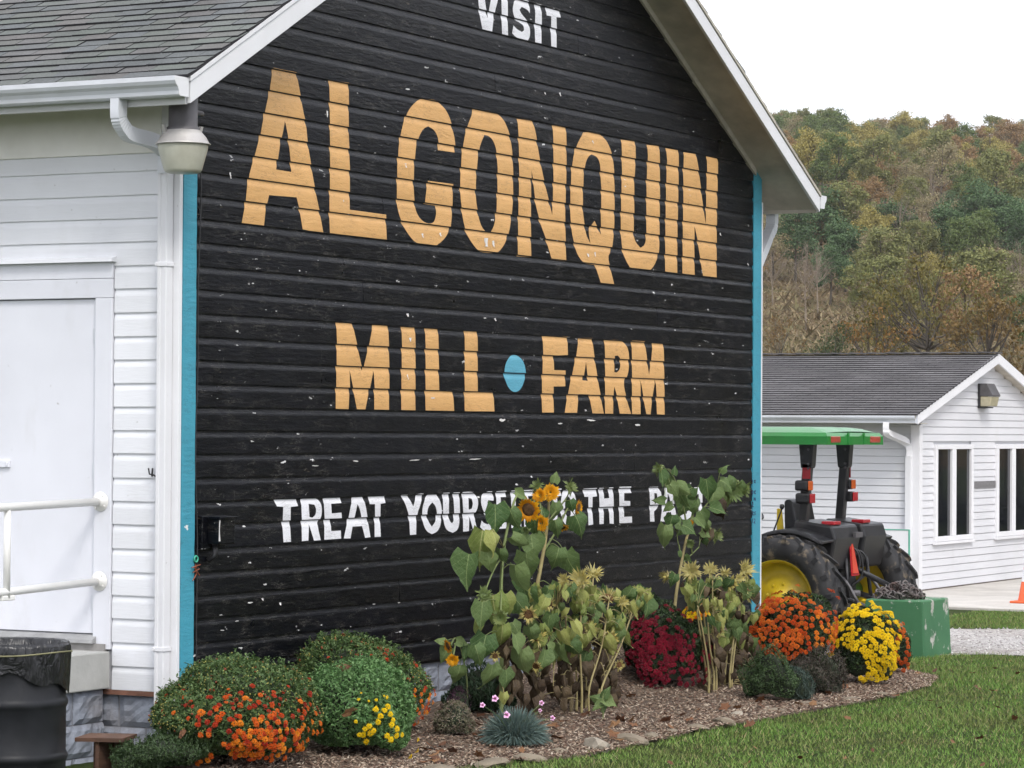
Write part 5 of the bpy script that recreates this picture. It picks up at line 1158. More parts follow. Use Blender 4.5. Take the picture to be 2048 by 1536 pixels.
def blooms(dome, parent, lst, seed, back=0, kinds=None, size=0.02, fill=0, fmask=None):
    """lst: (px, py, diameter px, kind)"""
    rr = random.Random(seed); cnt = 0
    def put(p, nrm, r, kind):
        n_ = Vector([float(v) for v in nrm])+Vector((rr.uniform(-.25, .25), rr.uniform(-.25, .25), rr.uniform(-.1, .35)))
        q = n_.to_track_quat('Z', 'Y').to_euler(); q.rotate_axis('Z', rr.uniform(0, 6.28))
        link_mesh('bloom', PM[kind], parent, p, q, (r, r, r*rr.uniform(0.8, 1.1)))
    for px, py, dm, kind in lst:
        hh = dome.hit(px, py)
        if hh is None or cnt > 292: continue
        put(hh[0], hh[1], dm/2/dome.sc, kind); cnt += 1
    if fill:
        d = dome_dirs(fill*6, -0.05, seed+50); vw = -AX_F; sel = [v for v in d if v@vw > -0.15 and (v[2] > 0.25 or abs(v@AX_R) > 0.55) and (fmask is None or fmask(v))]
        for v in sel[:max(0, min(fill, 255-cnt))]:
            kk = 1+bumpy(v[None], dome.seed, dome.amp)[0]; put(dome.c+v*dome.rad*1.05*kk, unit(v/dome.rad)+np.array((0, 0, 0.1))-AX_F*0.25, size*rr.uniform(0.85, 1.1), rr.choice(kinds)); cnt += 1
    if back:
        d = dome_dirs(back*3, -0.1, seed); vw = -AX_F
        for v in d[(d@vw) < -0.1][:min(back, 296-cnt)]:
            put(dome.c+v*dome.rad*1.02, unit(v/dome.rad), size*rr.uniform(0.8, 1.1), rr.choice(kinds))
def scatter(seed, n, box, size, kinds, f=None, mind=None):
    rr = random.Random(seed); out = []; tries = 0
    while len(out) < n and tries < n*60:
        tries += 1; x = rr.uniform(box[0], box[2]); y = rr.uniform(box[1], box[3])
        if f and not f(x, y): continue
        if mind and any((x-a[0])**2+(y-a[1])**2 < mind**2 for a in out): continue
        out.append((x, y, rr.uniform(*size), rr.choice(kinds)))
    return out
def buds(dome, parent, n, size, mat, lo=0.1, seed=1, name='buds'):
    p, nr, r_ = dome.pts(n, (0.99, 1.05), lo); s_ = r_.uniform(0.6, 1.2, n)*size
    V_ = octa[None]*s_[:, None, None]*np.array((1, 1, 1.3))+p[:, None, :]-base_loc(parent)
    return tag(place(name, mesh_np(name, V_.reshape(-1, 3), (of[None]+(np.arange(n)*6)[:, None, None]).reshape(-1, 3), mat), parent), kind='stuff')
GREEN = leafmat('mum_leaves', [(0.056, 0.105, 0.032), (0.095, 0.160, 0.05), (0.14, 0.21, 0.075), (0.07, 0.125, 0.043)])
GREEN2 = leafmat('bright_mum_leaves', [(0.075, 0.17, 0.052), (0.13, 0.25, 0.085), (0.19, 0.32, 0.125)])
DGREEN = leafmat('dark_mum_leaves', [(0.022, 0.045, 0.017), (0.04, 0.073, 0.027), (0.06, 0.10, 0.037)])
BUDM = leafmat('pale_buds', [(0.22, 0.22, 0.05), (0.38, 0.34, 0.09)], trans=0.0); BUDR = leafmat('red_buds', [(0.16, 0.03, 0.015), (0.26, 0.07, 0.02)], trans=0.0)
def shrub(name, label, cat, dome, group=None):
    return thing(name, dome.b, label, cat, group)
# behind left: mounded mum with few red blooms, orange ones at its right foot
dB = Dome(716, 0.42, 296, 1278, 31, ry=0.40, amp=0.06); sB = shrub('chrysanthemum', 'dark green mum with scattered red blooms against the gable, behind the two front mums', 'flowers', dB)
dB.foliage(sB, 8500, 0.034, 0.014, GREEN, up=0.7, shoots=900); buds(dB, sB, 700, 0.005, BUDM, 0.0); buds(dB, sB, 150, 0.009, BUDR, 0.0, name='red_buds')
l = scatter(3, 26, (740, 1290, 868, 1420), (9, 13), ['redorange'])+scatter(4, 60, (815, 1380, 878, 1465), (9, 13), ['orange', 'amber', 'orange'], mind=7)+scatter(5, 8, (640, 1270, 760, 1330), (7, 10), ['redorange'])
blooms(dB, sB, l, 1, 20, ['redorange'], 0.017)
# front left: big mum with orange blooms along its foot
dA = Dome(468, 0.62, 345, 1338, 32, ry=0.46, amp=0.06); sA = shrub('chrysanthemum', 'large mum in bud at the barn corner with orange blooms along its foot', 'flowers', dA)
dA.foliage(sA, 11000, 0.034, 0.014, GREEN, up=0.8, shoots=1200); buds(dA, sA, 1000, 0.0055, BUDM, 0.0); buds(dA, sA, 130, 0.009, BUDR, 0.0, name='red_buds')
l = scatter(63, 26, (400, 1385, 648, 1470), (12, 15), ['orange', 'redorange', 'orange'], None, 16)+scatter(61, 34, (430, 1395, 650, 1505), (12, 16), ['orange', 'orange', 'redorange', 'amber'], lambda x, y: y > 1400+(640-x)*0.2, 12)+scatter(62, 18, (320, 1370, 640, 1440), (10, 13), ['redorange'])+scatter(6, 34, (310, 1365, 640, 1470), (9, 13), ['redorange', 'redorange', 'orange'])+scatter(7, 46, (455, 1440, 650, 1500), (12, 16), ['orange', 'orange', 'amber'], lambda x, y: y > 1440+(650-x)*0.15, 8)+scatter(8, 36, (450, 1490, 600, 1536), (12, 17), ['orange', 'amber', 'orange'], None, 8)+scatter(9, 10, (380, 1515, 420, 1545), (11, 16), ['amber', 'orange'])
l += [(403, 1425, 18, 'orange'), (396, 1432, 14, 'redorange'), (437, 1437, 18, 'orange'), (445, 1428, 13, 'orange'), (492, 1392, 16, 'amber'), (502, 1398, 13, 'orange'), (458, 1387, 13, 'orange'), (505, 1372, 14, 'redorange'), (375, 1400, 13, 'redorange'), (402, 1470, 14, 'orange'), (520, 1402, 13, 'orange'), (521, 1440, 14, 'amber'), (534, 1446, 12, 'orange'), (604, 1470, 15, 'orange'), (636, 1488, 14, 'amber')]
blooms(dA, sA, l, 2, 40, ['redorange', 'orange'], 0.018)
# front middle: fresh green mum, yellow blooms on its lower right
dC = Dome(716, 0.92, 236, 1326, 33, ry=0.36, amp=0.06); sC = shrub('chrysanthemum', 'bright green mum with yellow blooms low on its right side', 'flowers', dC)
dC.foliage(sC, 9000, 0.036, 0.017, GREEN2, up=0.4, shoots=600)
l = scatter(11, 10, (700, 1370, 820, 1420), (5, 8), ['yellow'])+[(753, 1418, 14, 'yellow'), (770, 1420, 13, 'yellow'), (778, 1412, 15, 'yellow'), (762, 1432, 14, 'yellow'), (757, 1444, 14, 'yellow'), (783, 1428, 13, 'yellow'), (790, 1440, 12, 'yellow'), (730, 1458, 13, 'yellow'), (738, 1452, 14, 'yellow'), (742, 1468, 15, 'yellow'), (727, 1472, 14, 'yellow'), (735, 1490, 14, 'yellow'), (748, 1462, 13, 'yellow'), (719, 1472, 11, 'yellow'), (795, 1458, 15, 'yellow'), (790, 1470, 15, 'yellow'), (780, 1478, 15, 'yellow'), (775, 1472, 14, 'yellow'), (800, 1468, 12, 'yellow'), (786, 1450, 14, 'yellow'), (712, 1443, 9, 'yellow'), (824, 1496, 14, 'yellow'), (830, 1488, 13, 'yellow'), (798, 1510, 15, 'yellow'), (806, 1503, 14, 'yellow'), (812, 1515, 12, 'yellow'), (790, 1518, 13, 'yellow'), (822, 1508, 11, 'yellow'), (832, 1478, 10, 'yellow')]
blooms(dC, sC, l, 3, 12, ['yellow'], 0.018)
# low dark shrub at the lower left
pS = onZ(312, 1568, 0.0); dS = Dome(312, 0, 175, 1484, 34, base=pS); sS = shrub('low_shrub', 'low dark green shrub at the foot of the white wall beside the wooden stand', 'shrub', dS)
dS.foliage(sS, 3500, 0.026, 0.010, leafmat('low_shrub_leaves', [(0.03, 0.06, 0.02), (0.055, 0.095, 0.034), (0.08, 0.12, 0.05)]), up=0.3, shoots=300)
# pale heathery plant and purple stonecrop by the dianthus
d1_ = Dome(908, 0.95, 84, 1408, 35); s1_ = shrub('heather', 'pale heathery mound between the orange blooms and the blue-grey tuft', 'plant', d1_)
d1_.foliage(s1_, 2500, 0.022, 0.008, leafmat('pale_heather', [(0.10, 0.12, 0.06), (0.17, 0.17, 0.10), (0.28, 0.24, 0.18), (0.22, 0.15, 0.12)]), up=0.3)
d2_ = Dome(914, 0.72, 44, 1378, 36); s2_ = shrub('stonecrop', 'small rounded purple stonecrop head behind the pale heathery mound', 'plant', d2_)
d2_.foliage(s2_, 1200, 0.014, 0.008, leafmat('stonecrop_heads', [(0.06, 0.025, 0.045), (0.10, 0.045, 0.075)]), up=0.8)
d3_ = Dome(960, 0.45, 150, 1345, 37, ry=0.22); s3_ = shrub('leafy_plant', 'loose dark green leafy plant at the wall left of the sunflowers', 'plant', d3_)
d3_.foliage(s3_, 2600, 0.05, 0.012, leafmat('loose_leaves', [(0.022, 0.05, 0.022), (0.04, 0.075, 0.035)]), up=1.2, amp=0.14)
# crimson, orange, yellow and rust mums to the right
dR = Dome(1318, 0.62, 176, 1214, 38, ry=0.32); sR = shrub('chrysanthemum', 'deep crimson mum in bloom between the two sunflower clumps', 'flowers', dR)
dR.foliage(sR, 6500, 0.034, 0.016, DGREEN, up=0.4, shell=(0.72, 0.93))
fr = lambda x, y: y < 1392 and y > 1218+max(0, x-1292)*0.55+max(0, 1285-x)*0.9 and x > 1262+max(0, y-1300)*0.32 and not (1335 < x < 1352 and 1345 < y) and random.Random(int(x/9)*77+int(y/9)*13).random() > 0.22
blooms(dR, sR, scatter(13, 215, (1255, 1222, 1412, 1395), (11, 15), ['crimson'], fr, 6.2)+scatter(14, 6, (1228, 1318, 1262, 1340), (9, 12), ['crimson']), 4, 40, ['crimson'], 0.024, 30)
dO = Dome(1577, 1.06, 176, 1184, 39, ry=0.36); sO = shrub('chrysanthemum', 'full orange mum in dense bloom under the teal corner board', 'flowers', dO)
dO.foliage(sO, 6000, 0.034, 0.016, DGREEN, up=0.3, shell=(0.70, 0.91))
fo = lambda x, y: y < 1325-abs(x-1570)*0.42 and y > 1180 and random.Random(int(x/7)*31+int(y/7)*17).random() > 0.10
blooms(dO, sO, [(a, b, c, 'amber' if (a > 1628 and random.Random(int(a*b)).random() < 0.6) else k_) for a, b, c, k_ in scatter(15, 185, (1488, 1182, 1668, 1335), (11, 14), ['rust', 'rust', 'orange'], fo, 8.2)], 5, 40, ['rust', 'orange'], 0.026, 75)
dY = Dome(1728, 1.55, 140, 1212, 40, ry=0.28); sY = shrub('chrysanthemum', 'bright yellow mum beside the green block', 'flowers', dY)
dY.foliage(sY, 5500, 0.032, 0.015, DGREEN, up=0.3, shell=(0.70, 0.91))
fy = lambda x, y: (y < 1300 or x > 1722+(1340-y)*0.2) and not (1712 < x < 1748 and 1243 < y < 1262) and not (1700 < x < 1735 and 1315 < y < 1350) and (x > 1672 or y < 1250) and random.Random(int(x/8)*7+int(y/8)*29).random() > 0.12
blooms(dY, sY, scatter(16, 190, (1655, 1208, 1800, 1368), (10, 14), ['yellow'], fy, 6.4), 6, 36, ['yellow'], 0.024, 55)
dU = Dome(1776, 1.30, 72, 1236, 41, ry=0.2); sU = shrub('chrysanthemum', 'rust coloured mum peeking out behind the yellow mum', 'flowers', dU)
dU.foliage(sU, 1800, 0.032, 0.015, DGREEN, up=0.3, shell=(0.70, 0.91)); blooms(dU, sU, scatter(17, 75, (1755, 1232, 1815, 1345), (9, 12), ['rust'], None, 5), 7, 16, ['rust'], 0.022)
dK = Dome(1390, 0.30, 62, 1196, 42, ry=0.14); sK = shrub('chrysanthemum', 'small golden mum half hidden behind the right sunflower clump', 'flowers', dK)
dK.foliage(sK, 1500, 0.03, 0.014, DGREEN, up=0.5); blooms(dK, sK, scatter(18, 45, (1366, 1196, 1416, 1240), (8, 11), ['yellow', 'amber'], None, 5), 8, 8, ['amber'], 0.02)
dX = Dome(1538, 1.52, 82, 1316, 43, ry=0.2); sX = shrub('boxwood', 'small clipped dark green boxwood in front of the orange mum', 'shrub', dX)
dX.foliage(sX, 4000, 0.018, 0.011, leafmat('boxwood_leaves', [(0.038, 0.072, 0.028), (0.07, 0.118, 0.045), (0.10, 0.155, 0.062)]), up=0.2, shoots=300, amp=0.16)
dH = Dome(1636, 1.58, 78, 1312, 44, ry=0.2); sH = shrub('heather', 'grey-brown heather between the boxwood and the yellow mum', 'plant', dH)
dH.foliage(sH, 3200, 0.028, 0.007, leafmat('grey_heather', [(0.075, 0.075, 0.05), (0.12, 0.105, 0.075), (0.085, 0.055, 0.06), (0.06, 0.08, 0.045)]), up=0.9, amp=0.17, shoots=400)
dG = Dome(1592, 1.66, 40, 1335, 45, ry=0.12); sG = shrub('blue_grass_tuft', 'small blue-green tuft between boxwood and grey-brown heather', 'plant', dG)
dG.foliage(sG, 1300, 0.045, 0.005, leafmat('blue_green_blades', [(0.045, 0.075, 0.06), (0.07, 0.105, 0.085)]), up=1.4)
# blue-grey dianthus with pink blooms
dD = Dome(1030, 1.42, 152, 1412, 46); sD = shrub('dianthus', 'blue-grey dianthus tuft with a few pink blooms', 'flowers', dD)
m_ = 3800; r_ = np.random.default_rng(5); d = dome_dirs(m_, 0.0, 77); root_p = dD.b+d*np.array((0.10, 0.10, 0.02)); tipp = dD.b+np.array((0, 0, 0.01))+d*np.array((dD.r, dD.r, dD.h*0.95))*r_.uniform(0.55, 1.05, m_)[:, None]
tipp[:, 2] -= 0.05*r_.uniform(0, 1, m_)*(1-d[:, 2]); tipp += r_.normal(0, 0.012, (m_, 3)); tipp[:, 2] = np.maximum(tipp[:, 2], dD.b[2]+0.01); mid = root_p*0.4+tipp*0.6+np.array((0, 0, 0.03)); sd_ = unit(np.cross(tipp-root_p, r_.normal(size=(m_, 3))))*0.0035
Q = np.concatenate([np.stack([root_p-sd_, root_p+sd_, mid+sd_, mid-sd_], 1), np.stack([mid-sd_, mid+sd_, tipp+sd_*0.2, tipp-sd_*0.2], 1)], 0)-dD.b
tag(place('blades', quads_mesh('blades', Q, leafmat('dianthus_blades', [(0.085, 0.135, 0.125), (0.13, 0.19, 0.175), (0.17, 0.235, 0.21), (0.10, 0.13, 0.09)])), sD), kind='stuff')
t = NT('pink_petals'); rad_ = t.n('ShaderNodeVectorMath', {'operation': 'LENGTH'}); t.t.links.new(t.coord('Object'), rad_.inputs[0]); t.p(Base_Color=t.ramp(rad_.outputs['Value'], [(0.25, (0.30, 0.02, 0.16)), (0.45, (0.70, 0.30, 0.55)), (0.9, (0.82, 0.58, 0.76))]), Roughness=0.6)
pink = bloom_mesh('bloom', t.m, ((1.0, 5, 0.0),), 0.1, 0.42)
for px, py, dm in ((990, 1397, 14), (1012, 1427, 15), (965, 1410, 11), (1083, 1406, 11), (1080, 1421, 8), (1105, 1436, 11)):
    hh = dD.hit(px, py, 1.02); p = hh[0] if hh else onY(px, py, -1.45)
    v = Vector([float(q) for q in (-AX_F+np.array((random.uniform(-.5, .5), random.uniform(-.5, .5), 0.4)))]); o = link_mesh('bloom', pink, sD, p, v.to_track_quat('Z', 'Y').to_euler(), dm/2/dD.sc*1.1)
    MB().tube([p, p*0.5+dD.b*0.5+(0, 0, 0.05), dD.b+(0, 0, 0.02)], 0.002, 5).build('flower_stalk', GREEN, sD)
# ================================================================ sunflowers
def sun_leaf(seed, droop=0.6, curl=0.15, wilt=0.0):
    """heart-shaped leaf, base at origin, tip along +x, face +z; real thickness of form through cup and droop"""
    rr = random.Random(seed); nL, nW = 8, 6; vs = []
    for i in range(nL+1):
        u = i/nL; w = 0.46*math.sin(math.pi*min(1, u*0.97+0.10)**0.62)*(1-0.15*u)*(1 if u < 0.97 else 0.25)
        if u < 0.001: w = 0.30
        for j in range(nW+1):
            s = j/nW*2-1; y = s*w
            back = -0.12*abs(s)**1.5*max(0, 1-u*3.5)
            x = u+back; ed = 1+(0.09*math.sin(13*u+seed)+0.06*math.sin(29*u+2*seed))*abs(s)**2
            z = -droop*0.5*u*u+curl*abs(s)**1.5*w*1.6+0.06*math.sin(u*8+seed+2*s)*abs(s)-wilt*abs(s)*w*1.2
            if wilt: y *= 1-0.45*wilt*(0.4+0.6*u); z += wilt*0.06*math.sin(7*u+4*s+seed)
            vs.append((x*(1-0.15*droop*u), y*ed, z))
    fs = [(i*(nW+1)+j, (i+1)*(nW+1)+j, (i+1)*(nW+1)+j+1, i*(nW+1)+j+1) for i in range(nL) for j in range(nW)]
    return MB().add(vs, fs)
def leaf_surface(name, a, b, vein, spots=0.0, trans=0.25):
    t = NT(name); co = t.coord('Object'); sp = t.n('ShaderNodeSeparateXYZ'); t.t.links.new(co, sp.inputs[0])
    ay = t.math('ABSOLUTE', sp.outputs['Y'], 0.0)
    mid = t.ramp(ay, [(0.0, 1.0), (0.022, 0.0)])
    diag = t.math('SUBTRACT', sp.outputs['X'], t.math('MULTIPLY', ay, 0.9)); fr_ = t.math('FRACT', t.math('MULTIPLY', diag, 5.5), 0.0)
    ver = t.ramp(fr_, [(0.0, 0.75), (0.09, 0.0)])
    c = t.mix(t.rnd_obj(), a, b); c = t.mix(t.math('MAXIMUM', mid, ver), c, vein)
    if spots: c = t.mix(t.ramp(t.noise(co, 3.5, 5, 0.65), [(0.56, 0.0), (0.66, spots)]), c, (0.14, 0.09, 0.035))
    t.p(Base_Color=c, Roughness=0.6); t.set(t.b, 'Specular IOR Level', 0.25)
    t.bump(t.math('ADD', t.math('MULTIPLY', fr_, 0.5), t.noise(co, 9, 3)), 0.35, 0.05)
    tr_ = t.n('ShaderNodeBsdfTranslucent'); t.t.links.new(c, tr_.inputs[0]); mx = t.n('ShaderNodeMixShader'); mx.inputs[0].default_value = trans
    t.t.links.new(t.b.outputs[0], mx.inputs[1]); t.t.links.new(tr_.outputs[0], mx.inputs[2]); t.t.links.new(mx.outputs[0], t.out.inputs[0]); return t.m
ML = {'g': leaf_surface('sunflower_leaf', (0.058, 0.115, 0.036), (0.17, 0.235, 0.085), (0.25, 0.32, 0.13)),
      'y': leaf_surface('yellowing_leaf', (0.18, 0.24, 0.06), (0.37, 0.38, 0.115), (0.46, 0.45, 0.19), 0.5),
      'b': leaf_surface('dried_leaf', (0.045, 0.030, 0.020), (0.13, 0.095, 0.055), (0.16, 0.12, 0.07), 0.3, 0.1)}
LM = {}
for kx, (dr_, cu, wi) in {'g': ((0.7, 1.2, 1.7), (0.32, 0.1, -0.18), 0.12), 'y': ((0.8, 1.2, 1.6), (0.1, 0.0, 0.1), 0.35), 'b': ((1.2, 1.7, 2.1), (0.0, -0.1, 0.1), 0.85)}.items():
    LM[kx] = [sun_leaf(i*7+3, dr_[i], cu[i], wi).mesh('leaf', ML[kx], True, fix=False) for i in range(3)]
M['stemg'] = simple('green_stem', (0.16, 0.20, 0.07), 0.7, 0.25, 9, 0.3); M['stemy'] = simple('dry_stem', (0.30, 0.25, 0.11), 0.8, 0.25, 9, 0.4, dirt=((0.12, 0.09, 0.05), 0.5))
M['stemd'] = simple('dark_dry_stem', (0.13, 0.10, 0.05), 0.85, 0.3, 9, 0.4)
M['disc'] = simple('seed_disc', (0.11, 0.055, 0.02), 0.95, 0.5, 60, 0.9); M['sepal'] = leafmat('sepals', [(0.13, 0.19, 0.06), (0.20, 0.24, 0.08)], by='obj'); M['sepaly'] = leafmat('dry_sepals', [(0.42, 0.37, 0.13), (0.56, 0.51, 0.23)], by='obj')
PET = petalmat('sunflower_petals', [(0.66, 0.26, 0.008), (0.78, 0.40, 0.012)]); PETD = petalmat('faded_petals', [(0.60, 0.50, 0.15), (0.52, 0.44, 0.17)])
def petals(n, r0, r1, lift, mat, seed, w=0.16, jag=0.15):
    rr = random.Random(seed); vs = []; fs = []
    for i in range(n):
        a = 2*math.pi*(i+rr.uniform(-.3, .3))/n; R1 = r1*rr.uniform(1-jag, 1+jag); zt = lift+rr.uniform(-.12, .12)*(1+3*(jag > 0.3)); k = len(vs); da = w/r1
        for rr_, da_, z in ((r0, da*0.6, 0.0), ((r0+R1)/2, da, zt*0.6)):
            vs += [(rr_*math.cos(a-da_), rr_*math.sin(a-da_), z), (rr_*math.cos(a+da_), rr_*math.sin(a+da_), z)]
        vs.append((R1*math.cos(a), R1*math.sin(a), zt)); fs += [(k, k+1, k+3, k+2), (k+2, k+3, k+4)]
    return MB().add(vs, fs).mesh('petals', mat, False, fix=False)
HM = {'disc': MB().lathe([(0.0, 0.10), (0.3, 0.12), (0.48, 0.08), (0.56, 0.0), (0.5, -0.06)], 20, (0, 0, 0)).mesh('disc', M['disc'], True),
      'back': MB().lathe([(0.56, 0.0), (0.5, -0.10), (0.28, -0.22), (0.10, -0.32), (0.06, -0.5)], 14, (0, 0, 0)).mesh('calyx', M['sepal'], True),
      'backy': MB().lathe([(0.56, 0.0), (0.5, -0.10), (0.28, -0.22), (0.10, -0.32), (0.06, -0.5)], 14, (0, 0, 0)).mesh('calyx', M['sepaly'], True),
      'pet': petals(26, 0.5, 1.0, 0.05, PET, 1), 'pet2': petals(24, 0.42, 0.86, 0.18, PET, 2), 'pet3': petals(22, 0.28, 0.66, 0.3, PET, 3), 'pet4': petals(18, 0.1, 0.42, 0.36, PET, 4),
      'fade': petals(34, 0.35, 0.74, 0.3, PETD, 5, 0.09, 0.4), 'sep': petals(20, 0.45, 0.92, -0.25, M['sepal'], 6, 0.13, 0.25), 'sepup': petals(22, 0.35, 0.8, 0.55, M['sepal'], 7, 0.14, 0.3), 'sepy': petals(36, 0.3, 0.82, 0.5, M['sepaly'], 8, 0.08, 0.4), 'sepy2': petals(32, 0.4, 0.86, 0.1, M['sepaly'], 9, 0.09, 0.4)}
HEADS = {'pompon': ('back', 'pet', 'pet2', 'pet3', 'pet4', 'sep'), 'open': ('back', 'disc', 'pet', 'pet2', 'sep'), 'bud': ('back', 'sepup', 'sep'), 'dry': ('backy', 'disc', 'fade', 'sepy2'), 'seedy': ('backy', 'disc', 'sepy'), 'pale': ('backy', 'sepy', 'sepy2', 'fade')}
SPX = lambda d, px=1100: CAM_F/float((onY(px, 1300, -d)-CAM)@AX_F)
rsun = random.Random(77)
IR, IU = AX_R, np.array((0, 0, 1.0)); TOC = -AX_F
class Plant:
    def __init__(s, name, label, d, base_px, cat='sunflower', group='sunflowers along the black gable'):
        b = onY(base_px, 1400, -d); s.d = d; s.b = np.array((b[0], b[1], bedz(b[0], b[1]))); s.t = thing(name, s.b, label, cat, group); s.stems = []
    def P(s, px, py, dd=0.0): return onY(px, py, -(s.d+dd))
    def stem(s, pts, r0, r1, mat='stemg', dd=0.0, dd1=None, ground=False):
        n = len(pts); w = [s.P(px, py, dd+((dd1-dd) if dd1 is not None else 0)*i/(n-1)) for i, (px, py) in enumerate(pts)]
        if ground: w = [np.array((w[0][0], w[0][1], bedz(w[0][0], w[0][1])-0.02))]+w
        c = arc(w, 4); m = len(c); MB().tube(c, [r0+(r1-r0)*i/(m-1) for i in range(m)], 7).build('stem', M[mat], s.t, True); s.stems.append(c); return c
    def leaf(s, px, py, L, ang, kind='g', dd=0.0, face=None, att=None, v=None):
        """L: length in photograph pixels; ang: direction of the tip in the picture, degrees, 0 = right, -90 = down"""
        p = s.P(px, py, dd); sc = CAM_F/float((p-CAM)@AX_F); a = R_(ang)
        tip = unit(IR*math.cos(a)+IU*math.sin(a)+TOC*rsun.uniform(-0.15, 0.35)); nrm = (TOC*1.0+IU*rsun.uniform(0.1, 1.3)+IR*rsun.uniform(-1.0, 1.0)) if face is None else np.asarray(face, float)
        nrm = unit(nrm-tip*(nrm@tip)); sd = np.cross(nrm, tip)
        R3 = Matrix(((tip[0], sd[0], nrm[0]), (tip[1], sd[1], nrm[1]), (tip[2], sd[2], nrm[2])))
        me = LM[kind][rsun.randrange(3) if v is None else v]
        L *= 0.9; link_mesh('leaf', me, s.t, p, R3.to_euler(), (L/sc, L/sc*rsun.uniform(*((0.68, 0.98) if kind == 'g' else (0.6, 0.95))), L/sc*rsun.uniform(0.8, 1.3)))
        if s.stems and att is not False:
            best = min((q for st in s.stems for q in st), key=lambda q: np.linalg.norm(q-(p+np.array((0, 0, -0.03)))))
            if 0.01 < np.linalg.norm(best-p) < 0.45: MB().tube(arc([best, (best+p)/2+np.array((0, 0, 0.02)), p], 3), 0.0028, 4).build('leaf_stalk', M['stemg'] if kind == 'g' else M['stemy'], s.t, True)
    def head(s, px, py, dia, kind, face=(0, 0, 0), dd=0.03):
        """face: (right, up, toward camera) direction of the flower"""
        p = s.P(px, py, dd); sc = CAM_F/float((p-CAM)@AX_F); f = unit(IR*face[0]+IU*face[1]+TOC*face[2]); e = Vector([float(q) for q in f]).to_track_quat('Z', 'Y').to_euler(); r = dia/2/sc
        hd = HEADS[kind]; h = link_mesh('flower_head', HM[hd[0]], s.t, p, e, r)
        for q in hd[1:]: o = bpy.data.objects.new({'disc': 'disc', 'sep': 'sepals', 'sepup': 'sepals', 'sepy': 'sepals', 'sepy2': 'sepals'}.get(q, 'petals'), HM[q]); COL.objects.link(o); o.parent = h
        if s.stems:
            q0 = p-f*r*0.45; best = min((q for st in s.stems for q in (st[-1], st[len(st)//2], st[-4])), key=lambda q: np.linalg.norm(q-q0))
            if 0.02 < np.linalg.norm(best-q0) < 0.5: MB().tube(arc([best, (best+q0)/2+np.array((0, 0, 0.03)), q0], 4), 0.006, 6).build('flower_stalk', M['stemg'] if kind in ('pompon', 'open', 'bud') else M['stemy'], s.t, True)
# -- tall left plant: orange pompon heads over the lettering
p = Plant('sunflower', 'tall sunflower with orange pompon heads in front of the white lettering', 0.80, 1078)
p.stem([(1072, 1330), (1070, 1210), (1082, 1130), (1090, 1085), (1096, 1030), (1098, 1000)], 0.017, 0.009, 'stemy', ground=True)
p.stem([(1086, 1105), (1118, 1052), (1136, 1015), (1150, 1000)], 0.008, 0.005); p.stem([(1082, 1125), (1092, 1085), (1086, 1062)], 0.007, 0.005); p.stem([(1096, 1040), (1082, 1010), (1078, 1003)], 0.006, 0.004); p.stem([(1094, 1045), (1130, 1000), (1138, 985)], 0.006, 0.004)
p.head(1101, 985, 38, 'pompon', (-.1, .3, 1), 0.08); p.head(1079, 991, 32, 'pompon', (-.5, .3, .8), 0.1); p.head(1057, 1019, 52, 'open', (-.35, -.2, .85), 0.13); p.head(1081, 1047, 38, 'pompon', (-.5, .2, .9), 0.1); p.head(1157, 1015, 32, 'open', (.8, -.1, .35), 0.06); p.head(1124, 1055, 28, 'open', (.1, -.7, .4), 0.05)
p.head(1074, 972, 36, 'bud', (-.5, .6, .3), 0.02); p.head(1140, 974, 40, 'bud', (.8, .35, .3), 0.02); p.head(1052, 1062, 20, 'bud', (-.4, .1, .6), 0.05)
for a in [(1030, 985, 38, -20), (1108, 965, 30, 75), (1000, 1010, 62, -75), (1045, 1055, 55, -110), (1062, 1070, 70, -80), (1130, 1105, 70, -70), (1118, 1095, 58, -100), (1150, 1030, 60, -60), (1085, 1020, 45, -60), (1112, 1005, 50, -85), (1140, 1000, 34, -75), (1052, 1105, 78, -85), (1048, 1150, 72, -95), (1100, 1170, 52, -50), (1070, 1040, 52, -95), (1110, 1040, 50, -75), (1065, 1190, 60, -85)]: p.leaf(*a, kind='g', dd=rsun.uniform(0.0, 0.1))
# -- its neighbour with the big hanging leaves on the left
p = Plant('sunflower', 'leafy sunflower stalk with large hanging leaves, left of the tall pompon one', 0.92, 1004)
p.stem([(1003, 1300), (1002, 1180), (1006, 1110), (1014, 1060), (1026, 1010), (1034, 990)], 0.015, 0.007, ground=True)
for a in [(990, 1010, 78, -85), (965, 1060, 95, -100), (938, 1108, 90, -102), (985, 1060, 60, -60), (1000, 1098, 40, -95), (1022, 1075, 60, -45), (1030, 1130, 78, -92), (985, 1190, 100, -85), (1010, 1188, 62, -80), (965, 1205, 70, -95), (1028, 1195, 60, -45), (1005, 1250, 70, -92), (1025, 1245, 46, -55), (972, 1270, 80, -100), (1040, 1300, 80, -88), (985, 1330, 70, -90), (1012, 1340, 60, -78), (950, 1290, 56, -70), (1008, 1385, 36, -88), (1020, 1020, 60, -70), (975, 1105, 56, -80), (960, 1235, 62, -80), (1030, 1270, 55, -70)]: p.leaf(*a, kind='g' if rsun.random() < 0.68 else 'y', dd=rsun.uniform(0.0, 0.12))
p.head(968, 1190, 40, 'bud', (.2, .5, .5)); p.head(1000, 1236, 40, 'bud', (-.1, .1, 1), 0.1); p.head(1098, 1208, 30, 'dry', (.3, -.3, .7), 0.1)
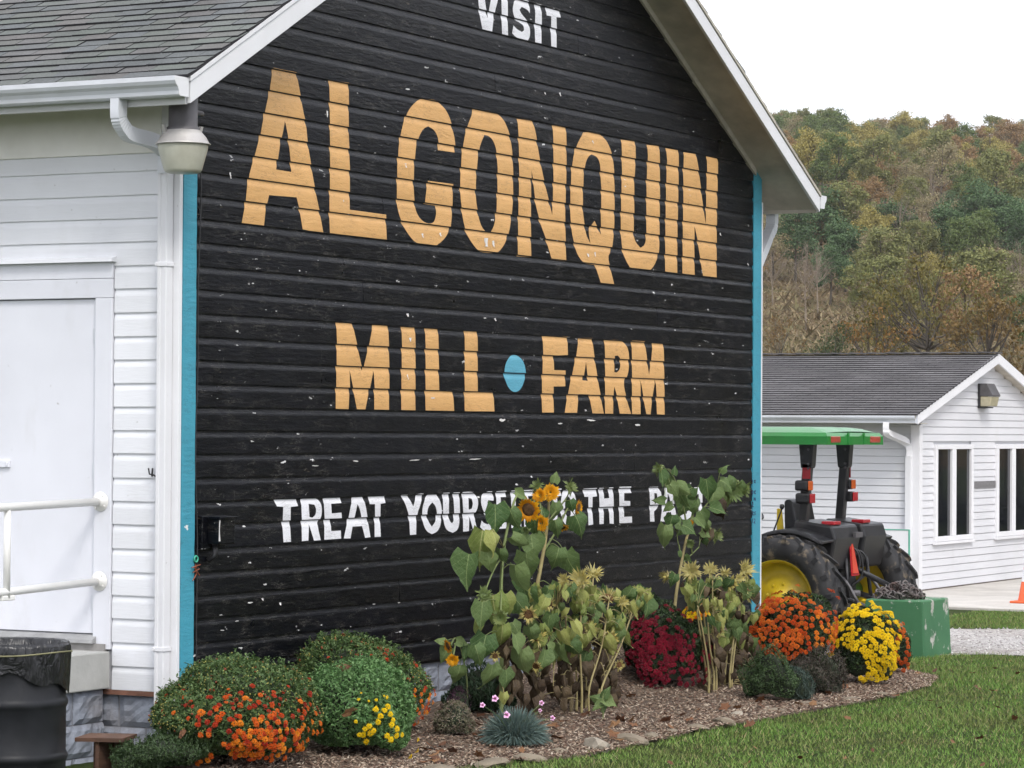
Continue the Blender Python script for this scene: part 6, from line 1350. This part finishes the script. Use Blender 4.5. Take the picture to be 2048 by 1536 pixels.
# -- small plant at the far left with two orange heads
p = Plant('sunflower', 'short sunflower with two orange heads, leftmost of the sunflowers', 0.75, 936)
p.stem([(934, 1370), (930, 1335), (922, 1300), (915, 1283)], 0.007, 0.004, ground=True)
p.head(896, 1292, 32, 'open', (-.8, -.3, .4), 0.04); p.head(905, 1320, 27, 'pompon', (-.1, -.2, 1), 0.08)
for a in [(900, 1295, 46, -130), (930, 1290, 48, -85), (912, 1283, 34, -10), (920, 1330, 50, -95), (945, 1300, 44, -50), (890, 1285, 30, 150)]: p.leaf(*a, kind='g', dd=rsun.uniform(0, .08))
# -- the wilted middle clump
p = Plant('wilted_sunflowers', 'wilted sunflower clump with drooping yellowed leaves and fanned dry stems', 0.90, 1165)
for top in [(1112, 1215), (1165, 1180), (1187, 1150), (1218, 1200), (1255, 1215), (1225, 1275), (1275, 1190), (1130, 1230), (1205, 1225), (1090, 1260), (1245, 1265), (1150, 1250)]:
    bx_ = 1165+(top[0]-1170)*rsun.uniform(0.15, 0.6); p.stem([(bx_, 1375), ((bx_+top[0])/2+rsun.uniform(-6, 6), (1385+top[1])/2), top], rsun.uniform(0.007, 0.0125), 0.005, rsun.choice(['stemy', 'stemy', 'stemd']), dd=rsun.uniform(-0.12, 0.15), ground=True)
for h in [(1160, 1160, 50, 'pale', (-.3, .4, .7)), (1187, 1148, 44, 'pale', (.2, .8, .3)), (1216, 1196, 44, 'seedy', (.1, .5, .6)), (1057, 1229, 42, 'dry', (0, -.2, 1)), (1076, 1275, 40, 'dry', (.2, .5, .5)), (1220, 1277, 40, 'dry', (.1, 0, 1)), (1238, 1330, 26, 'dry', (.4, 0, .8)), (1182, 1255, 36, 'pale', (-.6, .1, .7)), (1072, 1332, 30, 'dry', (-.2, -.4, .7)), (990, 1312, 26, 'dry', (.2, -.3, .8)), (1244, 1205, 30, 'pale', (.5, .2, .5)), (1262, 1215, 30, 'pale', (.4, -.3, .6)), (1128, 1160, 30, 'pale', (-.5, .2, .6)), (1190, 1200, 28, 'seedy', (-.3, .2, .8))]: p.head(*h, dd=0.12)
rw = random.Random(5)
for i in range(210):
    x = rw.uniform(1060, 1300); y = rw.uniform(1165, 1310) if x < 1225 else rw.uniform(1170, 1205) if x > 1255 else rw.uniform(1175, 1265); kx = rw.choices('gyb', (0.30, 0.55, 0.15))[0]
    p.leaf(x, y, rw.uniform(18, 52), rw.uniform(-125, -55), kind=kx, dd=rw.uniform(-0.08, 0.18))
for i in range(120): p.leaf(rw.uniform(1005, 1235), rw.uniform(1255, 1398), rw.uniform(30, 60), rw.uniform(-110, -70), kind='b', dd=rw.uniform(-0.1, 0.12))
for a in [(1060, 1255, 55, -80), (1120, 1290, 60, -92), (1140, 1285, 48, -60), (1100, 1230, 50, -110), (1090, 1300, 62, -95)]: p.leaf(*a, kind='g', dd=0.15)
# -- tall right plant
p = Plant('sunflower', 'tall branching sunflower at the right end of the gable, beside the teal board', 0.55, 1345)
p.stem([(1346, 1260), (1352, 1190), (1362, 1130), (1372, 1080), (1384, 1042), (1389, 985)], 0.016, 0.008, 'stemy', ground=True)
p.stem([(1374, 1060), (1366, 1010), (1352, 965), (1338, 942), (1330, 938)], 0.008, 0.004); p.stem([(1384, 1050), (1405, 1020), (1425, 995), (1455, 965), (1475, 963)], 0.008, 0.004); p.stem([(1380, 1060), (1398, 1036), (1412, 1040), (1420, 1058)], 0.006, 0.004); p.stem([(1366, 1125), (1384, 1108), (1398, 1094)], 0.006, 0.004); p.stem([(1357, 1165), (1352, 1150), (1340, 1145), (1332, 1150)], 0.006, 0.004, 'stemy'); p.stem([(1362, 1110), (1356, 1085), (1354, 1065)], 0.005, 0.003)
p.leaf(1412, 958, 62, -80, face=TOC+IU*0.5, dd=0.06, v=0)
for a in [(1322, 942, 46, -75), (1335, 955, 40, -60), (1348, 950, 26, 80), (1340, 968, 44, -50), (1352, 970, 48, -30), (1375, 990, 60, -110), (1330, 1003, 34, 170), (1345, 1010, 30, -150), (1330, 1050, 66, -105), (1350, 1040, 40, -35), (1365, 1050, 44, -20), (1375, 1058, 34, -170), (1440, 945, 28, 70), (1455, 975, 60, -75), (1440, 960, 48, -20), (1420, 1015, 46, -10), (1400, 1022, 46, -60), (1405, 1075, 28, -85), (1402, 1062, 30, -20), (1360, 1100, 26, -40), (1370, 1110, 26, -60), (1350, 1148, 36, -110), (1360, 985, 50, -70), (1385, 975, 44, -120), (1450, 960, 50, -60), (1475, 965, 44, -80), (1430, 975, 50, -100), (1395, 1000, 50, -70), (1440, 990, 44, -75), (1345, 1030, 40, -100), (1390, 1035, 40, -40), (1415, 1045, 36, -60)]: p.leaf(*a, kind='g', dd=rsun.uniform(0.0, 0.08))
for a in [(1432, 1000, 60, -70), (1440, 1005, 48, -50), (1421, 1060, 48, -95), (1415, 1058, 40, -105)]: p.leaf(*a, kind='b', dd=0.05)
p.head(1316, 938, 30, 'bud', (-.6, .3, .4)); p.head(1465, 982, 54, 'bud', (.5, -.2, .6), 0.06); p.head(1488, 978, 44, 'bud', (.9, -.2, .2), 0.04); p.head(1433, 1071, 36, 'bud', (.8, .1, .4)); p.head(1382, 1045, 11, 'pompon', (0, 0, 1)); p.head(1331, 1153, 30, 'pale', (-.8, -.3, .3)); p.head(1380, 1087, 22, 'bud', (0, -.3, .8))
# -- wilted clump at the right end
p = Plant('wilted_sunflowers', 'wilted sunflower clump with brown seed heads under the teal board', 0.98, 1440)
for top in [(1400, 1145), (1385, 1142), (1460, 1175), (1425, 1160), (1488, 1150), (1440, 1255), (1480, 1200), (1395, 1210), (1415, 1235)]:
    bx_ = 1440+(top[0]-1440)*0.5; p.stem([(bx_, 1345), ((bx_+top[0])/2+rsun.uniform(-5, 5), (1350+top[1])/2), top], 0.010, 0.005, 'stemy', dd=rsun.uniform(-0.05, 0.1), ground=True)
for h in [(1460, 1166, 36, 'dry', (0, -.05, 1)), (1382, 1143, 46, 'pale', (-.2, .2, .8)), (1490, 1140, 46, 'pale', (.6, .3, .4)), (1420, 1140, 34, 'pale', (.1, .5, .6)), (1450, 1146, 30, 'pale', (.1, .9, .2)), (1436, 1260, 32, 'dry', (-.3, -.2, .9)), (1488, 1185, 44, 'seedy', (.2, -.6, .5)), (1385, 1165, 22, 'bud', (0, .3, .7)), (1478, 1158, 26, 'pale', (.4, .2, .5))]: p.head(*h, dd=0.1)
for i in range(125):
    x = rw.uniform(1368, 1508); y = rw.uniform(1150, 1275) if x > 1405 else rw.uniform(1150, 1200); p.leaf(x, y, rw.uniform(18, 46), rw.uniform(-125, -50), kind=rw.choices('gyb', (0.42, 0.42, 0.16))[0], dd=rw.uniform(-0.08, 0.15))
for i in range(70): p.leaf(rw.uniform(1408, 1505), rw.uniform(1250, 1372), rw.uniform(28, 52), rw.uniform(-110, -70), kind='b', dd=rw.uniform(-0.1, 0.1))
# small weed in the mulch
p = Plant('weed', 'small green weed sprouting from the mulch below the wilted clump', 1.25, 1207, 'weed', None)
p.stem([(1206, 1425), (1205, 1400), (1207, 1385)], 0.004, 0.002, ground=True)
for a in [(1207, 1395, 34, 60), (1206, 1402, 34, 150), (1207, 1400, 38, -15), (1205, 1408, 30, -160), (1206, 1410, 30, -60)]: p.leaf(*a, kind='g', dd=0)

# ================================================================ lawn blades and fallen leaves
k = 330000; x = rng.uniform(-2.5, 17.7, k); y = rng.uniform(-7.5, 1.2, k)
yf = np.interp(x, FRX, FRY); ok = ~((x > -0.9) & (x < 9.35) & (y > yf-0.01+0.03*np.sin(x*9)+rng.normal(0, .025, k))); ok &= ~((x > 11.3+0.12*np.sin(y*5)+rng.normal(0, .06, k)) & (x < 14.95+0.12*np.sin(y*4)+rng.normal(0, .06, k)))
ok &= ~((x > -0.1) & (x < 8.7) & (y > -0.05)) & ~((x < -0.85) & (y > -1.1)) & ~((x > bx) & (x < bx+0.56) & (y > by) & (y < by+0.58))
P_ = np.stack([x, y, np.zeros(k)], 1)-CAM; dF = P_@AX_F; u = 1024+CAM_F*(P_@AX_R)/dF; w = 768-CAM_F*(P_@AX_U)/dF
ok &= (u > -150) & (u < 2250) & (w < 1720)
x, y, dF = x[ok], y[ok], dF[ok]; k = len(x)
patch = np.sin(x*1.7+np.sin(y*2.3))*0.5+np.sin(y*3.1+x*0.8)*0.5
H_ = rng.uniform(0.014, 0.038, k)*(1+0.25*patch)*np.where(rng.uniform(0, 1, k) < 0.02, 1.8, 1.0); a = rng.uniform(0, 6.283, k); wd = rng.uniform(0.0022, 0.0042, k); ln = rng.uniform(0.2, 1.1, k)*H_; b_ = rng.uniform(0, 6.283, k)
zb_ = np.array([gz(p, q) for p, q in zip(x, y)]) if k < 50000 else -0.12*np.exp(-(((x-12.2)/3.0)**2+((y-1.6)/2.2)**2)**2)
c0 = np.stack([x, y, zb_], 1); sd_ = np.stack([np.cos(a)*wd, np.sin(a)*wd, np.zeros(k)], 1); tp = c0+np.stack([np.cos(b_)*ln, np.sin(b_)*ln, H_], 1)
t = NT('grass_blade'); c = t.ramp(t.rnd_isl(), [(0, (0.085, 0.175, 0.030)), (0.45, (0.135, 0.245, 0.050)), (0.8, (0.205, 0.305, 0.075)), (0.93, (0.30, 0.28, 0.12)), (1, (0.36, 0.30, 0.16))])
c = t.mix(t.ramp(t.noise(t.pos(), 1.1, 5, 0.6), [(0.45, 0.0), (0.68, 0.55)]), c, (0.15, 0.125, 0.055)); t.p(Base_Color=c, Roughness=0.7); t.set(t.b, 'Specular IOR Level', 0.2)
tag(place('lawn_grass', quads_mesh('lawn_grass', np.stack([c0-sd_, c0+sd_, tp], 1), t.m, 3)), 'short green lawn grass in front of the flower bed', 'grass', kind='stuff')
def dead_leaf(seed):
    rr = random.Random(seed); n = 11; vs = [(0, 0, 0.12)]
    for i in range(n):
        a = 2*math.pi*i/n; r = 1.0 if i % 2 == 0 else 0.62; r *= rr.uniform(0.8, 1.15); vs.append((r*math.cos(a)*1.2, r*math.sin(a)*0.8, 0.35*rr.random()*r*(1 if math.sin(a*2+seed) > 0 else 0.3)))
    return MB().add(vs, [(0, 1+i, 1+(i+1) % n) for i in range(n)]).mesh('fallen_leaf', leafmat('fallen_leaf_%d' % seed, [(0.10, 0.045, 0.025), (0.17, 0.075, 0.035), (0.24, 0.13, 0.06)], 0.8, 0.1, 'obj'), False, fix=False)
DL = [dead_leaf(i) for i in range(4)]; rl = random.Random(11)
LV = [(rl.uniform(1480, 2046), 0, 0) for _ in range(70)]
spots = [(1740,1362),(1800,1370),(1835,1350),(1870,1345),(1905,1348),(1945,1350),(1955,1380),(1990,1340),(2020,1325),(1790,1395),(1880,1420),(1860,1405),(1995,1418),(2010,1408),(1960,1480),(1820,1460),(1880,1458),(1850,1452),(1805,1490),(1845,1500),(1905,1488),(1925,1506),(1600,1520),(1590,1519),(1495,1532),(1660,1528),(1690,1521),(1420,1495),(1510,1500),(2005,1518),(1965,1535),(1650,1453),(1715,1465),(1935,1452),(2035,1350),(1770,1405),(1695,1440),(1560,1480),(1985,1385),(1560,1535),(2030,1440),(2025,1470),(1745,1505),(1450,1515),(1340,1530),(1795,1448)]
for px, py in spots[::2]+spots[1:12:2]:
    q = onZ(px, py, 0.03); s_ = rl.uniform(0.02, 0.04)
    o = link_mesh('fallen_leaf', rl.choice(DL), None, (q[0], q[1], 0.045), (rl.uniform(-.5, .5), rl.uniform(-.5, .5), rl.uniform(0, 6.28)), s_)
    tag(o, 'small dry brown leaf lying on the lawn', 'leaf', 'dry leaves on the lawn')
for px, py in [(905,1500),(885,1492),(960,1512),(850,1500),(930,1478),(1105,1455),(1130,1448),(1240,1440),(1262,1405),(1335,1430),(1500,1440),(1425,1375),(1450,1372),(1560,1392),(1690,1372),(1660,1380),(1395,1420),(1285,1455),(1520,1400),(870,1515),(960,1445),(955,1458),(1365,1428),(1475,1412),(1620,1395),(1230,1468)]+[(rl.uniform(840, 1700), 0) for _ in range(40)]:
    if py == 0: py = float(np.interp(px, [840, 1000, 1200, 1400, 1600, 1800], [1522, 1500, 1482, 1440, 1405, 1378]))-rl.random()**1.5*float(np.interp(px, [840, 1200, 1600], [40, 60, 30]))
    q = onZ(px, py, 0.07); s_ = rl.uniform(0.03, 0.055)
    o = link_mesh('fallen_leaf', rl.choice(DL), None, (q[0], q[1], (bedz(q[0], q[1]) if in_bed(q[0], q[1]) else 0.02)+0.022), (rl.uniform(-.6, .6), rl.uniform(-.6, .6), rl.uniform(0, 6.28)), s_)
    tag(o, 'curled reddish brown leaf lying on the mulch', 'leaf', 'dry leaves on the mulch')
for px, py in [(690, 1330), (700, 1425), (362, 1468)]:
    hh = (dC if px > 500 else dA).hit(px, py, 1.05)
    if hh: tag(link_mesh('fallen_leaf', DL[1], None, hh[0], (1.0, 0.4, px), 0.05), 'dry brown leaf caught on a mum near the barn corner', 'leaf', 'dry leaves caught on the mums')
for px, py in [(426, 1073), (437, 1094)]:
    q = onY(px, py, -0.03); tag(link_mesh('fallen_leaf', DL[0], None, q, (1.5, 0.5, px), 0.02), 'bit of orange dead leaf stuck to the gable beside the outlet box', 'leaf', 'bits of leaf by the outlet box')
# ================================================================ wooded hillside
def hill_z(s, q):
    """ground height at s metres along the view, q metres to the right of it"""
    b = max(0.0, s-118.0)
    z = 0.128*b*(1-math.exp(-b/45.0)) if s < 480 else 0.128*362*(1-math.exp(-362/45.0))+min(s-480, 140)*0.12
    return z+1.2*math.sin(q*0.05+1.0)*min(1, b/150)+0.9*math.sin(s*0.045+q*0.03)*min(1, b/100)-0.5
FH = np.array((AX_F[0], AX_F[1], 0.0)); FH /= np.linalg.norm(FH); RH = np.array((AX_R[0], AX_R[1], 0.0)); RH /= np.linalg.norm(RH)
def hp_(s, q): return np.array((CAM[0]+FH[0]*s+RH[0]*q, CAM[1]+FH[1]*s+RH[1]*q, hill_z(s, q)))
S_ = list(np.arange(100, 500, 8.0))+[500, 520, 560, 600, 620, 800, 1200]; Q_ = list(np.arange(-200, 260, 9.0)); vs = [hp_(s, q) for s in S_ for q in Q_]; n = len(Q_)
t = NT('forest_floor'); v = t.pos()
c = t.ramp(t.noise(v, 0.09, 6, 0.65), [(0.3, (0.11, 0.08, 0.048)), (0.5, (0.18, 0.13, 0.075)), (0.62, (0.13, 0.12, 0.06)), (0.75, (0.22, 0.16, 0.09))]); c = t.mix(1.0, c, t.ramp(t.noise(v, 2.5, 5, 0.7), [(0.25, 0.4), (0.7, 1.0)]), 'MULTIPLY')
t.p(Base_Color=c, Roughness=1.0); t.set(t.b, 'Specular IOR Level', 0.0); t.bump(t.noise(v, 1.5, 5), 1.0, 0.6)
tag(MB().add(vs, [(i*n+j, i*n+j+1, (i+1)*n+j+1, (i+1)*n+j) for i in range(len(S_)-1) for j in range(n-1)]).build('hillside', t.m, smooth=True, fix=False), kind='structure')
def crown_leaves(seed, n, rx, rz, z0, size, clumps=24, flat=0.0, hollow=0.55):
    r_ = np.random.default_rng(seed); cd = dome_dirs(clumps, -0.6, seed+1); cr = r_.uniform(0.45, 0.92, clumps)
    cc = cd*cr[:, None]*np.array((rx, rx, rz))+np.array((0, 0, z0)); cs = r_.uniform(0.20, 0.36, clumps)*min(rx, rz)
    i = r_.integers(0, clumps, n); d = unit(r_.normal(size=(n, 3))); rad = r_.uniform(hollow, 1.05, n)
    p = cc[i]+d*(cs[i]*rad)[:, None]*np.array((1.15, 1.15, 0.85)); nn = unit(d*0.7+r_.normal(0, 0.6, (n, 3))+np.array((0, 0, flat))); tip = unit(r_.normal(size=(n, 3)))
    return leaf_quads(p, nn, tip, size*r_.uniform(0.6, 1.3, n), size*0.8*r_.uniform(0.6, 1.3, n), 0.1), cc
def trunk(seed, h, r, cc, z0, twigs=0, up=0.85):
    rr = random.Random(seed); mb = MB(); top = np.array((rr.uniform(-.3, .3), rr.uniform(-.3, .3), h*up)); pts = [np.array((0, 0, -0.4)), np.array((rr.uniform(-.12, .12), rr.uniform(-.12, .12), h*0.33)), top*0.7, top]
    c = arc(pts, 3); mb.tube(c, [r*(1-0.85*i/(len(c)-1)) for i in range(len(c))], 7)
    for q in cc:
        b = c[min(len(c)-1, max(2, int(len(c)*min(0.95, max(0.2, (q[2]-h*0.12)/(h*up)*0.75)))))]
        m = (b+q)/2+np.array((0, 0, -0.05*h*rr.random())); mb.tube(arc([b, m, q], 2), [r*0.34, r*0.26, r*0.2, r*0.14, r*0.08], 5, False)
        for _ in range(twigs):
            e = q+np.array((rr.gauss(0, 1), rr.gauss(0, 1), rr.gauss(0.6, 0.7)))*h*0.075; mb.tube([m if rr.random() < .4 else q, (q+e)/2+np.array((rr.gauss(0, .1), rr.gauss(0, .1), 0)), e], [r*0.10, r*0.07, r*0.03], 3, False)
    return mb
bark = simple('bark', (0.085, 0.07, 0.055), 0.95, 0.3, 3, 0.5); paleb = simple('pale_bark', (0.22, 0.175, 0.13), 0.9, 0.25, 3, 0.3)
KIND = {'dark': ([(0.076, 0.124, 0.026), (0.120, 0.179, 0.037), (0.164, 0.218, 0.049)], 'dark green broadleaf tree'), 'olive': ([(0.139, 0.161, 0.037), (0.208, 0.224, 0.055), (0.277, 0.271, 0.068)], 'olive green tree'),
        'gold': ([(0.252, 0.218, 0.038), (0.365, 0.304, 0.055), (0.454, 0.370, 0.071)], 'yellowing tree'), 'rust': ([(0.252, 0.139, 0.046), (0.353, 0.198, 0.060), (0.316, 0.218, 0.077)], 'rust brown autumn tree'),
        'tan': ([(0.240, 0.192, 0.093), (0.328, 0.258, 0.120), (0.265, 0.245, 0.098)], 'thin tan autumn tree'), 'red': ([(0.328, 0.092, 0.044), (0.428, 0.145, 0.055)], 'red autumn tree'), 'pine': ([(0.050, 0.108, 0.037), (0.080, 0.154, 0.051), (0.116, 0.198, 0.066)], 'blue-green pine')}
PROT = {}; rt0 = random.Random(4)
for ki, (kx, (cols, lab)) in enumerate(KIND.items()):
    cols = [tuple(0.82*c+0.18*(sum(cl)/3) for c in cl) for cl in cols]; mt = leafmat('crown_'+kx, cols, 0.8, 0.2); PROT[kx] = []
    for v_ in range(3 if kx in ('dark', 'olive', 'rust', 'tan') else 2):
        sd = ki*10+v_
        if kx == 'pine': Q, cc = crown_leaves(sd, 6000, 2.6, 3.6, 4.2, 0.23, 46, 0.6)
        else: Q, cc = crown_leaves(sd, 7000 if kx != 'tan' else 3600, 2.7, 3.2, 4.8, 0.20 if kx != 'tan' else 0.17, rt0.choice([26, 38, 50]), hollow=0.1)
        PROT[kx].append((quads_mesh('crown', Q, mt), trunk(sd, 8.0, 0.16, cc[:10], 4.9).mesh('trunk', bark, True)))
bareP = []
for v_ in range(3):
    _, cc = crown_leaves(60+v_, 10, 2.3, 3.2, 5.0, 0.3, 22); bareP.append(trunk(60+v_, 8.2, 0.11, cc, 5, 9).mesh('trunk', paleb, True))
def tree(name, s, q, h, kind, v_, rot, label, group, wide=1.0):
    p = hp_(s, q); r = thing(name, p, label, 'tree', group); k = h/8.0; sc = (k*wide, k*wide, k)
    if kind == 'bare': o = link_mesh('trunk', bareP[v_ % 3], r, p, (0, 0, rot), sc); return r
    cm, tm = PROT[kind][v_ % len(PROT[kind])]
    link_mesh('trunk', tm, r, p, (0, 0, rot), sc); link_mesh('crown', cm, r, p, (0, 0, rot), sc); return r
rt_ = random.Random(99); LAB = lambda k: KIND[k][1]+' on the wooded hillside' if k != 'bare' else 'bare grey-branched tree on the lower hillside'
def qpx(px, s): return (px-1024)/CAM_F*s
n_t = 0
s = 172.0
while s < 496:
    px = 1430+rt_.uniform(0, 40)
    while px < 2140:
        ss = s+rt_.uniform(-7, 7); h = rt_.choice([rt_.uniform(4.2, 7.0), rt_.uniform(6.0, 9.6), rt_.uniform(8, 11)])*(0.86 if ss > 260 else 0.66); gpy = 884-6072*(hill_z(ss, qpx(px, ss))-2)/ss-h*6072/ss*0.5
        if ss < 242 and 1525 < px < 1735: px += 40; continue
        kk = rt_.choices(['dark', 'olive', 'gold', 'rust', 'tan', 'red'], (0.18, 0.36, 0.12, 0.13, 0.19, 0.02))[0]; h *= 0.6 if kk == 'red' else 1.0
        if 440 < gpy < 560 and px > 1830 and rt_.random() < 0.6: kk = 'pine'
        if 490 < gpy < 600 and 1560 < px < 1720 and rt_.random() < 0.6: kk = 'pine'
        if 440 < gpy < 540 and 1750 < px < 1880 and rt_.random() < 0.6: kk = 'tan'
        if ss > 455: kk = rt_.choices(['dark', 'olive', 'tan', 'rust'], (0.5, 0.3, 0.1, 0.1))[0]
        tree('pine_tree' if kk == 'pine' else 'hillside_tree', ss, qpx(px, ss), h, kk, rt_.randrange(3), rt_.uniform(0, 6.28), LAB(kk), 'hillside trees: '+KIND[kk][1]+'s', rt_.uniform(0.75, 1.25)); n_t += 1
        px += rt_.uniform(38, 70)*400/ss
    s += 20 if s < 260 else 16 if s < 440 else 13
# pines and bare trees at the foot of the slope
for px, s_, h, kx in [(1590, 238, 6.5, 'pine'), (1640, 246, 7.0, 'pine'), (1690, 232, 6.0, 'pine'), (1660, 222, 4.6, 'pine'), (1905, 242, 6.5, 'pine'), (1955, 250, 7.5, 'pine'), (2010, 246, 7.5, 'pine'), (2060, 240, 7.0, 'pine'), (1790, 248, 6.0, 'pine'), (1840, 240, 5.5, 'olive'), (1745, 243, 6.0, 'gold'), (1545, 240, 6.0, 'tan'), (1520, 232, 6.0, 'tan'), (1470, 245, 7, 'dark'), (1420, 236, 7, 'olive'), (2110, 245, 7, 'gold')]:
    tree('pine_tree' if kx == 'pine' else 'hillside_tree', s_, qpx(px, s_), h, kx, rt_.randrange(3), rt_.uniform(0, 6), LAB(kx), 'hillside trees: '+KIND[kx][1]+'s')
for px, s_, h in [(1612, 200, 5.6), (1635, 214, 5.0), (1545, 220, 4.6), (1935, 214, 5.4), (1985, 220, 5.6), (1760, 226, 5.0), (1800, 246, 6.2), (1860, 262, 7), (2040, 216, 5.6)]:
    tree('bare_tree', s_, qpx(px, s_), h, 'bare', rt_.randrange(3), rt_.uniform(0, 6), LAB('bare'), 'bare trees at the foot of the hill')
# nearer trees just beyond the white building
_, cc = crown_leaves(71, 10, 3.2, 2.6, 3.9, .3, 20)
def near_tree(name, px, s_, h, wide, cols, n_, lab, leafs=0.24, hol=0.2, seed=70, cl=22):
    p = hp_(s_, qpx(px, s_)); r = thing(name, p, lab, 'tree'); k = h/6.0
    Q, c_ = crown_leaves(seed, n_, 2.9, 2.3, 3.7, leafs, cl, hollow=hol); me = quads_mesh('crown', Q, leafmat('near_crown_%d' % seed, cols, 0.7, 0.25)); link_mesh('crown', me, r, p, (0, 0, seed), (k*wide, k*wide, k))
    link_mesh('trunk', trunk(seed, 6.0, 0.15, c_, 3.7, 4, 0.7).mesh('trunk', bark, True), r, p, (0, 0, seed), (k*wide, k*wide, k))
near_tree('spreading_tree', 1850, 150, 9.2, 0.85, [(0.13, 0.11, 0.025), (0.19, 0.155, 0.035), (0.10, 0.10, 0.03)], 4200, 'spreading tree with thin yellow-green leaves above the white building roof', 0.12, 0.1, 71, 34)
near_tree('small_tree', 1742, 146, 6.6, 0.8, [(0.20, 0.09, 0.02), (0.26, 0.14, 0.03), (0.13, 0.10, 0.03)], 1500, 'small orange tree above the middle of the white building roof', 0.16, 0.2, 72)
near_tree('small_tree', 1668, 140, 6.3, 0.75, [(0.04, 0.06, 0.02), (0.07, 0.085, 0.03)], 1800, 'low dark green bushy tree above the white building roof', 0.15, 0.3, 73)
near_tree('small_tree', 1968, 142, 7.6, 0.85, [(0.14, 0.10, 0.03), (0.20, 0.12, 0.035)], 1700, 'yellow-brown tree behind the peak of the white building', 0.17, 0.25, 74)
near_tree('small_tree', 1560, 150, 5.9, 0.55, [(0.15, 0.09, 0.03), (0.20, 0.12, 0.04)], 1000, 'low rust brown tree beside the teal board, above the building roof', 0.15, 0.2, 75)
near_tree('small_tree', 1788, 160, 6.6, 0.9, [(0.10, 0.085, 0.03), (0.13, 0.105, 0.04)], 1500, 'low olive brown tree left of the spreading yellow-green tree', 0.16, 0.2, 76)
# dry brush and grass on the open lower slope
k = 42000; s_ = rng.uniform(112, 300, k); q_ = (rng.uniform(1380, 2200, k)-1024)/CAM_F*s_; zz = np.array([hill_z(a, b) for a, b in zip(s_, q_)])
c0 = np.stack([CAM[0]+FH[0]*s_+RH[0]*q_, CAM[1]+FH[1]*s_+RH[1]*q_, zz], 1); cl_ = np.sin(s_*0.9+np.sin(q_*0.7)*2)*np.sin(q_*0.55+s_*0.13); hh = rng.gamma(1.4, 0.22, k)*(0.35+1.1*np.clip(cl_, 0, 1)+0.5*(rng.uniform(0, 1, k) < 0.03)); a = rng.uniform(0, 6.28, k); w_ = rng.uniform(0.05, 0.16, k)
sd_ = np.stack([np.cos(a)*w_, np.sin(a)*w_, np.zeros(k)], 1); tp = c0+np.stack([rng.normal(0, .8, k)*hh, rng.normal(0, .8, k)*hh, hh], 1)
tag(place('dry_brush', quads_mesh('dry_brush', np.stack([c0-sd_, c0+sd_, tp], 1), leafmat('dry_brush', [(0.15, 0.115, 0.065), (0.24, 0.175, 0.10), (0.17, 0.15, 0.07), (0.30, 0.23, 0.135)], 0.9, 0.1), 3)), 'dry brown brush and grass covering the open lower slope', 'brush', kind='stuff')

# unseen trees added at right to darken reflections in the windows and black gable
ry_ = random.Random(6)
for i in range(40):
    a_ = R_(-52+i*1.75); d_ = (46, 60)[i % 2]+ry_.uniform(-4, 4); x_, y_ = 6+d_*math.cos(a_), -6+d_*math.sin(a_)*0.95
    if (np.array((x_, y_, 0))-CAM)@AX_R < 0.30*((np.array((x_, y_, 0))-CAM)@AX_F): continue
    r = thing('added_tree', (x_, y_, 0), 'leafy tree added beyond the right edge of the view to darken reflections', 'tree', 'trees added beyond the right edge for reflections'); cm, tm = PROT[['dark', 'olive', 'rust'][i % 3]][i % 3]; k_ = ry_.uniform(1.3, 1.7)
    link_mesh('trunk', tm, r, (x_, y_, 0), (0, 0, i), k_); link_mesh('crown', cm, r, (x_, y_, -2.6), (0, 0, i), (k_*1.3, k_*1.3, k_*1.35))
# ================================================================ haze: thin even air between here and the ridge
c_ = CAM+FH*330
e1_, e2_ = FH, RH
hz = MB().obox((c_[0], c_[1], 38.0), e1_*950, e2_*700, (0, 0, 42.0)).build('haze', None)
hm = bpy.data.materials.new('haze'); hm.use_nodes = True; ht = hm.node_tree; ht.nodes.clear(); ho = ht.nodes.new('ShaderNodeOutputMaterial'); hv = ht.nodes.new('ShaderNodeVolumePrincipled')
hv.inputs['Color'].default_value = (0.98, 0.965, 0.94, 1); hv.inputs['Density'].default_value = 0.00017; hv.inputs['Anisotropy'].default_value = 0.2
ht.links.new(hv.outputs[0], ho.inputs['Volume']); hz.data.materials.clear(); hz.data.materials.append(hm); tag(hz, 'thin pale haze in the air over the valley', 'haze', kind='stuff')
